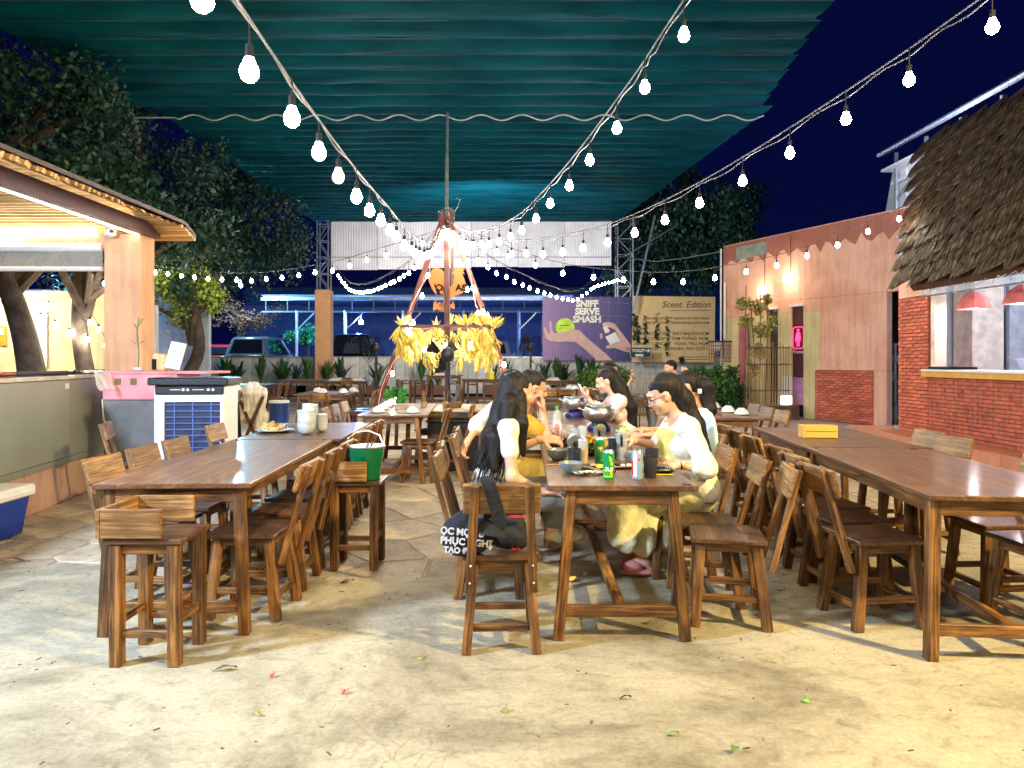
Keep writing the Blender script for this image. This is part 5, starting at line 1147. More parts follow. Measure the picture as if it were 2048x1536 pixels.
# bamboo clump and screen
t = thing('bamboo_clump', 'slender bamboo stems with sparse golden leaves in front of the washroom doors', 'bamboo', (5.75, 16.9, 0))
for i in range(6):
    x = -.35 + i * .13 + rnd.uniform(-.03, .03); mb = MB(); mb.tube([(x, rnd.uniform(-.1, .1), .3), (x + .02, 0, 1.5), (x + rnd.uniform(-.12, .08), .05, rnd.uniform(2.3, 3.1))], .011, 5); mb.build('stem', M['bark'], t)
bl_ = [(-.35, 0, 2.7, .18), (-.3, 0, 2.3, .16), (.0, 0, 2.6, .2), (.1, 0, 2.1, .22), (.0, 0, 1.6, .2), (.2, 0, 2.8, .15), (.35, 0, 2.3, .12), (-.1, 0, 1.2, .16)]
link('foliage', quads_mesh('foliage', leaf_cloud(bl_, 900, .10, .15, 31), flat('golden_leaf', (.30, .27, .05), .5, bump=0)), t)
t = thing('bamboo_screen', 'low screen of thin upright bamboo canes with two cross rails', 'screen', (5.85, 16.6, .3))
for i in range(17): MB().cyl((-.48 + i * .06, 0, 0), (-.48 + i * .06 + rnd.uniform(-.01, .01), 0, 1.35 + rnd.uniform(-.03, .12)), .011, n=6).build('cane', M['palewood'], t)
for z in (.35, .95, 1.33): MB().cyl((-.52, -.02, z), (.52, -.02, z), .014, n=6).build('rail', M['oldwood'], t)
t = thing('planter_crate', 'brown slatted wooden planter crate under the bamboo screen', 'planter', (5.85, 16.45, 0))
for z in (.06, .17, .28): MB().box((0, -.2, z), (1.15, .025, .09)).build('slat', M['oldwood'], t, bev=.004); MB().box((.56, 0, z), (.025, .4, .09)).build('slat', M['oldwood'], t, bev=.004); MB().box((-.56, 0, z), (.025, .4, .09)).build('slat', M['oldwood'], t, bev=.004)
for x in (-.55, .55): MB().box((x, -.215, .17), (.06, .02, .34)).build('corner_post', M['oldwood'], t)
t = thing('box_lamp', 'small glowing white box standing on the planter crate', 'box', (6.2, 16.4, .34)); MB().box((0, 0, .1), (.22, .15, .2)).build('shade', emit('white_glow', (.9, .95, 1), 2.5), t, bev=.02); MB().box((0, 0, .205), (.2, .13, .01)).build('lid', M['white'], t)

# ------------------------------------------------------------------ tables
def table(label, x, y, W_, L_, rz=0, splay=.03, inset=.06, group='wooden tables', mat=None, h=.75, clips=(), long_rail=True, name='wooden_table'):
    """origin: near-left corner on the ground; extends +x by W_, +y by L_"""
    t = thing(name, label, 'table', (x, y, 0), rz, group); m = M['wood']
    nb = 1
    MB().box((W_ / 2, L_ / 2, h - .013), (W_, L_, .026)).build('tabletop', mat or M['top'], t, bev=.004)
    zt = h - .027; a = inset
    for sx in (0, 1):
        for sy in (0, 1):
            fx = (W_ - .03 + splay * .0) if sx else .03; tx = W_ - a - splay - .03 if sx else a + splay + .03; fx = tx + (splay + a * .6) * (1 if sx else -1)
            fy = (L_ - .05) if sy else .045; beam(t, 'leg', (fx, fy, 0), (tx, fy + (-.01 if sy else .01), zt), .052, .052, m, side=(1, 0, 0))
    for sy in (0, 1):
        y_ = L_ - .05 if sy else .045; beam(t, 'apron', (a + .06, y_, zt - .035), (W_ - a - .06, y_, zt - .035), .07, .024, m, side=(0, 0, 1)); 
        k = .14 / zt; xa = (a + splay + .03) - (splay + a * .6) * (1 - k); beam(t, 'stretcher', (xa, y_, .14), (W_ - xa, y_, .14), .055, .03, m, side=(0, 0, 1))
    for sx in (0, 1): x_ = W_ - a - .05 if sx else a + .05; beam(t, 'apron', (x_, .08, zt - .035), (x_, L_ - .08, zt - .035), .07, .024, m, side=(0, 0, 1))
    if long_rail: beam(t, 'stretcher', (W_ / 2, .06, .14), (W_ / 2, L_ - .06, .14), .05, .04, m, side=(1, 0, 0))
    for cx, cy in clips: MB().cyl((cx, cy, h), (cx, cy, h + .004), .022, n=14).build('joint_plate', M['blackm'], t)
    return t
tA = table('bare glossy long table at front left reflecting the bulbs', -2.03, 3.5, .755, 1.96, R(2.2), .02, .02, clips=((.06, 1.93), (.70, 1.93)))
tB = table('second long table behind the front left one, with stacked bowls and a cracker plate', -2.105, 5.475, .80, 1.47, R(2.2), .02, .02)
tE = table('front centre table with soda cans and dishes where the two women sit', .172, 3.46, .715, 1.85, R(-1.0), .03, .055, clips=((.67, .05),))
tE2 = table('middle table of the centre row, holding the steaming steel pot', .205, 5.32, .73, 1.6, R(-1.5), .03, .055)
tE3 = table('rear table of the centre row beside the woman holding the phone', .25, 6.93, .76, 1.6, R(-1.5), .03, .055)
aC = R(-5.5)
tC = table('bare front right table cut off by the right picture edge', 1.85, 3.22, .80, 1.78, aC, .015, .0, clips=((.06, 1.75), (.7, 1.75)))
tD = table('right table with the yellow wooden tissue box, behind the front right one', 1.85 + 1.79 * math.sin(-aC), 3.22 + 1.79 * math.cos(aC), .80, 1.5, aC, .015, .0)
tF = table('table laid with upturned bowls and chopsticks in front of the tripod', -1.68, 7.85, .76, 2.2, R(3), .04, .05)
tG = table('pale topped low table right of the fan pole', -1.35, 8.95, 1.25, 1.25, 0, .02, .02, mat=M['paletop'], h=.73)
tI = table('table set with three upturned bowls on the right, behind the ponytailed woman', 1.90, 7.5, .72, 1.9, R(-3), .03, .05)
tJ = table('small table with four upturned bowls in the left middle distance', -3.82, 12.6, .95, 1.5, R(4), .03, .05)
tK = table('far left table with white napkins before the white wall', -5.4, 20.5, 1.2, 1.3, R(3), .03, .05)
tH = table('square table between the man and the woman with raised hand', 1.35, 11.3, 1.0, 1.0, R(-3), .05, .05, long_rail=False)
tN = table('table with four upturned bowls behind the steel pots', .42, 14.4, 1.35, 1.4, R(0), .03, .05)
tL = table('far table shining blue at left, nearer the cloth draped chair', -7.2, 17.2, 1.3, 1.3, R(4), .03, .05)
tM_ = table('far table shining blue at left, farther one', -6.9, 21.2, 1.3, 1.3, R(4), .03, .05)
tO = table('tall narrow bar table under the corn husks with a napkin', -2.55, 21.0, 1.1, .8, 0, .04, .05, h=.9)
tP = table('dark far table with a yellow sauce bottle behind the long haired woman', -1.6, 22.5, 1.6, .8, 0, .02, .03, h=.75)
tQ = table('far table with small plates behind the ponytail of the nearest woman', .9, 21.0, 1.5, .9, 0, .03, .03)
tR_ = table('far table by the leafy plants at the foot of the orange pillar', -6.2, 24.0, 1.2, .8, 0, .03, .03)

# ------------------------------------------------------------------ chairs
def chair(label='x', bolts=False):
    """origin on the ground under the seat centre; the sitter looks towards +y"""
    t = thing('wooden_chair', label, 'chair', (0, 0, 0)); m = M['wood']
    MB().box((0, .0, .438), (.36, .37, .024)).build('seat', M['seatwood'], t, bev=.005)
    for sx in (-1, 1):
        beam(t, 'leg', (sx * .158, .165, 0), (sx * .125, .135, .425), .044, .048, m, side=(1, 0, 0)); beam(t, 'leg', (sx * .162, -.185, 0), (sx * .125, -.135, .425), .044, .052, m, side=(1, 0, 0))
        beam(t, 'side_rail', (sx * .125, -.115, .400), (sx * .125, .115, .400), .022, .046, m, side=(1, 0, 0)); beam(t, 'stretcher', (sx * .150, -.150, .15), (sx * .150, .135, .15), .022, .034, m, side=(1, 0, 0))
        beam(t, 'back_post', (sx * .148, -.205, .29), (sx * .118, -.345, .80), .040, .028, m, side=(1, 0, 0))
    for y, z in ((.136, .400), (-.136, .400)): beam(t, 'apron', (-.105, y, z), (.105, y, z), .046, .022, m, side=(0, 0, 1))
    for y, z in ((.155, .105), (-.170, .115)): beam(t, 'stretcher', (-.13, y, z), (.13, y, z), .032, .026, m, side=(0, 0, 1))
    L = .345; beam(t, 'backrest', (-L / 2, -.300, .735), (L / 2, -.300, .735), .145, .024, M['backwood'], side=(0, -.265, .964), bev=.006)
    if bolts:
        for sx in (-1, 1):
            for z in (.34, .425): MB().ball((sx * (.148 - (z - .29) * .06), -.225 - (z - .29) * .275, z), .006, n=8, m=4).build('bolt', M['steel'], t)
    return t
proto = chair('front chair with a black tote bag hung over its back', True)
used_chair = [False]
plain = None
def place(o, x, y, rz): o.location = (x, y, 0); o.rotation_euler = (0, 0, R(rz))
place(proto, -.055, 3.52, 2); proto['group'] = 'wooden chairs with slanted backs'
def put(label, x, y, rz, scale=1):
    global plain
    if plain is None: plain = chair(label); o = plain
    else: o = copy_tree(plain)
    o['label'] = label; o['group'] = 'wooden chairs with slanted backs'; o['category'] = 'chair'; place(o, x, y, rz + rnd.uniform(-2.5, 2.5)); return o
ordn = ['nearest', 'second', 'third', 'fourth', 'fifth', 'sixth']
for i, y in enumerate((4.12, 4.60, 5.08)): put(ordn[i] + ' chair facing in from the hut side of the front left table', -2.02 - .01 * i, y, -90)
put('chair facing in from the hut side of the table with stacked bowls', -2.22, 6.2, -90)
put('chair standing askew right in front of the air cooler', -3.25, 6.45, -70)
for i, y in enumerate((3.92, 4.40, 4.88)): put(ordn[i] + ' chair tucked under the aisle side of the front left table', -1.40 - .01 * i, y, 90)
for i, y in enumerate((5.62, 6.05, 6.50)): put(ordn[i] + ' chair on the aisle side of the table with stacked bowls', -1.50 - .01 * i, y, 90)
# centre row, right side
put('empty stool-like chair beside the leg of the front centre table, nearest the camera', 1.12, 3.80, 77)
put('empty chair behind the nearest one, right of the woman with glasses', 1.08, 4.12, 84); put('chair the woman with glasses sits on', 1.05, 4.62, 88)
put('chair of the ponytailed woman in pale blue', 1.22, 5.45, 90); put('chair of the woman in the pale pink blouse', 1.20, 7.25, 90)
# centre row, left side
put('chair of the long haired woman in the white top', -.12, 4.26, -88); put('chair behind the long haired woman, its backrest under a resting hand', -.14, 4.80, -84); put('chair of the woman in the mustard dress', -.10, 5.28, -88); put('chair of the hidden person with the white sleeve', -.12, 5.85, -88)
# right tables, left side
for i, (x, y) in enumerate(((1.88, 3.78), (1.94, 4.20), (1.99, 4.58))): put(ordn[i] + ' chair on the left side of the front right table', x, y, -84)
for i, (x, y) in enumerate(((2.03, 5.22), (2.07, 5.68), (2.11, 6.12))): put(ordn[i] + ' chair on the left side of the table with the tissue box', x, y, -84)
for i, (x, y) in enumerate(((2.68, 3.66), (2.74, 4.12))): put(ordn[i] + ' chair facing the front right table from the brick wall side', x, y, 96)
for i, (x, y) in enumerate(((2.86, 5.15), (2.92, 5.60))): put(ordn[i] + ' chair facing the tissue box table from the brick wall side', x, y, 96)
# table F
for i, y in enumerate((8.35, 8.95, 9.55)): put(ordn[i] + ' chair on the left side of the table laid before the tripod', -1.84 - .03 * i, y, -88)
for i, (x, y) in enumerate(((-1.04, 8.15), (-.80, 8.75))): put(ordn[i] + ' chair on the right side of the table laid before the tripod', x, y, 85 + 4 * i)
put('chair with a pale shining backrest by the fan pole', -1.02, 9.45, 60)
# table I
for i, y in enumerate((7.85, 8.45, 9.05)): put(ordn[i] + ' chair on the wall side of the table with three upturned bowls', 2.62 + .05 * i, y, 92)
put('chair tucked in at the left of the table with three upturned bowls', 2.05, 7.95, -92)
# table J and beyond
put('dark low backed chair in front of the small table with four bowls', -3.15, 12.1, 2); put('chair left of the small table with four bowls, orange backrest', -4.15, 12.4, -60)
for i, (x, y) in enumerate(((-2.75, 12.9), (-2.8, 13.5))): put(ordn[i] + ' chair on the right side of the small table with four bowls', x, y, 90)
put('chair left of the far table with white napkins', -4.6, 19.9, 180); put('chair right of the nearer blue shining table', -5.75, 17.0, 95); put('second chair right of the nearer blue shining table', -5.8, 17.7, 100)
put('chair by the farther blue shining table, high dark back', -5.2, 21.0, 95); put('second chair by the farther blue shining table', -5.3, 21.7, 95); put('chair at left of the nearer blue shining table', -6.6, 16.6, 10)
put('chair of the woman with the raised hand', 1.30, 11.5, -90); put('chair of the man in the dark shirt at back', 2.75, 12.0, 90)
put('chair before the table with four upturned bowls behind the pots', .75, 14.0, 0); put('second chair before the table with four upturned bowls behind the pots', 1.35, 14.0, 0)

# box armed high stools
def box_stool(label, x, y, rz):
    t = thing('box_stool', label, 'stool', (x, y, 0), R(rz), 'high stools with low boards round three sides'); m = M['wood']
    MB().box((.0, 0, .552), (.35, .32, .024)).build('seat', M['seatwood'], t, bev=.005)
    for sx, xx in ((-1, -.125), (1, .13)):
        for sy in (-1, 1): beam(t, 'leg', (xx, sy * .125, 0), (xx, sy * .125, .54), .05, .055, m, side=(1, 0, 0))
    for sy in (-1, 1):
        beam(t, 'apron', (-.10, sy * .125, .515), (.105, sy * .125, .515), .045, .022, m, side=(0, 0, 1)); beam(t, 'stretcher', (-.10, sy * .125, .14), (.105, sy * .125, .14), .034, .024, m, side=(0, 0, 1))
        beam(t, 'side_board', (-.175, sy * .165, .635), (.09, sy * .165, .635), .128, .02, M['backwood'], side=(0, 0, 1), bev=.004)
    beam(t, 'stretcher', (-.125, -.10, .19), (-.125, .10, .19), .034, .024, m, side=(0, 0, 1)); beam(t, 'stretcher', (.13, -.10, .19), (.13, .10, .19), .034, .024, m, side=(0, 0, 1))
    beam(t, 'back_board', (-.186, -.175, .635), (-.186, .175, .635), .128, .02, M['backwood'], side=(0, 0, 1), bev=.004)
    return t
box_stool('high stool with side boards standing at the end of the front left table', -1.62, 3.33, 0)
box_stool('high stool with side boards carrying the green ice bucket', -1.02, 4.80, 0)
# plain stools far back
def stool(label, x, y, h=.62, w=.34):
    t = thing('bar_stool', label, 'stool', (x, y, 0), 0, 'plain stools along the far wall'); MB().box((0, 0, h - .015), (w, w, .03)).build('seat', M['wood'], t)
    for sx in (-1, 1):
        for sy in (-1, 1): MB().box((sx * (w / 2 - .03), sy * (w / 2 - .03), (h - .031) / 2), (.05, .05, h - .031)).build('leg', M['wood'], t)
    for z in (.15, h - .1):
        for sy in (-1, 1): MB().box((0, sy * (w / 2 - .03), z), (w - .11, .03, .04)).build('stretcher', M['wood'], t)
for i, (px, y, lb) in enumerate(((812, 22.5, 'stool below the tripod leg, left of the bar table'), (838, 22.5, 'stool between the tripod leg and the bar table'), (855, 21.6, 'light stool tucked by the bar table'), (905, 22.2, 'stool right below the fan motor'), (945, 21.6, 'stool left of the yellow bottle'), (978, 20.8, 'stool right in front of the yellow bottle table'), (1006, 22, 'stool just behind the dark table, near the long haired woman'))):
    stool(lb, (px - 1024) * y / F, y, .72)

# ------------------------------------------------------------------ people: smooth implicit bodies turned into meshes
def V3(*a): return np.array(a, dtype=np.float64)
def cone(a, b, ra, rb): return ('c', np.array(a, float), np.array(b, float), ra, rb)
def ell(c, r, Rm=None): return ('e', np.array(c, float), np.array(r, float), None if Rm is None else np.array(Rm, float))
def field(P_, prims, k):
    d = None
    for p in prims:
        if p[0] == 'c':
            a, b, ra, rb = p[1:]; ab = b - a; t = np.clip(((P_ - a) @ ab) / max(1e-9, ab @ ab), 0, 1); q = np.linalg.norm(P_ - a - t[:, None] * ab, axis=1) - (ra + (rb - ra) * t)
        else:
            c, r, Rm = p[1:]; v = P_ - c
            if Rm is not None: v = v @ Rm          # Rm columns = local axes
            k0 = np.linalg.norm(v / r, axis=1); k1 = np.linalg.norm(v / (r * r), axis=1) + 1e-9; q = k0 * (k0 - 1) / k1
        if d is None: d = q
        elif k <= 0: d = np.minimum(d, q)
        else:
            h = np.clip(.5 + .5 * (d - q) / k, 0, 1); d = d * (1 - h) + q * h - k * h * (1 - h)
    return d
def nets(fn, lo, hi, h):
    lo = np.array(lo, float); hi = np.array(hi, float); n = np.ceil((hi - lo) / h).astype(int) + 1
    ax = [lo[i] + np.arange(n[i]) * h for i in range(3)]; G_ = np.stack(np.meshgrid(*ax, indexing='ij'), -1).reshape(-1, 3)
    v = fn(G_).reshape(n); s = v < 0
    c8 = [s[i:n[0] - 1 + i, j:n[1] - 1 + j, k:n[2] - 1 + k] for i in (0, 1) for j in (0, 1) for k in (0, 1)]
    sm = sum(c.astype(np.int8) for c in c8); act = (sm > 0) & (sm < 8); idx = np.argwhere(act)
    if len(idx) == 0: return np.zeros((0, 3)), np.zeros((0, 4), int)
    ids = -np.ones(act.shape, int); ids[act] = np.arange(len(idx)); acc = np.zeros((len(idx), 3)); cnt = np.zeros(len(idx))
    cor = [(i, j, k) for i in (0, 1) for j in (0, 1) for k in (0, 1)]
    for a in range(8):
        for b in range(a + 1, 8):
            A_, B_ = cor[a], cor[b]
            if sum(abs(A_[q] - B_[q]) for q in range(3)) != 1: continue
            va = v[idx[:, 0] + A_[0], idx[:, 1] + A_[1], idx[:, 2] + A_[2]]; vb = v[idx[:, 0] + B_[0], idx[:, 1] + B_[1], idx[:, 2] + B_[2]]
            m = (va < 0) != (vb < 0); t = np.where(m, va / np.where(va - vb == 0, 1, va - vb), 0)
            acc += np.where(m[:, None], np.array(A_) + (np.array(B_) - np.array(A_)) * t[:, None], 0); cnt += m
    vert = lo + (idx + acc / cnt[:, None]) * h; faces = []
    for axx in range(3):
        o1, o2 = [(1, 2), (2, 0), (0, 1)][axx]; sl = [slice(None)] * 3; sl2 = [slice(None)] * 3; sl[axx] = slice(0, -1); sl2[axx] = slice(1, None)
        e = s[tuple(sl)] != s[tuple(sl2)]; ii = np.argwhere(e); ok = (ii[:, o1] > 0) & (ii[:, o2] > 0) & (ii[:, o1] < act.shape[o1]) & (ii[:, o2] < act.shape[o2]); ii = ii[ok]
        def cid(d1, d2): q = ii.copy(); q[:, o1] -= d1; q[:, o2] -= d2; return ids[q[:, 0], q[:, 1], q[:, 2]]
        f = np.stack([cid(1, 1), cid(0, 1), cid(0, 0), cid(1, 0)], 1); fl = ~s[tuple(ii.T)]; f[fl] = f[fl][:, ::-1]; faces.append(f)
    return vert, np.concatenate(faces)
def join_mesh(name, parts, m):
    vs = []; fs = []; n = 0
    for v, f in parts:
        if len(v) == 0: continue
        vs.append(v); fs.append(f + n); n += len(v)
    v = np.concatenate(vs); f = np.concatenate(fs); me = bpy.data.meshes.new(name); me.vertices.add(len(v)); me.vertices.foreach_set('co', v.reshape(-1).astype(np.float32))
    me.loops.add(len(f) * 4); me.loops.foreach_set('vertex_index', f.reshape(-1).astype(np.int32)); me.polygons.add(len(f)); me.polygons.foreach_set('loop_start', np.arange(len(f), dtype=np.int32) * 4)
    me.polygons.foreach_set('loop_total', np.full(len(f), 4, dtype=np.int32)); me.update(calc_edges=True); me.polygons.foreach_set('use_smooth', [True] * len(f)); me.materials.append(m); return me
def bounds(prims, pad):
    lo = np.full(3, 1e9); hi = -lo
    for p in prims:
        if p[0] == 'c':
            for q, r in ((p[1], p[3]), (p[2], p[4])): lo = np.minimum(lo, q - r); hi = np.maximum(hi, q + r)
        else: r = p[2].max(); lo = np.minimum(lo, p[1] - r); hi = np.maximum(hi, p[1] + r)
    return lo - pad, hi + pad
def wrinkle(P_, amp, s=1.0):
    x, y, z = P_.T * s; a = np.abs(np.sin(19 * x + 2.4 * np.sin(9 * z + 7 * y) + 9 * z)); b = np.abs(np.sin(26 * z - 12 * x + 2.2 * np.sin(14 * y + 8 * x)))
    return amp * 1.5 * (1.2 - a ** .6 - .55 * b ** .6 + .5 * np.sin(23 * y + 5 * x))
def streak(P_, amp):
    x, y, z = P_.T; return amp * (np.sin(260 * x + 6 * np.sin(9 * z)) * np.sin(240 * y + 5 * np.sin(8 * z)) + .6 * np.sin(120 * x + 140 * y + 3 * np.sin(6 * z)))
def frame(fwd, up=(0, 0, 1)):
    f = np.array(fwd, float); f /= np.linalg.norm(f); u = np.array(up, float); r = np.cross(f, u); r /= np.linalg.norm(r); u = np.cross(r, f); return np.stack([r, f, u], 1)   # columns: right, forward, up
def hand(wrist, d, palm, right=True, curl=.5, s=1.0, spread=.12):
    """palm + four unequal bent fingers + thumb from the side of the palm"""
    d = np.array(d, float); d /= np.linalg.norm(d); n = np.array(palm, float); n -= d * (n @ d); n /= np.linalg.norm(n)
    side = np.cross(d, n) * (1 if right else -1)      # towards the thumb
    w = np.array(wrist, float); out = [cone(w - d * .02, w + d * .012 * s, .024 * s, .026 * s)]
    Rm = np.stack([side, d, n], 1); out.append(ell(w + d * .048 * s, np.array([.040, .048, .017]) * s, Rm))
    for i, (o, L) in enumerate(((.028, .072), (.010, .080), (-.009, .074), (-.027, .058))):
        b = w + (d * .080 + side * o) * s; dd = d + side * spread * o / .03; dd /= np.linalg.norm(dd); c = curl * (1 + .12 * i); p = b - d * .02 * s; L1 = L * s
        r = .0092 * s
        for k, fr in enumerate((.45, .32, .23)):
            ang = c * (k + .55); v = dd * math.cos(ang) + n * math.sin(ang); q = (b if k == 0 else p) + v * L1 * fr; out.append(cone(p if k else b - d * .015 * s, q, r, r * .92)); p = q; r *= .92
    b = w + (d * .022 + side * .026) * s; v = side * .75 + d * .62 + n * .35 * (1 + curl); v /= np.linalg.norm(v); q = b + v * .036 * s; out.append(cone(b, q, .0135 * s, .0115 * s)); v2 = side * .25 + d * .85 + n * .5 * (1 + curl); v2 /= np.linalg.norm(v2); out.append(cone(q, q + v2 * .030 * s, .0112 * s, .009 * s))
    return out
SK = {}
def skinm(col):
    k = tuple(col)
    if k not in SK:
        m, nt, b = new_mat('skin_tone'); b.inputs['Roughness'].default_value = .45; b.inputs['Subsurface Weight'].default_value = .08; b.inputs['Subsurface Radius'].default_value = (.02, .008, .004); b.inputs['Subsurface Scale'].default_value = .5
        tc = nd(nt, 'ShaderNodeTexCoord'); no = nd(nt, 'ShaderNodeTexNoise'); no.inputs['Scale'].default_value = 16; nt.links.new(tc.outputs['Object'], no.inputs['Vector']); rp = ramp(nt, [tuple(c * .88 for c in col), tuple(min(1, c * 1.1) for c in col)], [.35, .65]); nt.links.new(no.outputs['Fac'], rp.inputs[0]); nt.links.new(rp.outputs[0], b.inputs['Base Color']); SK[k] = m
    return SK[k]
def hair_mat():
    m, nt, b = new_mat('dark_hair'); tc = nd(nt, 'ShaderNodeTexCoord'); mp = nd(nt, 'ShaderNodeMapping'); mp.inputs['Scale'].default_value = (90, 90, 5); nt.links.new(tc.outputs['Object'], mp.inputs[0]); no = nd(nt, 'ShaderNodeTexNoise'); no.inputs['Scale'].default_value = 2.2; no.inputs['Detail'].default_value = 4; nt.links.new(mp.outputs[0], no.inputs['Vector'])
    rp = ramp(nt, [(.004, .003, .004), (.022, .016, .014)], [.35, .7]); nt.links.new(no.outputs['Fac'], rp.inputs[0]); nt.links.new(rp.outputs[0], b.inputs['Base Color']); b.inputs['Roughness'].default_value = .52; b.inputs['Specular IOR Level'].default_value = .3
    bp = nd(nt, 'ShaderNodeBump'); bp.inputs['Strength'].default_value = .8; bp.inputs['Distance'].default_value = .004; nt.links.new(no.outputs['Fac'], bp.inputs['Height']); nt.links.new(bp.outputs[0], b.inputs['Normal']); return m
M['hair'] = hair_mat(); M['eyew'] = flat('eye_white', (.42, .38, .36), .2, bump=0); M['iris'] = flat('iris', (.015, .008, .005), .1, bump=0); M['lip'] = flat('lips', (.45, .09, .08), .4, bump=0)
def cloth(name, col, rough=.85, var=.08): return flat(name, col, rough, var=var, scale=14, bump=.55, bscale=26, rand=0)
def person(label, base, pelvis, neck, head, look, sh, arms, legs, skin, tops=(), bottoms=(), hair='long', hairp=(), hh=.012, waist=.092, extra_skin=(), up=(0, 0, 1), hairline=.050, bare=True, noface=False):
    """sh: (right, left) shoulder points; arms: two of (elbow, wrist, handdir, palm, curl); legs: two of (hip, knee, ankle, toedir)"""
    t = thing('person', label, 'person', base); B0 = np.array(base, float); pelvis, neck, head = map(lambda q: np.array(q, float), (pelvis, neck, head)); sh = [np.array(q, float) for q in sh]
    Fm = frame(look, up); r_, f_, u_ = Fm.T; hp = lambda a, b, c: head + r_ * a + f_ * b + u_ * c
    hd = [ell(hp(0, -.012, .022), (.073, .092, .098), Fm), ell(hp(0, .022, -.040), (.056, .062, .066), Fm), cone(hp(0, .058, -.084), hp(0, .056, -.080), .022, .022), cone(hp(-.036, .048, -.030), hp(.036, .048, -.030), .032, .032)]
    hd += [cone(hp(0, .084, .020), hp(0, .098, -.022), .0065, .0105), cone(hp(-.009, .090, -.026), hp(.009, .090, -.026), .008, .008), cone(hp(-.032, .078, .030), hp(.032, .078, .030), .012, .012)]
    for s in (-1, 1): hd.append(ell(hp(s * .074, -.004, -.002), (.010, .020, .032), Fm))
    neckp = [cone(hp(0, -.018, -.05), neck + np.array([0, 0, -.01]), .050, .054)]
    tors = [cone(neck + (0, 0, -.035), (neck + pelvis) / 2 + (0, 0, .03), .062, waist * .93), cone((neck + pelvis) / 2 + (0, 0, .03), pelvis + (0, 0, .03), waist * .9, waist * 1.12), cone(sh[0], sh[1], .048, .048), cone(sh[0] * .7 + sh[1] * .3 + (0, 0, -.12), sh[0] * .3 + sh[1] * .7 + (0, 0, -.12), .076, .076), cone(neck + (0, 0, .0), sh[0], .040, .040), cone(neck + (0, 0, .0), sh[1], .040, .040)]
    limb = []; hands = []; A_ = []
    for i, (el, wr, hdv, pal, cu) in enumerate(arms):
        el = np.array(el, float); wr = np.array(wr, float); limb += [cone(sh[i], el, .041, .032), cone(el, wr, .033, .021)]; A_.append((sh[i], el, wr)); hands.append(hand(wr, hdv, pal, i == 0, cu))
    for (hi_, kn, an, td) in legs:
        hi_, kn, an, td = (np.array(q, float) for q in (hi_, kn, an, td)); td = td / np.linalg.norm(td); limb += [cone(hi_, kn, .082, .056), cone(kn, an, .054, .036), cone(an, an + td * .12 + (0, 0, -.055), .034, .026), cone(an + (0, 0, -.02), an - td * .03 + (0, 0, -.05), .03, .026)]
    allb = neckp + tors + limb; lo, hi = bounds(allb, .03)
    parts = [nets(lambda q: field(q, allb, .028), lo, hi, hh * 1.15)]
    def headf(q):
        d = field(q, hd + [cone(hp(0, -.018, -.05), neck, .050, .053)], .016)
        for s in (-1, 1):
            e = np.linalg.norm(q - hp(s * .031, .098, .010), axis=1) - .014; d = np.maximum(d, -e + 0) if False else -(_smin(-d, e, .010))
        mo = field(q, [cone(hp(-.018, .094, -.056), hp(.018, .094, -.056), .0022, .0022)], 0); d = -(_smin(-d, mo, .004)); return d
    lo, hi = head - .15, head + .15; parts.append(nets(headf, lo, hi, max(.0055, hh * .5)))
    for h_ in hands: lo, hi = bounds(h_, .012); parts.append(nets(lambda q: field(q, h_, .006), lo, hi, max(.0042, hh * .42)))
    parts = [(v - B0, f) for v, f in parts]
    link('body', join_mesh('body', parts, skinm(skin)), t)
    if not noface:
        for s in (-1, 1):
            mb = MB(); c = hp(s * .031, .079, .010) - B0; c = c - f_ * .004; mb.ball(c, .0118, n=12, m=8); mb.cur = 1; mb.ball(c + f_ * .0078 - u_ * .002, .0066, n=10, m=6); mb.build('eye', [M['eyew'], M['iris']], t, smooth=True)
            mb = MB(); mb.tube([hp(s * .014, .100, .030) - B0, hp(s * .030, .099, .036) - B0, hp(s * .047, .086, .031) - B0], [.0022, .003, .0015], 6); mb.build('eyebrow', M['hair'], t)
            mb = MB(); mb.tube([hp(s * .018, .094, .012) - B0, hp(s * .031, .0965, .0155) - B0, hp(s * .044, .087, .012) - B0], .0016, 5); mb.build('eyelash', M['hair'], t)
        mb = MB(); mb.tube([hp(-.022, .088, -.055) - B0, hp(-.008, .099, -.052) - B0, hp(0, .0995, -.0535) - B0, hp(.008, .099, -.052) - B0, hp(.022, .088, -.055) - B0], [.0015, .0042, .004, .0042, .0015], 6); mb.tube([hp(-.018, .089, -.059) - B0, hp(0, .099, -.062) - B0, hp(.018, .089, -.059) - B0], [.0015, .0052, .0015], 6); mb.build('lips', M['lip'], t, smooth=True)
    # clothes
    for nm, mt, prims, k, cuts, wr in list(tops) + list(bottoms):
        pr = []
        for p in prims:
            if p == 'torso': pr += [(q[0], q[1], q[2], q[3] + .011, q[4] + .011) for q in tors]
            elif isinstance(p, tuple) and p[0] == 'sleeve':
                _, i, frac, ex = p; s0, el, wr_ = A_[i]
                if frac <= 1: pr.append(cone(s0, s0 + (el - s0) * frac, .040 + ex, .036 + ex * 1.25))
                else: pr += [cone(s0, el, .040 + ex, .035 + ex), cone(el, el + (wr_ - el) * (frac - 1), .035 + ex, .029 + ex * 1.2)]
            else: pr.append(p)
        lo, hi = bounds(pr, .04)
        def cf(q):
            d = field(q, pr, k) + (wrinkle(q, wr) if nm != 'skirt' else .009 * np.sin(52 * q[:, 0] + 30 * q[:, 1] + 3 * np.sin(7 * q[:, 2])) * np.clip((.58 - q[:, 2]) * 6, .25, 1.2))
            for (p0, nn) in cuts: d = np.maximum(d, (q - np.array(p0, float)) @ (np.array(nn, float) / np.linalg.norm(nn)))
            return d
        v, f = nets(cf, lo, hi, hh); link(nm, join_mesh(nm, [(v - B0, f)], mt), t)
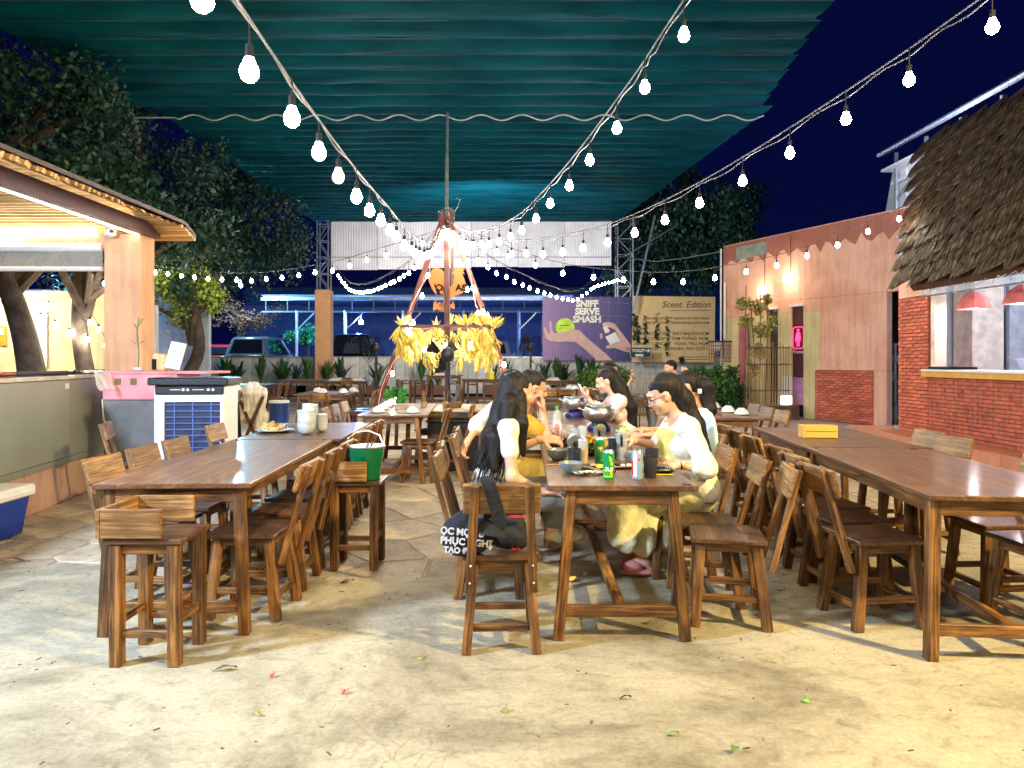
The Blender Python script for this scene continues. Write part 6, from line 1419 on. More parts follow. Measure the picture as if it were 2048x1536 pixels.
    # hair
    cap = [ell(hp(0, -.020, .031), (.081, .098, .098), Fm)]
    def hf(q):
        d = field(q, cap, 0); l = (q - head) @ Fm
        face = np.minimum(np.minimum(l[:, 1] - .030 - np.clip(.05 - l[:, 2], -1, 1) * .0, .062 - l[:, 2]), .069 - np.abs(l[:, 0]) * .55)   # positive inside the face window
        low = -.055 - l[:, 2]; ear = np.minimum(l[:, 1] + .022, .030 - l[:, 2])
        d = np.maximum(d, face); d = np.maximum(d, low if hair != 'bob' else low - .05); d = np.maximum(d, np.minimum(ear, .03))
        if len(hairp): d = _smin(d, field(q, hairp, .03), .02)
        return d + streak(q, .0022)
    pr = cap + list(hairp); lo, hi = bounds(pr, .03); v, f = nets(hf, lo, hi, max(.0065, hh * .55)); link('hair', join_mesh('hair', [(v - B0, f)], M['hair']), t)
    return t, hp
def _smin(a, b, k): h = np.clip(.5 + .5 * (b - a) / k, 0, 1); return b * (1 - h) + a * h - k * h * (1 - h)
SKA, SKB = (.70, .40, .26), (.62, .33, .20)
white_top = cloth('cream_jersey', (.86, .83, .74)); grey_cl = cloth('grey_denim', (.22, .225, .21)); mustard = cloth('mustard_cotton', (.66, .34, .03)); cream_c = cloth('cream_linen', (.88, .84, .70)); yell_s = cloth('pale_yellow_skirt', (.88, .84, .48), var=.15); pinkb = cloth('pale_pink_blouse', (.82, .66, .65)); palebl = cloth('pale_blue_cotton', (.58, .72, .78)); dgreen = cloth('dark_green_cotton', (.04, .07, .06)); black_cl = cloth('black_cotton', (.02, .02, .025))
# 1 woman with long hair, front left
t1, hp1 = person('woman in cream short sleeved top with very long black hair, nearest on the left', (-.08, 4.3, 0), (-.13, 4.30, .55), (-.015, 4.30, 1.02), (.04, 4.31, 1.155), (1, .45, -.12), [(-.02, 4.15, .96), (-.02, 4.47, .96)],
    [((-.0, 4.10, .69), (.17, 4.14, .60), (1, .1, -.1), (0, 0, -1), .3), ((.03, 4.52, .80), (.185, 4.47, .86), (1, -.2, .05), (0, .6, -1), .7)],
    [((-.10, 4.22, .53), (.33, 4.22, .57), (.25, 4.42, .33), (1, .05, .25)), ((-.10, 4.38, .54), (.34, 4.40, .57), (.30, 4.66, .28), (1, .05, .2))], SKA,
    tops=[('shirt', white_top, ['torso', ('sleeve', 0, .48, .014), ('sleeve', 1, .48, .014)], .03, [((0, 0, .66), (.15, 0, -1)), ((0, 0, 1.045), (0, 0, 1))], .0035)],
    bottoms=[('trousers', grey_cl, [cone((-.13, 4.24, .55), (-.13, 4.36, .55), .135, .135), cone((-.10, 4.22, .53), (.33, 4.22, .57), .098, .082), cone((.33, 4.22, .57), (.26, 4.40, .40), .082, .080), cone((-.10, 4.38, .54), (.34, 4.40, .57), .098, .082), cone((.34, 4.40, .57), (.30, 4.62, .36), .082, .078)], .03, [((0, 0, .70), (0, 0, 1))], .003)],
    hairp=[cone((.0, 4.30, 1.19), (-.04, 4.28, 1.05), .080, .080), cone((-.04, 4.28, 1.05), (-.11, 4.24, .90), .080, .068), cone((-.11, 4.24, .90), (-.18, 4.21, .745), .066, .028), cone((-.10, 4.18, .90), (-.10, 4.14, .735), .06, .03), cone((.05, 4.225, 1.14), (.05, 4.19, .98), .034, .040), cone((.05, 4.19, .98), (.065, 4.20, .80), .040, .014), cone((-.02, 4.19, 1.1), (-.03, 4.14, .88), .055, .035)], hh=.0105)
mb = MB()
for i in range(120):
    f = i / 120; x = -.21 + .20 * f + rnd.uniform(-.02, .02); y = 4.13 + rnd.uniform(0, .16); z = rnd.uniform(.82, .98); mb.tube([(x * .5 + .02 + .08, y - 4.3, z), (x + .10, y - 4.31, z - .13), (x + .07 + rnd.uniform(-.02, .02), y - 4.31, z - .26 + rnd.uniform(-.03, .03))], [.0028, .0025, .001], 4)
tag(mb.build('loose_strands', M['hair'], t1), kind='stuff')
mb = MB(); mb.ball((.395, .12, .292), .058, 2.0, .85, .95, 14, 8); mb.build('shoe', flat('cream_shoe', (.72, .66, .5), .6), t1, smooth=True); mb = MB(); mb.ball((.445, .36, .245), .058, 2.0, .85, .95, 14, 8); mb.build('shoe', bpy.data.materials['cream_shoe'], t1, smooth=True)
# 2 woman in mustard dress
t2, _ = person('woman in a mustard yellow dress resting her chin on her hand', (-.05, 5.2, 0), (-.08, 5.24, .55), (.08, 5.20, 1.00), (.155, 5.19, 1.145), (1, .1, -.28), [(.06, 5.04, .94), (.05, 5.36, .95)],
    [((.25, 5.03, .80), (.215, 5.08, .985), (.05, .12, 1), (-1, 0, .2), .9), ((.2, 5.46, .79), (.36, 5.34, .80), (1, -.3, 0), (0, 0, -1), .4)],
    [((-.06, 5.15, .53), (.38, 5.12, .55), (.30, 5.12, .09), (1, 0, 0)), ((-.06, 5.32, .53), (.38, 5.34, .55), (.32, 5.34, .09), (1, 0, 0))], SKB,
    tops=[('dress', mustard, ['torso', ('sleeve', 0, .55, .022), ('sleeve', 1, .55, .022), cone((-.08, 5.16, .55), (.28, 5.12, .56), .12, .085), cone((-.08, 5.33, .55), (.28, 5.34, .56), .12, .085), cone((-.08, 5.16, .55), (-.08, 5.33, .55), .14, .14), cone((.26, 5.10, .55), (.20, 5.1, .42), .07, .05)], .03, [((.33, 0, 0), (1, 0, 0)), ((0, 0, 1.0), (.25, 0, 1))], .004)],
    hairp=[cone((.12, 5.19, 1.2), (.04, 5.2, 1.06), .085, .06), cone((.04, 5.2, 1.06), (.0, 5.2, .85), .06, .05)], hh=.013)
# 3 hidden person with white sleeve
t3, _ = person('person with a white sleeved arm stretched back, hidden behind the long haired woman', (-.1, 5.8, 0), (-.12, 5.8, .55), (-.06, 5.74, 1.01), (.02, 5.74, 1.15), (1, .3, -.1), [(-.11, 5.58, .985), (-.06, 5.90, .97)],
    [((-.255, 5.42, .862), (-.325, 5.24, .755), (-.3, -.5, -.75), (1, -.3, 0), .6), ((.12, 5.95, .80), (.3, 5.85, .80), (1, -.2, 0), (0, 0, -1), .4)],
    [((-.1, 5.7, .53), (.33, 5.7, .55), (.28, 5.7, .09), (1, 0, 0)), ((-.1, 5.88, .53), (.33, 5.88, .55), (.28, 5.88, .09), (1, 0, 0))], SKA,
    tops=[('shirt', cloth('white_cotton', (.82, .78, .72)), ['torso', ('sleeve', 0, 1.12, .028), ('sleeve', 1, .9, .022)], .03, [((0, 0, 1.03), (0, 0, 1)), ((0, 0, .5), (0, 0, -1))], .004)],
    bottoms=[('trousers', black_cl, [cone((-.12, 5.7, .55), (-.12, 5.9, .55), .13, .13), cone((-.1, 5.7, .53), (.33, 5.7, .55), .095, .07), cone((.33, 5.7, .55), (.28, 5.7, .15), .07, .06), cone((-.1, 5.88, .53), (.33, 5.88, .55), .095, .07), cone((.33, 5.88, .55), (.28, 5.88, .15), .07, .06)], .02, [], .002)],
    hairp=[cone((-.02, 5.74, 1.18), (-.05, 5.75, 1.02), .085, .05)], hh=.014)
mb = MB(); mb.lathe([(.027, -.008), (.031, 0), (.027, .008), (.024, 0)], (0, 0, 0), 12, frame((-.4, -.5, -.75)) @ np.eye(3) if False else None); b_ = mb.build('bracelet', M['black'], t3); b_.location = (-.225, -.56, .755); b_.rotation_euler = (R(35), R(20), 0)
# 4 woman with glasses
t4, hp4 = person('woman with glasses looking down, cream cardigan over a pale yellow skirt, at the front right', (1.05, 4.5, 0), (1.13, 4.54, .56), (1.025, 4.48, 1.005), (.925, 4.45, 1.130), (-1, -.10, -.42), [(1.03, 4.66, .945), (1.05, 4.31, .945)],
    [((.965, 4.78, .785), (.775, 4.63, .835), (-1, -.35, .1), (0, -.2, -1), .8), ((1.135, 4.23, .705), (.965, 4.19, .745), (-1, .0, -.05), (0, .5, -1), .7)],
    [((1.12, 4.62, .53), (.70, 4.63, .54), (.86, 4.72, .10), (-1, .1, 0)), ((1.12, 4.45, .53), (.68, 4.45, .54), (.84, 4.56, .10), (-1, .1, 0))], SKA,
    tops=[('cardigan', cream_c, ['torso', ('sleeve', 0, .95, .026), cone((1.05, 4.31, .945), (1.135, 4.23, .72), .060, .062), cone((1.135, 4.23, .72), (1.08, 4.21, .725), .060, .050), cone((1.10, 4.46, .66), (1.14, 4.52, .56), .125, .135), cone((1.12, 4.34, .62), (1.17, 4.36, .54), .07, .07)], .03, [((1.0, 0, 1.01), (-.5, 0, 1)), ((0, 0, .50), (0, 0, -1)), ((.93, 0, .86), (-1, 0, .55))], .0035),
          ('camisole', cloth('yellow_camisole', (.80, .70, .22)), [cone((.99, 4.49, .90), (1.04, 4.5, .62), .098, .118)], .03, [((0, 0, .92), (0, 0, 1))], .003)],
    bottoms=[('skirt', yell_s, [cone((1.14, 4.45, .56), (1.14, 4.62, .56), .14, .14), cone((1.12, 4.62, .54), (.68, 4.63, .545), .115, .088), cone((1.12, 4.44, .54), (.66, 4.45, .545), .115, .088), cone((.67, 4.46, .52), (.70, 4.50, .26), .085, .10), cone((.67, 4.62, .52), (.74, 4.64, .26), .085, .10), cone((.78, 4.52, .42), (.84, 4.56, .24), .10, .12), cone((.92, 4.54, .42), (.97, 4.58, .24), .08, .10)], .05, [((0, 0, .20), (-.16, 0, -1))], .007)],
    hairp=[cone((.96, 4.46, 1.19), (1.05, 4.47, 1.10), .088, .07), cone((1.05, 4.47, 1.10), (1.13, 4.45, .95), .066, .052), cone((1.13, 4.45, .95), (1.19, 4.42, .80), .052, .026), cone((.90, 4.41, 1.21), (.93, 4.50, 1.22), .040, .05)], hh=.0105)
B0 = Vector((1.05, 4.5, 0)); gl = MB()
for s in (-1, 1):
    pts = [Vector(hp4(s * .031 + .023 * math.cos(a), .106 - .010 * abs(math.cos(a)) * (1 if math.cos(a) * s > 0 else 0), .006 + .019 * math.sin(a))) - B0 for a in [i * math.pi / 8 for i in range(17)]]; gl.tube(pts, .0017, 5)
    gl.tube([Vector(hp4(s * .053, .100, .010)) - B0, Vector(hp4(s * .078, .06, .010)) - B0, Vector(hp4(s * .082, -.005, .008)) - B0], .0018, 5)
gl.tube([Vector(hp4(-.009, .108, .010)) - B0, Vector(hp4(.009, .108, .010)) - B0], .0015, 5); gl.build('glasses', M['black'], t4)
mb = MB()
for s in (0, 1):
    x, y = (-.235, .20) if s else (-.255, .04); mb = MB(); mb.ball((x, y, .022), .05, 2.5, 1.0, .42, 14, 6); mb.build('sandal_sole', flat('salmon_sandal', (.72, .26, .22), .6) if not s else bpy.data.materials['salmon_sandal'], t4, smooth=True); mb = MB(); mb.ball((x - .04, y, .052), .048, 1.4, 1.0, .85, 14, 8); mb.build('sandal_strap', bpy.data.materials['salmon_sandal'], t4, smooth=True)
mb = MB(); mb.lathe([(.026, -.005), (.029, 0), (.026, .005)], (0, 0, 0), 12); b_ = mb.build('bracelet', M['black'], t4); b_.location = (-.075, -.31, .742); b_.rotation_euler = (0, R(80), 0)
# 5 ponytail woman
t5, _ = person('woman with a clipped ponytail in a pale blue top behind the woman with glasses', (1.35, 5.45, 0), (1.38, 5.45, .55), (1.36, 5.42, 1.0), (1.295, 5.40, 1.145), (-1, .1, -.2), [(1.36, 5.60, .95), (1.37, 5.26, .95)],
    [((1.22, 5.66, .8), (1.0, 5.5, .82), (-1, -.2, 0), (0, 0, -1), .5), ((1.25, 5.2, .8), (1.02, 5.22, .81), (-1, .2, 0), (0, 0, -1), .5)],
    [((1.36, 5.54, .53), (.92, 5.54, .54), (.98, 5.54, .09), (-1, 0, 0)), ((1.36, 5.36, .53), (.92, 5.36, .54), (.98, 5.36, .09), (-1, 0, 0))], SKB,
    tops=[('shirt', palebl, ['torso', ('sleeve', 0, .6, .02), ('sleeve', 1, .6, .02)], .03, [((0, 0, 1.0), (0, 0, 1)), ((0, 0, .5), (0, 0, -1))], .004)],
    bottoms=[('trousers', grey_cl, [cone((1.38, 5.36, .55), (1.38, 5.54, .55), .13, .13), cone((1.36, 5.54, .53), (.92, 5.54, .54), .095, .07), cone((1.36, 5.36, .53), (.92, 5.36, .54), .095, .07), cone((.92, 5.36, .54), (.98, 5.36, .15), .07, .06), cone((.92, 5.54, .54), (.98, 5.54, .15), .07, .06)], .02, [], .002)],
    hairp=[cone((1.37, 5.40, 1.16), (1.44, 5.40, 1.16), .05, .06), cone((1.44, 5.40, 1.16), (1.47, 5.38, .98), .062, .045), cone((1.47, 5.38, .98), (1.45, 5.37, .88), .045, .02)], hh=.0135)
MB().box((.03, -.12, 1.12), (.03, .012, .035)).build('hair_clip', M['white'], t5, bev=.003)
# 6 woman with phone
t6, _ = person('woman with long black hair in a pale pink blouse looking at her phone', (1.05, 7.2, 0), (1.14, 7.24, .56), (1.02, 7.2, 1.0), (.925, 7.18, 1.135), (-1, -.12, -.3), [(1.03, 7.36, .945), (1.05, 7.03, .945)],
    [((.90, 7.4, .82), (.76, 7.22, .965), (-.6, -.3, .7), (1, 0, .4), .9), ((.92, 6.98, .81), (.75, 7.08, .965), (-.6, .2, .7), (1, 0, .4), .9)],
    [((1.12, 7.32, .53), (.7, 7.32, .54), (.76, 7.32, .09), (-1, 0, 0)), ((1.12, 7.16, .53), (.7, 7.16, .54), (.76, 7.16, .09), (-1, 0, 0))], (.76, .47, .34),
    tops=[('blouse', pinkb, ['torso', ('sleeve', 0, 1.75, .020), ('sleeve', 1, 1.75, .020), cone((1.12, 7.16, .6), (1.12, 7.32, .6), .14, .14)], .03, [((1.0, 0, 1.01), (-.4, 0, 1)), ((0, 0, .5), (0, 0, -1))], .005)],
    bottoms=[('trousers', black_cl, [cone((1.14, 7.16, .55), (1.14, 7.32, .55), .12, .12), cone((1.12, 7.32, .53), (.7, 7.32, .54), .09, .07), cone((1.12, 7.16, .53), (.7, 7.16, .54), .09, .07), cone((.7, 7.16, .54), (.76, 7.16, .15), .07, .06), cone((.7, 7.32, .54), (.76, 7.32, .15), .07, .06)], .02, [], .002)],
    hairp=[cone((.97, 7.19, 1.19), (1.07, 7.19, 1.05), .09, .085), cone((1.07, 7.19, 1.05), (1.16, 7.16, .88), .082, .075), cone((1.16, 7.16, .88), (1.20, 7.15, .66), .072, .04)], hh=.0135)
ph = thing('phone', 'white phone held up by the woman in the pale pink blouse', 'phone', (.685, 7.12, 1.045)); mb = MB(); mb.box((0, 0, 0), (.010, .075, .15), Euler((0, R(-25), 0)).to_matrix()); mb.build('casing', M['white'], ph, bev=.003); mb = MB(); mb.box((.0075, 0, .002), (.002, .068, .14), Euler((0, R(-25), 0)).to_matrix()); mb.build('screen', emit('phone_screen', (.6, .75, 1), 1.2), ph)
# 7, 8 at the back
t7, _ = person('person in dark green with pinned up hair raising one hand', (1.5, 11.5, 0), (1.45, 11.5, .55), (1.5, 11.5, 1.03), (1.575, 11.5, 1.19), (1, -.2, -.2), [(1.50, 11.32, .97), (1.5, 11.68, .97)],
    [((1.72, 11.25, .80), (1.86, 11.25, 1.07), (.3, 0, 1), (-1, 0, .3), .9), ((1.6, 11.8, .8), (1.8, 11.7, .82), (1, 0, 0), (0, 0, -1), .5)],
    [((1.47, 11.42, .53), (1.9, 11.42, .55), (1.85, 11.42, .09), (1, 0, 0)), ((1.47, 11.6, .53), (1.9, 11.6, .55), (1.85, 11.6, .09), (1, 0, 0))], SKB,
    tops=[('shirt', dgreen, ['torso', ('sleeve', 0, .6, .02), ('sleeve', 1, .6, .02)], .03, [((0, 0, 1.03), (0, 0, 1))], .004)], bottoms=[('trousers', black_cl, [cone((1.47, 11.42, .53), (1.9, 11.42, .55), .1, .07), cone((1.47, 11.6, .53), (1.9, 11.6, .55), .1, .07), cone((1.9, 11.42, .55), (1.85, 11.42, .12), .07, .06), cone((1.9, 11.6, .55), (1.85, 11.6, .12), .07, .06)], .02, [], 0)],
    hairp=[cone((1.50, 11.5, 1.24), (1.47, 11.5, 1.22), .07, .06)], hh=.018, noface=True)
t8, _ = person('short haired man in a dark shirt at the back, hand behind his head', (2.7, 12.0, 0), (2.78, 12.0, .56), (2.72, 12.0, 1.06), (2.62, 12.0, 1.22), (-1, -.15, -.1), [(2.74, 12.18, 1.0), (2.74, 11.82, 1.0)],
    [((2.6, 12.3, .85), (2.4, 12.1, .84), (-1, 0, 0), (0, 0, -1), .5), ((3.0, 11.75, 1.02), (2.84, 11.72, 1.17), (-.8, 0, .3), (0, 1, -.2), 1.2)],
    [((2.76, 12.1, .53), (2.3, 12.1, .55), (2.35, 12.1, .09), (-1, 0, 0)), ((2.76, 11.92, .53), (2.3, 11.92, .55), (2.35, 11.92, .09), (-1, 0, 0))], SKA,
    tops=[('shirt', black_cl, ['torso', ('sleeve', 0, .7, .022), ('sleeve', 1, .7, .022)], .03, [((0, 0, 1.06), (0, 0, 1))], .004)], bottoms=[('trousers', grey_cl, [cone((2.76, 12.1, .53), (2.3, 12.1, .55), .1, .07), cone((2.76, 11.92, .53), (2.3, 11.92, .55), .1, .07), cone((2.3, 12.1, .55), (2.35, 12.1, .12), .07, .06), cone((2.3, 11.92, .55), (2.35, 11.92, .12), .07, .06)], .02, [], 0)],
    hairp=[ell((2.63, 12.0, 1.30), (.085, .08, .05))], hh=.018, noface=True)

# ------------------------------------------------------------------ things on the tables
def bowl(label, x, y, z, m=None, s=1, group='upturned bowls laid on the tables', up=False, plate=True):
    t = thing('bowl', label, 'bowl', (x, y, z), rnd.uniform(0, 6), group); m = m or M['bowl']
    pr = [(.004, .056), (.028, .056), (.030, .050), (.045, .040), (.060, .018), (.064, .0), (.060, 0), (.054, .018), (.038, .036), (.004, .046)] if not up else [(.002, .006), (.030, .006), (.032, 0), (.036, .004), (.056, .022), (.066, .055), (.063, .056), (.052, .024), (.034, .010), (.002, .009)]
    o = MB().lathe([(r * s, q * s + (.012 if plate else 0)) for r, q in pr], n=20).mesh('bowl_body', m, smooth=True); link('bowl_body', o, t)
    if plate: link('saucer', MB().lathe([(.002, .001), (.05 * s, .001), (.078 * s, .008), (.080 * s, .011), (.05 * s, .006), (.002, .005)], n=20).mesh('saucer', m, smooth=True), t)
    return t
def chop(label, a, b, group='pairs of chopsticks', m=None):
    a, b = Vector(a), Vector(b); t = thing('chopsticks', label, 'chopsticks', tuple(a), 0, group); d = b - a; s = Vector((0, 0, 1)).cross(d).normalized() * .007
    for k in (-1, 1): MB().cyl(s * k + Vector((0, 0, .004)), d + s * k * .6 + Vector((0, 0, .004)), .0032, .0022, 6).build('stick', m or M['palewood'], t)
    return t
TZ = .7505
# table A/B dressing
t = thing('cracker_plate', 'pale plate heaped with yellow fried crackers on the second left table', 'plate', (-1.98, 6.05, TZ)); MB().lathe([(.01, 0), (.10, .002), (.155, .018), (.157, .022), (.10, .008), (.01, .006)], n=24).build('plate', M['bowl'], t, smooth=True)
cm = flat('fried_cracker', (.80, .50, .10), .6, var=.3, scale=40, bump=.8)
for i in range(12):
    mb = MB(); vs = [(rnd.uniform(-.035, .035), rnd.uniform(-.035, .035), rnd.uniform(0, .03)) for _ in range(6)]; bm = bmesh.new(); [bm.verts.new(v) for v in vs]; bmesh.ops.convex_hull(bm, input=bm.verts); me = bpy.data.meshes.new('cracker'); bm.to_mesh(me); bm.free(); me.materials.append(cm); o = link('cracker', me, t); o.location = (rnd.uniform(-.09, .06), rnd.uniform(-.05, .05), .012 + .02 * (i // 5)); o.scale = (1.3, 1.3, 1.3)
t = thing('clear_tray', 'clear plastic lid leaning beside the cracker plate', 'lid', (-2.05, 6.22, TZ)); MB().box((0, 0, .03), (.2, .12, .004), Euler((R(20), 0, 0)).to_matrix()).build('lid', M['clear'], t)
def bowl_stack(label, x, y, n, r, dz, m=None, tilt=0):
    t = thing('bowl_stack', label, 'bowls', (x, y, TZ), 0); t.rotation_euler = (0, R(tilt), 0); b = M['bowl']
    me = MB().lathe([(r * .35, 0), (r * .5, .004), (r * .88, r * .38), (r, r * .95), (r * .955, r * .95), (r * .8, r * .4), (.004, r * .2)], n=24).mesh('bowl', m or b, smooth=True)
    for i in range(n): o = link('bowl', me, t); o.location = (rnd.uniform(-.003, .003), rnd.uniform(-.003, .003), i * dz); o.rotation_euler = (0, 0, rnd.uniform(0, 6))
    return t
bowl_stack('nearer stack of big pale blue bowls on the second left table', -1.66, 5.85, 7, .073, .021)
bowl_stack('leaning stack of big pale bowls behind the nearer one', -1.78, 6.35, 8, .070, .021, tilt=4)
bowl_stack('small stack of striped sauce dishes right of the big bowls', -1.585, 6.05, 9, .048, .013)
# ice bucket
t = thing('ice_bucket', 'green beer bucket with red patch, ice tongs inside, on the high stool', 'bucket', (-.965, 4.80, .566)); MB().lathe([(.002, 0), (.088, 0), (.092, .004), (.120, .205), (.125, .212), (.119, .212), (.112, .19), (.09, .03), (.002, .03)], n=28).build('bucket_body', flat('green_enamel', (.005, .16, .055), .25, var=.1, coat=.5), t, smooth=True)
MB().lathe([(.118, .204), (.127, .210), (.127, .218), (.118, .218)], n=28).build('rim', M['steel'], t, smooth=True)
mb = MB(); mb.add([tuple((math.cos(a) * r, math.sin(a) * r, z)) for a in (-2.35, -2.15, -1.95, -1.8) for r, z in ((.1015, .06), (.1095, .125))], [(0, 1, 3, 2), (2, 3, 5, 4), (4, 5, 7, 6)]); mb.build('red_patch', flat('red_print', (.6, .02, .02), .4), t)
mb = MB(); mb.tube([(.0, -.03, .05), (.02, -.075, .22), (.035, -.095, .25)], .007, 6); mb.tube([(.0, -.03, .05), (.045, -.07, .22), (.06, -.085, .25)], .007, 6); mb.build('tongs', M['steel'], t)
mb = MB(); mb.tube([(-.122, 0, .2), (-.13, .03, .26), (-.08, .06, .30), (0, .07, .31), (.08, .05, .28), (.122, 0, .2)], .005, 6); mb.build('handle', M['steel'], t)
mb = MB(); 
for i in range(14): a = rnd.uniform(0, 6.28); r = rnd.uniform(0, .08); mb.box((math.cos(a) * r, math.sin(a) * r, .19 + rnd.uniform(-.01, .015)), (.03, .03, .03), Euler((rnd.random(), rnd.random(), rnd.random())).to_matrix())
mb.build('ice', M['clear'], t); t['kind'] = 'object' if False else t.get('kind', ''); del t['kind']
# tote bag on front chair
blk = cloth('black_canvas', (.010, .011, .016), .8, .2)
t = thing('tote_bag', 'black canvas tote bag with white slogan hanging on the front chair', 'bag', (-.10, 3.37, 0))
def bagf(q):
    d = field(q, [cone((-.22, 3.37, .60), (-.24, 3.37, .52), .055, .075), cone((-.16, 3.38, .58), (-.17, 3.38, .52), .06, .07), cone((-.07, 3.42, .60), (-.04, 3.42, .53), .05, .075), cone((.02, 3.42, .56), (.03, 3.42, .52), .055, .065), cone((-.27, 3.37, .56), (-.26, 3.37, .53), .05, .055)], .04)
    d = np.maximum(d, q[:, 2] - .640 + .02 * np.sin(q[:, 0] * 30)); d = np.maximum(d, -(q[:, 2] - .452)); return d + wrinkle(q, .005, .9)
v, f = nets(bagf, (-.40, 3.22, .40), (.16, 3.54, .70), .008); link('bag_body', join_mesh('bag_body', [(v - np.array((-.10, 3.37, 0)), f)], blk), t)
mb = MB()
def strap(pts, w, sd):
    full, _ = catmull(pts, 9); full = full[::2] + [full[-1]]
    for i in range(len(full) - 1): mb.bar(full[i], full[i + 1] + (full[i + 1] - full[i]) * .08, w, .006, side=sd)
strap([(.05, -.14, .60), (.03, -.17, .70), (.00, -.195, .80), (-.01, -.175, .826), (-.01, -.13, .80), (-.01, -.08, .70), (.0, -.02, .62)], .058, (1, 0, 0)); strap([(-.10, -.10, .62), (.0, -.15, .60), (.07, -.13, .585)], .06, (0, .3, 1)); mb.build('strap', blk, t)
mb = MB(); mb.ball((.12, -.02, .625), .025, 1.8, .8, .35); mb.build('red_lining', flat('red_cloth', (.45, .02, .03), .8), t)
for i, (s, x, z, sz) in enumerate((('ỌC MỘT B', -.225, .565, .042), ('PHỤC NGHỊ', -.225, .522, .042), ('TẠO ĐỒI', -.21, .482, .036))):
    o = link('lettering', text_mesh('lettering', s, sz, M['white'], .0015, 'LEFT', bold=.0018), t); o.rotation_euler = (R(88), R(4), R(-4)); o.location = (x, -.086 - .002 * i, z)
o = link('lettering', text_mesh('lettering', 'levis', .022, flat('red_thread', (.7, .02, .04), .6), .0015, 'LEFT'), t); o.rotation_euler = (R(88), 0, 0); o.location = (.10, -.036, .475)
# cans
def can(label, x, y, z, col, accents, txt=None, rz=0, h=.145, r=.0285):
    t = thing('drink_can', label, 'can', (x, y, z), rz); m = flat('can_print', col, .25, metal=.3, var=.04, bump=0, coat=.4, rand=0)
    MB().lathe([(.002, .003), (r * .8, .001), (r * .86, 0), (r, .010), (r, h - .012)], n=26).build('can_body', m, t, smooth=True); MB().lathe([(r, h - .012), (r * .84, h - .002), (r * .86, h), (r * .80, h), (r * .78, h - .004), (.002, h - .004)], n=26).build('lid', M['steel'], t, smooth=True)
    for nm, c, poly in accents:
        mb = MB(); mb.add([(r * 1.012 * math.sin(a), -r * 1.012 * math.cos(a), z_) for a, z_ in poly], [tuple(range(len(poly)))]); mb.build(nm, flat('accent', c, .3, bump=0, rand=0), t)
    if txt:
        for s, c, sz, zz, ro in txt:
            me = text_mesh('lettering', s, sz, flat('can_text', c, .4, bump=0), .0003, 'CENTER', bold=.0006)
            for v in me.vertices: a = v.co.x / r; zz_ = v.co.y; dep = v.co.z; v.co = (r * 1.03 * math.sin(a), -(r * 1.03 + dep) * math.cos(a), zz_)
            o = link('lettering', me, t); o.location = (0, 0, zz)
    return t
def arcp(a0, a1, z0, z1, n=6): return [(a0 + (a1 - a0) * i / n, z0 if not callable(z0) else z0(i / n)) for i in range(n + 1)] + [(a1 + (a0 - a1) * i / n, z1 if not callable(z1) else z1(i / n)) for i in range(n + 1)]
def blob(a, z, ra, rz_, n=10): return [(a + ra * math.cos(i * 6.283 / n), z + rz_ * math.sin(i * 6.283 / n)) for i in range(n)]
lime = (.45, .75, .02)
can('green soda can with lime slices standing nearest the table edge', .487, 3.655, TZ, (.004, .38, .10), [('lime_band', lime, arcp(-1.3, .6, .012, lambda f: .05 if True else 0, 7)), ('lime_slice', lime, blob(.25, .100, .25, .012)), ('lime_slice', lime, blob(.45, .080, .3, .010)), ('lime_slice', lime, blob(.10, .112, .2, .007))], [('7UP', (.8, .8, .8), .026, .044, 0)])
can('slim silver blue soda can with red and white flashes beside the green can', .632, 3.66, TZ, (.42, .55, .66), [('red_flash', (.75, .02, .03), blob(.35, .098, .45, .010)), ('red_side', (.75, .02, .03), arcp(-1.5, -.95, .02, .095)), ('white_flash', (.85, .85, .85), arcp(-.9, -.2, .015, .13)), ('blue_flash', (.15, .35, .6), arcp(.55, .75, .015, .12)), ('blue_flash', (.15, .35, .6), arcp(-.05, .12, .015, .085))])
can('silver and orange soda can behind the dark tumbler', .412, 4.20, TZ, (.60, .60, .56), [('orange_swirl', (.85, .33, .01), arcp(-.6, 1.4, .008, lambda f: .03 + .06 * (1 - f))), ('orange_fruit', (.85, .33, .01), blob(.6, .075, .5, .022))])
can('green soda can with red round emblem in the middle of the table', .515, 4.26, TZ, (.01, .33, .07), [('lime_band', lime, arcp(-1.3, 1.3, .01, .07)), ('red_disc', (.60, .03, .02), blob(.0, .085, .75, .021, 14)), ('dark_corner', (.005, .12, .04), arcp(-1.3, 0, .008, .04))], [('up', (.85, .8, .8), .028, .079, 0)])
# glasses
def tumbler(label, x, y, z, h=.105, r=.037, fill=None, m=None):
    t = thing('tumbler', label, 'glass', (x, y, z)); MB().lathe([(.002, .003), (r * .78, 0), (r * .82, .006), (r, h), (r * .94, h), (r * .76, .012), (.002, .010)], n=20).build('glass_body', m or M['smoke'], t, smooth=True)
    if fill: MB().lathe([(.002, .0115), (r * .74, .0115), (r * (.76 + .16 * fill), h * fill), (.002, h * fill)], n=20).build('drink', M['cola'], t, smooth=True)
    return t
tumbler('dark smoked tumbler half filled with cola nearest the table edge', .705, 3.70, TZ, .105, .038, .38)
tumbler('dark smoked tumbler beside the orange can', .355, 4.12, TZ, .098, .038, .5)
tumbler('tall dark glass of cola before the herb bottles', .62, 4.42, TZ, .12, .036, .85); tumbler('grey tumbler by the hand of the woman with glasses', .805, 4.17, TZ, .09, .042, .2)
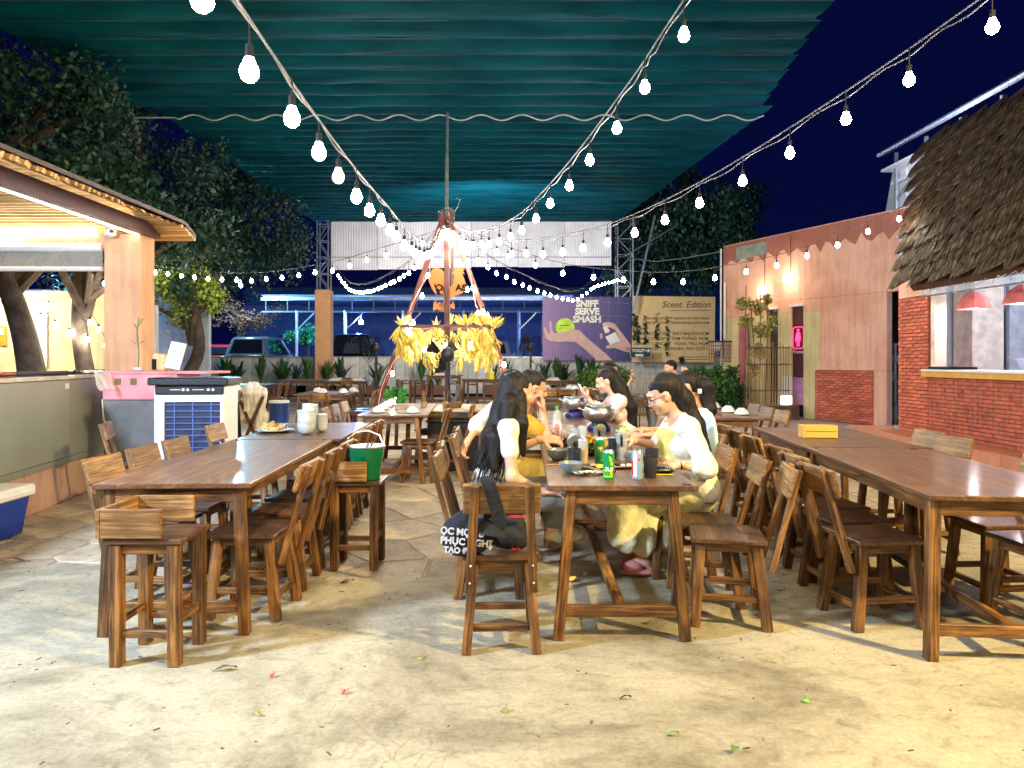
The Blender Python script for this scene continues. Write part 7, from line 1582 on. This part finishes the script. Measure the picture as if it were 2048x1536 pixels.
# dishes
bowl('small grey bowl with sauce near the long haired woman, front of the table', .315, 3.86, TZ, M['bowlg'], 1.0, 'dishes on the centre table', True, False)
bowl('dark grey bowl the long haired woman holds', .28, 4.36, TZ, M['bowlg'], 1.15, 'dishes on the centre table', True, False)
bowl('dark bowl farther along the left edge of the centre table', .30, 4.95, TZ, M['blackc'], 1.2, 'dishes on the centre table', True, False)
bowl('dark bowl by the plate of the woman with glasses', .74, 4.30, TZ, M['bowlg'], 1.0, 'dishes on the centre table', True, False)
bowl('blue grey bowl behind the tall cola glass', .66, 4.95, TZ, M['bowlg'], 1.2, 'dishes on the centre table', True, False)
def plate(label, x, y, w, l, m, rz=0, food=None, z=TZ, thick=.014):
    t = thing('plate', label, 'plate', (x, y, z), rz); mb = MB(); mb.box((0, 0, .003), (w * .8, l * .8, .006)); mb.build('plate_base', m, t, bev=.002)
    mb = MB(); a = [(-w / 2, -l / 2), (w / 2, -l / 2), (w / 2, l / 2), (-w / 2, l / 2)]; b = [(q[0] * .78, q[1] * .78) for q in a]; mb.add([(*q, thick) for q in a] + [(*q, .005) for q in b] + [(*q, thick - .003) for q in a] + [(*q, .001) for q in b], [(i, (i + 1) % 4, 4 + (i + 1) % 4, 4 + i) for i in range(4)] + [(8 + (i + 1) % 4, 8 + i, 12 + i, 12 + (i + 1) % 4) for i in range(4)] + [(i, 8 + i, 8 + (i + 1) % 4, (i + 1) % 4) for i in range(4)]); mb.build('plate_rim', m, t)
    if food:
        for i in range(food[1]):
            o = MB().ball((0, 0, 0), rnd.uniform(.010, .018), 1.4, 1, .5, 8, 5).build('food', food[0], t, smooth=True); o.location = (rnd.uniform(-w * .28, w * .28), rnd.uniform(-l * .28, l * .28), .014); o.rotation_euler = (0, 0, rnd.uniform(0, 6))
    return t
frl = flat('fish_skin', (.55, .40, .22), .5, var=.4, scale=30); rice = flat('rice', (.8, .75, .6), .6); lemon = flat('lemon', (.80, .70, .05), .5)
plate('square black plate nearest the camera, behind the green can', .435, 3.86, .20, .17, M['blackc'], R(20)); plate('oblong white dish with scraps by the front grey bowl', .395, 3.80, .15, .08, M['bowl'], R(15), (rice, 5)); plate('black oblong plate with food in the centre of the table', .50, 4.02, .26, .13, M['blackc'], R(5), (frl, 9)); plate('long black plate beside the cardigan sleeve', .68, 4.05, .22, .12, M['blackc'], R(-4), (rice, 4)); plate('square black plate before the woman with glasses', .77, 3.90, .17, .15, M['blackc'], R(8), None)
plate('black plate of fried food near the mustard dress', .38, 5.9, .28, .2, M['blackc'], 0, (frl, 16)); plate('black plate of leaves near the rear of the table', .42, 5.45, .26, .2, M['blackc'], 0, (M['leafl'], 16))
t = thing('greens_plate', 'plate piled with dark green leaves and yellow squash flowers', 'salad plate', (.47, 4.62, TZ)); MB().lathe([(.01, 0), (.08, .002), (.12, .018), (.08, .008), (.01, .006)], n=20).build('plate', M['blackc'], t, smooth=True)
link('greens', quads_mesh('greens', leaf_cloud([(-.03, 0, .04, .05), (.03, 0, .04, .05), (0, .02, .06, .04)], 260, .05, 0, 41), M['leaf']), t); link('yellow_flowers', quads_mesh('yellow_flowers', leaf_cloud([(.06, 0, .075, .03), (.02, -.01, .085, .03), (.10, .0, .06, .03)], 130, .045, 0, 42), flat('squash_flower', (.85, .50, .03), .5, bump=0)), t)
for i, (x, y, lb) in enumerate(((.30, 4.02, 'lemon wedges left of the grey bowl'), (.475, 3.93, 'lemon half on the edge of the black plate behind the green can'))):
    t = thing('lemon_piece', lb, 'lemon', (x, y, TZ + .012)); MB().ball((0, 0, .008), .018, 1.2, 1, .8, 10, 6).build('flesh', lemon, t, smooth=True); MB().ball((.006, .002, .004), .019, 1.1, 1, .6, 10, 6).build('peel', M['leafl'], t, smooth=True)
chop('wooden chopsticks resting over the near left bowl', (.34, 3.88, TZ + .04), (.52, 3.80, TZ + .003)); chop('chopsticks beside the hand of the long haired woman', (.19, 4.12, TZ), (.36, 4.16, TZ)); chop('yellow chopsticks between the dark tumbler and the table corner', (.62, 3.78, TZ), (.84, 3.76, TZ), m=lemon); chop('chopsticks across the plate by the silver can', (.50, 3.92, TZ + .016), (.66, 3.95, TZ + .016))
t = thing('napkin', 'crumpled white napkin by the woman with glasses', 'napkin', (.73, 3.95, TZ + .015)); v, f = nets(lambda q: field(q, [ell((0, 0, .012), (.04, .03, .02))], 0) + wrinkle(q, .006, 3), (-.06, -.05, -.02), (.06, .05, .05), .004); link('paper', join_mesh('paper', [(v, f)], M['white']), t)
# herb bottles
for i, (x, y, h, lb) in enumerate(((.655, 4.32, .19, 'tall glass bottle stuffed with lime and herbs, black lettered label'), (.575, 4.75, .17, 'second glass bottle with lemon slices behind the green can'))):
    t = thing('herb_bottle', lb, 'bottle', (x, y, TZ)); MB().lathe([(.002, .002), (.030, 0), (.034, .01), (.030, h * .5), (.042, h * .8), (.040, h * .95), (.030, h), (.026, h), (.036, h * .92), (.028, .012), (.002, .008)], n=20).build('glass_body', M['clear'], t, smooth=True); link('herbs', quads_mesh('herbs', leaf_cloud([(0, 0, h * .25, .024), (0, 0, h * .5, .022), (0, 0, h * .8, .032), (0, 0, h * .95, .03)], 260, .022, 0, 50 + i), M['leafl']), t); MB().ball((.005, -.01, h * .93), .03, 1, .7, .8).build('lemon_slices', lemon, t); MB().box((-.008, -.036, h * .66), (.014, .008, h * .38)).build('label_strip', M['black'], t)
# steel pots on burners
for i, (x, y, z, lb) in enumerate(((.735, 6.15, TZ, 'round bellied steel hotpot on a burner beside the pink blouse'), (.66, 7.6, TZ, 'second steel hotpot farther back on the centre row'))):
    t = thing('hotpot', lb, 'pot', (x, y, z)); MB().lathe([(.002, .075), (.07, .075), (.115, .10), (.135, .145), (.125, .185), (.105, .205), (.118, .212), (.118, .218), (.098, .212), (.002, .20)], n=32).build('pot_body', M['steel'], t, smooth=True)
    MB().lathe([(.002, 0), (.10, 0), (.105, .03), (.095, .055), (.06, .074), (.002, .0745)], n=24).build('burner', flat('dark_blue_enamel', (.01, .015, .12), .3, coat=.4) if i == 0 else bpy.data.materials['dark_blue_enamel'], t, smooth=True)
    for s in (-1, 1): MB().tube([(s * .125, -.03, .17), (s * .16, -.02, .19), (s * .165, .02, .19), (s * .125, .03, .17)], .006, 6).build('handle', M['steel'], t)
t = thing('water_bottle', 'clear plastic water bottle with green cap', 'bottle', (.36, 5.8, TZ)); MB().lathe([(.002, 0), (.032, 0), (.034, .02), (.032, .08), (.034, .14), (.030, .17), (.013, .20), (.013, .215), (.002, .215)], n=18).build('bottle_body', M['clear'], t, smooth=True); MB().cyl((0, 0, .213), (0, 0, .235), .016, n=12).build('cap', flat('green_cap', (.05, .5, .08), .4), t); MB().lathe([(.0345, .06), (.0345, .11)], n=18).build('label_band', M['white'], t)
for i, (x, y, lb) in enumerate(((.44, 5.0, 'clear empty tumbler nearest the camera among those before the hotpot'), (.50, 5.15, 'clear tumbler close by the belly of the nearer hotpot'), (.42, 5.25, 'clear glass left of the hotpot'), (.34, 5.3, 'clear tumbler nearest the mustard dress'))):
    tumbler(lb, x, y, TZ, .13, .032, None, M['clear'])
t = thing('round_tin', 'round grey tin lying tilted among the dishes', 'tin', (.42, 4.85, TZ + .05)); mb = MB(); mb.cyl((0, -.03, 0), (0, .03, .01), .05, n=24); mb.build('tin_body', M['galv'], t, bev=.003)
t = thing('spoon_cup', 'dark cup with spoons and straws near the mustard dress', 'cup', (.31, 4.62, TZ)); MB().lathe([(.002, 0), (.035, 0), (.045, .07), (.041, .07), (.03, .01), (.002, .008)], n=18).build('cup_body', M['blackc'], t, smooth=True)
for i in range(4): MB().tube([(.0, 0, .03), (rnd.uniform(-.03, .05), rnd.uniform(-.02, .02), .19)], .0035, 5).build('straw' if i % 2 else 'spoon', M['steel'] if i % 2 == 0 else flat('red_straw', (.7, .2, .15), .5), t)
# tissue box
t = thing('tissue_box', 'yellow plywood tissue box on the table seam at right', 'box', (2.37, 5.62, TZ), R(-3)); bx = M['boxwood']
MB().box((0, 0, .09), (.255, .13, .012)).build('lid', bx, t, bev=.002); MB().box((0, -.062, .045), (.235, .010, .082)).build('front_panel', bx, t, bev=.002); MB().box((0, .062, .045), (.235, .010, .082)).build('back_panel', bx, t, bev=.002)
for s in (-1, 1): MB().box((s * .122, 0, .047), (.010, .13, .094)).build('side_panel', bx, t, bev=.002)
MB().box((0, 0, .004), (.235, .12, .007)).build('base', bx, t); MB().box((0, -.069, .052), (.235, .003, .003)).build('groove_strip', M['oldwood'], t)
# laid tables: upturned bowls and chopsticks
for i, (x, y) in enumerate(((-1.52, 8.25), (-1.56, 8.75), (-1.60, 9.25), (-1.62, 9.7))): bowl(['nearest', 'second', 'third', 'farthest'][i] + ' upturned bowl on the left edge of the table before the tripod', x, y, TZ, s=1.15)
bowl('single upturned bowl at the right edge of the table before the tripod', -1.13, 8.2, TZ, s=1.15)
for i, (a, b) in enumerate((((-1.60, 8.02), (-1.35, 8.04)), ((-1.42, 8.72), (-1.25, 8.74)), ((-1.48, 9.2), (-1.3, 9.22)), ((-1.28, 8.12), (-1.0, 8.10)))): chop(['nearest chopsticks on the table before the tripod', 'chopsticks by the second bowl before the tripod', 'chopsticks by the third bowl before the tripod', 'chopsticks under the single right hand bowl before the tripod'][i], (*a, TZ), (*b, TZ), m=M['palewood'])
for i, (px, y) in enumerate(((1428, 9.0), (1456, 8.3), (1483, 7.9))): bowl(['farthest', 'middle', 'nearest'][i] + ' of three upturned bowls on the table by the yellow wall', (px - 1024) * y / F, y, TZ, s=1.2); chop(['farthest', 'middle', 'nearest'][i] + ' chopsticks on the table by the yellow wall', ((px - 1062) * y / F, y - .1, TZ), ((px - 1030) * y / F, y - .1, TZ))
for i, (x, y, lb) in enumerate(((-3.62, 13.5, 'left back upturned bowl on the small table'), (-3.42, 13.1, 'left front upturned bowl on the small table'), (-3.05, 13.1, 'right front upturned bowl on the small table'), (-2.98, 13.6, 'right back upturned bowl on the small table'))): bowl(lb, x, y, TZ, s=1.35)
for i, (px, y, lb) in enumerate(((1083, 14.9, 'left back bowl behind the pots'), (1094, 14.6, 'left front bowl behind the pots'), (1139, 14.9, 'right back bowl behind the pots'), (1150, 14.6, 'right front bowl behind the pots'))): bowl(lb, (px - 1024) * y / F, y, TZ, s=1.4)
for i, (x, y, z, lb) in enumerate(((-5.1, 21.0, TZ, 'white folded napkin at the left of the far table'), (-4.5, 21.0, TZ, 'white folded napkin at the right of the far table'), (-2.1, 21.3, .90, 'white napkin on the tall bar table'), (1.2, 21.3, TZ, 'small pale dishes on the far table behind the nearest woman'))):
    t = thing('napkin', lb, 'napkin', (x, y, z)); mb = MB(); mb.add([(-.22, -.12, 0), (.22, -.12, 0), (.22, .12, 0), (-.22, .12, 0), (-.12, -.05, .07), (.14, -.05, .09), (.14, .05, .09), (-.12, .05, .07)], [(3, 2, 1, 0), (4, 5, 6, 7), (0, 1, 5, 4), (1, 2, 6, 5), (2, 3, 7, 6), (3, 0, 4, 7)]); mb.build('cloth_fold', M['white'], t); MB().box((.05, 0, .045), (.1, .06, .01), Euler((0, R(-20), 0)).to_matrix()).build('corner_fold', M['white'], t)
t = thing('sauce_bottle', 'bright yellow sauce bottle on the dark far table', 'bottle', (-.65, 22.8, TZ)); MB().lathe([(.002, 0), (.10, 0), (.105, .05), (.10, .20), (.04, .26), (.002, .26)], n=14).build('bottle_body', flat('mustard_bottle', (.75, .62, .01), .4), t, smooth=True); MB().cyl((0, 0, .26), (0, 0, .36), .03, .012, 10).build('nozzle', bpy.data.materials['mustard_bottle'], t)
t = thing('dish_set', 'grey cups and plates on the square table at the back', 'dishes', (1.85, 11.7, TZ))
for i, (x, y) in enumerate(((0, 0), (.12, .1), (-.15, .1), (.2, -.15), (-.1, -.2))): MB().lathe([(.002, 0), (.05, 0), (.07, .05 if i % 2 else .01), (.065, .05 if i % 2 else .012), (.045, .01), (.002, .008)], n=14).build('cup' if i % 2 else 'plate', [M['bowl'], M['bowlg']][i % 2], t, smooth=True, loc=(x, y, 0))
MB().tube([(.05, 0, 0), (.06, 0, .2)], .03, 10).build('cup', M['bowlg'], t)
t = thing('chopstick_holders', 'chopstick holders and sauce bottles standing behind the chair by the fan pole', 'condiments', (-1.0, 9.25, .731))
for i in range(2):
    o = MB().lathe([(.002, 0), (.035, 0), (.038, .09), (.034, .09), (.03, .01), (.002, .01)], n=14).build('holder', M['palewood'], t, loc=(-.12 + i * .27, 0, 0), smooth=True)
    for j in range(9): MB().tube([(0, 0, .02), (rnd.uniform(-.04, .04), rnd.uniform(-.03, .03), rnd.uniform(.19, .24))], .0035, 4).build('chopstick', M['palewood'], o)

# ------------------------------------------------------------------ fans
def cage(mb, c, r, axis, dep, rings=6, spokes=26):
    A_ = Vector(axis).normalized(); x = Vector((0, 0, 1)).cross(A_).normalized(); y = A_.cross(x); c = Vector(c)
    for k in range(rings):
        rr = r * (k + 1) / rings
        for s in (-1, 1):
            off = A_ * s * dep * (1 - (rr / r) ** 2) ** .5 if rr < r else Vector((0, 0, 0)); mb.tube([c + off + (x * math.cos(a) + y * math.sin(a)) * rr for a in [i * math.pi / 12 for i in range(25)]], .0035, 4)
            if rr >= r: break
    for i in range(spokes):
        a = i * 2 * math.pi / spokes; e = (x * math.cos(a) + y * math.sin(a))
        for s in (-1, 1): mb.tube([c + A_ * s * dep + e * r * .08, c + A_ * s * dep * .8 + e * r * .6, c + e * r], .0022, 4)
def fan(label, x, y, hz, r, axis, pole, base_h=.05, m=None):
    t = thing('pedestal_fan', label, 'fan', (x, y, 0)); m = m or M['black']; A_ = Vector(axis).normalized(); c = Vector((0, 0, hz)) + A_ * .16
    mb = MB(); cage(mb, c, r, axis, .09); mb.build('cage', M['blackm'], t)
    mb = MB(); mb.ball((0, 0, 0), .11, 1, 1, 1, 16, 10); o = mb.build('motor', M['black'], t, smooth=True); o.location = (0, 0, hz); o.scale = (.85, .85, .95)
    xx = Vector((0, 0, 1)).cross(A_).normalized(); yy = A_.cross(xx)
    for k in range(3):
        a = k * 2.094 + .5; e = xx * math.cos(a) + yy * math.sin(a); f = A_.cross(e); mb = MB(); mb.add([c + e * .05 - f * .03, c + e * r * .85 - f * .09 + A_ * .03, c + e * r * .85 + f * .07 - A_ * .03, c + e * .05 + f * .03], [(0, 1, 2, 3)]); mb.build('blade', M['black'], t)
    MB().cyl((0, 0, base_h), (0, 0, hz - .08), .028, n=10).build('pole', m, t); MB().cyl((0, 0, .55), (0, 0, .95), .04, n=10).build('sleeve', m, t); MB().box((0, 0, base_h / 2 + .005), (.42, .42, base_h)).build('base', m, t, bev=.01)
    mb = MB()
    for i in range(4): mb.tube([(.03, -.03, hz - .3 - .02 * i), (.13 + .02 * i, -.05, hz - .42), (.10, -.04, hz - .58 - .02 * i), (.02, -.03, hz - .52)], .007, 5)
    mb.build('coiled_cord', M['cable'], t)
    return t
fan('tall black pedestal fan in front of the corn husks, motor towards the camera', -.865, 9.75, 1.42, .27, (-.55, .8, .1), 1.4)
fan('black pedestal fan seen edge on, at the left behind the tables', -3.0, 16.0, 1.62, .34, (-1, .25, .05), 1.4); fan('black pedestal fan seen edge on, left of the purple billboard', .45, 17.5, 1.66, .36, (-1, .2, .35), 1.4)
t = thing('equipment_case', 'low black case under the pale topped table by the fan', 'case', (-.72, 9.05, 0)); MB().box((0, 0, .30), (.62, .45, .58)).build('body', M['black'], t, bev=.01); MB().box((0, 0, .60), (.66, .49, .02)).build('lid', M['blackm'], t, bev=.004)
# cloth draped chair, steel pan, blue bin
t = thing('draped_cloth', 'off white cloth draped in folds over a stand beside the air cooler', 'cloth', (-3.35, 9.4, 0)); cl = cloth('unbleached_cotton', (.70, .66, .56))
v, f = nets(lambda q: field(q, [cone((0, 0, 1.02), (.02, 0, .94), .05, .13), cone((-.03, 0, .92), (-.08, 0, .62), .13, .10), cone((.05, 0, .90), (.08, 0, .48), .11, .07), cone((.14, 0, .62), (.15, 0, .50), .06, .04), cone((-.10, 0, .7), (-.12, 0, .60), .07, .04)], .06) + .009 * np.sin(q[:, 0] * 62 + 5 * np.sin(q[:, 2] * 5) + 14 * q[:, 1]) + .006 * np.sin(q[:, 0] * 131 + 4 * q[:, 2]) + .004 * np.sin(q[:, 2] * 60), (-.35, -.25, .38), (.32, .25, 1.15), .014); link('drape', join_mesh('drape', [(v, f)], cl), t)
t = thing('cross_stand', 'dark crossed leg stand under the draped cloth', 'stand', (-3.35, 9.45, 0))
for s in (-1, 1):
    for q in (-1, 1): MB().bar((s * .22, q * .15, 0), (-s * .16, q * .15, .88), .035, .035).build('leg', M['oldwood'], t)
MB().bar((0, -.15, .45), (0, .15, .45), .03, .03).build('crossbar', M['oldwood'], t); MB().bar((-.16, 0, .9), (-.25, 0, 1.12), .03, .03).build('handle', M['oldwood'], t)
t = thing('wok_stand', 'shiny round steel pan hung tilted on a dark stand by the air cooler', 'pan', (-3.55, 9.2, 0)); o = MB().lathe([(.002, -.10), (.07, -.092), (.13, -.05), (.155, 0), (.15, 0), (.12, -.045), (.002, -.09)], n=26).build('pan', M['steel'], t, smooth=True); o.location = (0, -.05, .94); o.rotation_euler = (R(-75), R(15), 0)
for s in (-1, 1): MB().bar((s * .12, 0, 0), (s * .05, 0, .95), .04, .04).build('leg', M['blackm'], t)
MB().bar((-.1, 0, .5), (.1, 0, .5), .03, .03).build('crossbar', M['blackm'], t)
t = thing('bin', 'blue cylindrical waste bin with a pale rim behind the second left table', 'bin', (-3.05, 9.5, 0)); MB().lathe([(.002, 0), (.10, 0), (.105, .01), (.125, .80), (.118, .80), (.10, .02), (.002, .02)], n=20).build('bin_body', flat('blue_bin', (.01, .04, .22), .4), t, smooth=True); MB().lathe([(.118, .79), (.130, .79), (.130, .82), (.118, .82)], n=20).build('rim', M['white'], t); 
# pale blue kid seat
t = thing('plastic_chair', 'pale blue moulded plastic chair behind the woman in the cream cardigan', 'chair', (1.30, 4.95, 0)); sh_ = flat('pale_blue_plastic', (.52, .72, .85), .35, rand=0)
v, f = nets(lambda q: np.maximum(field(q, [ell((.05, 0, .76), (.035, .17, .24)), ell((-.10, 0, .50), (.19, .18, .035))], .06), -field(q, [ell((.0, 0, .80), (.03, .10, .12))], 0) if False else -1.0), (-.34, -.22, .42), (.14, .22, 1.02), .012); link('shell', join_mesh('shell', [(v, f)], sh_), t)
for sx in (-1, 1):
    for sy in (-1, 1): MB().cyl((-.08 + sx * .16, sy * .17, 0), (-.08 + sx * .10, sy * .12, .49), .011, n=8).build('leg', M['galv'], t); MB().cyl((-.08 + sx * .16, sy * .17, 0), (-.08 + sx * .16, sy * .17, .02), .016, n=8).build('foot_cap', M['white'], t)
t = thing('rattan_chair', 'white wire chair with arched back at the square table', 'chair', (2.3, 12.4, 0))
mb = MB(); arch = [(-.2, 0, .45), (-.21, .05, .8), (-.12, .08, 1.0), (0, .09, 1.05), (.12, .08, 1.0), (.21, .05, .8), (.2, 0, .45)]; mb.tube(catmull(arch, 9)[0], .012, 6); mb.build('back_hoop', M['palewood'], t)
for i in range(7): MB().cyl((-.15 + i * .05, 0, .45), (-.14 + i * .047, .08, .95 + (.07 if 1 < i < 5 else 0)), .006, n=5).build('spindle', M['palewood'], t)
MB().box((0, -.2, .44), (.44, .42, .03)).build('seat', M['palewood'], t)
for sx in (-1, 1):
    for sy in (-1, 0): MB().cyl((sx * .2, sy * .38, 0), (sx * .18, sy * .36, .43), .014, n=6).build('leg', M['palewood'], t)

# ------------------------------------------------------------------ litter on the floor
def leaf_bit(label, px, py, L, w, col, rz):
    d = F * H / (py - YH); t = thing('fallen_leaf', label, 'leaf', ((px - 1024) * d / F, d, .003), R(rz)); mb = MB(); n = 5; vs = []
    for i in range(n + 1):
        f = i / n; ww = w * math.sin(math.pi * f) * .5 + .0006; z = .006 + .012 * math.sin(f * 3.1 + rz); vs += [(L * (f - .5), -ww, z + .004), (L * (f - .5), ww, z + .008 * math.sin(f * 5))]
    mb.add(vs, [(2 * i, 2 * i + 2, 2 * i + 3, 2 * i + 1) for i in range(n)]); mb.build('blade', flat('fallen_leaf_tint', col, .6, bump=0), t); MB().tube([(-L * .5, 0, .008), (-L * .62, .004, .006)], .0012, 4).build('stalk', flat('leaf_stalk', (.2, .12, .05), .7) if not bpy.data.materials.get('leaf_stalk') else bpy.data.materials['leaf_stalk'], t)
for a in (('large dry brown leaf on the concrete before the left stool', 450, 1342, .10, .028, (.16, .10, .03), 12), ('bright green oval leaf at the lower right of the floor', 1610, 1403, .04, .032, (.25, .5, .03), 60), ('green leaf near the bottom right corner of the middle floor', 1345, 1473, .045, .02, (.2, .4, .04), -20), ('pale green leaf below the front chair at left', 843, 1318, .05, .015, (.35, .45, .05), 10), ('dark curled leaf near the leg of the front centre table', 1292, 1247, .05, .03, (.10, .04, .03), 10), ('small red petal left of the front chair', 690, 1388, .03, .02, (.75, .06, .03), 30), ('tiny red petal above the crack at left', 545, 1355, .025, .018, (.7, .05, .05), 80), ('thin green sliver on the floor at the right', 1542, 1326, .05, .01, (.35, .45, .05), -5), ('yellow green leaf by the crack at lower left', 520, 1432, .045, .02, (.30, .36, .08), 8), ('brown leaf on the flagstones behind the left stools', 693, 1166, .09, .045, (.14, .09, .05), 5), ('dark twig leaf between the centre and right tables', 1562, 1182, .05, .012, (.05, .03, .02), 10), ('curled brown leaf by the cool box', 40, 1122, .13, .03, (.16, .08, .05), 8), ('olive leaf sliver at lower centre', 1010, 1424, .035, .02, (.25, .3, .06), 80), ('dark leaf scrap right of centre', 1250, 1400, .05, .015, (.04, .03, .02), -20), ('green leaf scrap near the bottom edge', 1470, 1506, .04, .03, (.12, .2, .03), 50)): leaf_bit(*a)
t = thing('food_scrap', 'dropped yellow cracker under the front centre table', 'cracker', (.345, 4.42, .004)); MB().ball((0, 0, .012), .03, 1.6, .9, .45, 10, 5).build('crust', cm, t); MB().ball((.03, .01, .014), .02, 1.2, .9, .6, 8, 5).build('crumb', cm, t)
t = thing('bottle_cap', 'small shiny disc lying on the floor under the table stretcher', 'cap', ((1183 - 1024) * 3.9 / F, 3.9, .002)); MB().lathe([(.002, .004), (.022, .004), (.028, 0), (.030, .001), (.024, .007), (.002, .007)], n=16).build('disc', M['galv'], t, smooth=True); MB().ball((0, 0, .008), .006).build('tab', M['galv'], t)
mb = MB()
for i in range(420):
    x, y = rnd.uniform(-4.2, 5), 1.8 + rnd.random() ** 1.3 * 3.4; s = rnd.uniform(.002, .007); a = rnd.uniform(0, 3.14); mb.box((x, y, .0015), (s * rnd.uniform(1, 5), s, .002), Matrix.Rotation(a, 3, 'Z'))
tag(mb.build('floor_debris', flat('debris', (.10, .07, .04), .9)), 'scattered specks of dry leaf and grit on the concrete', 'debris', kind='stuff')
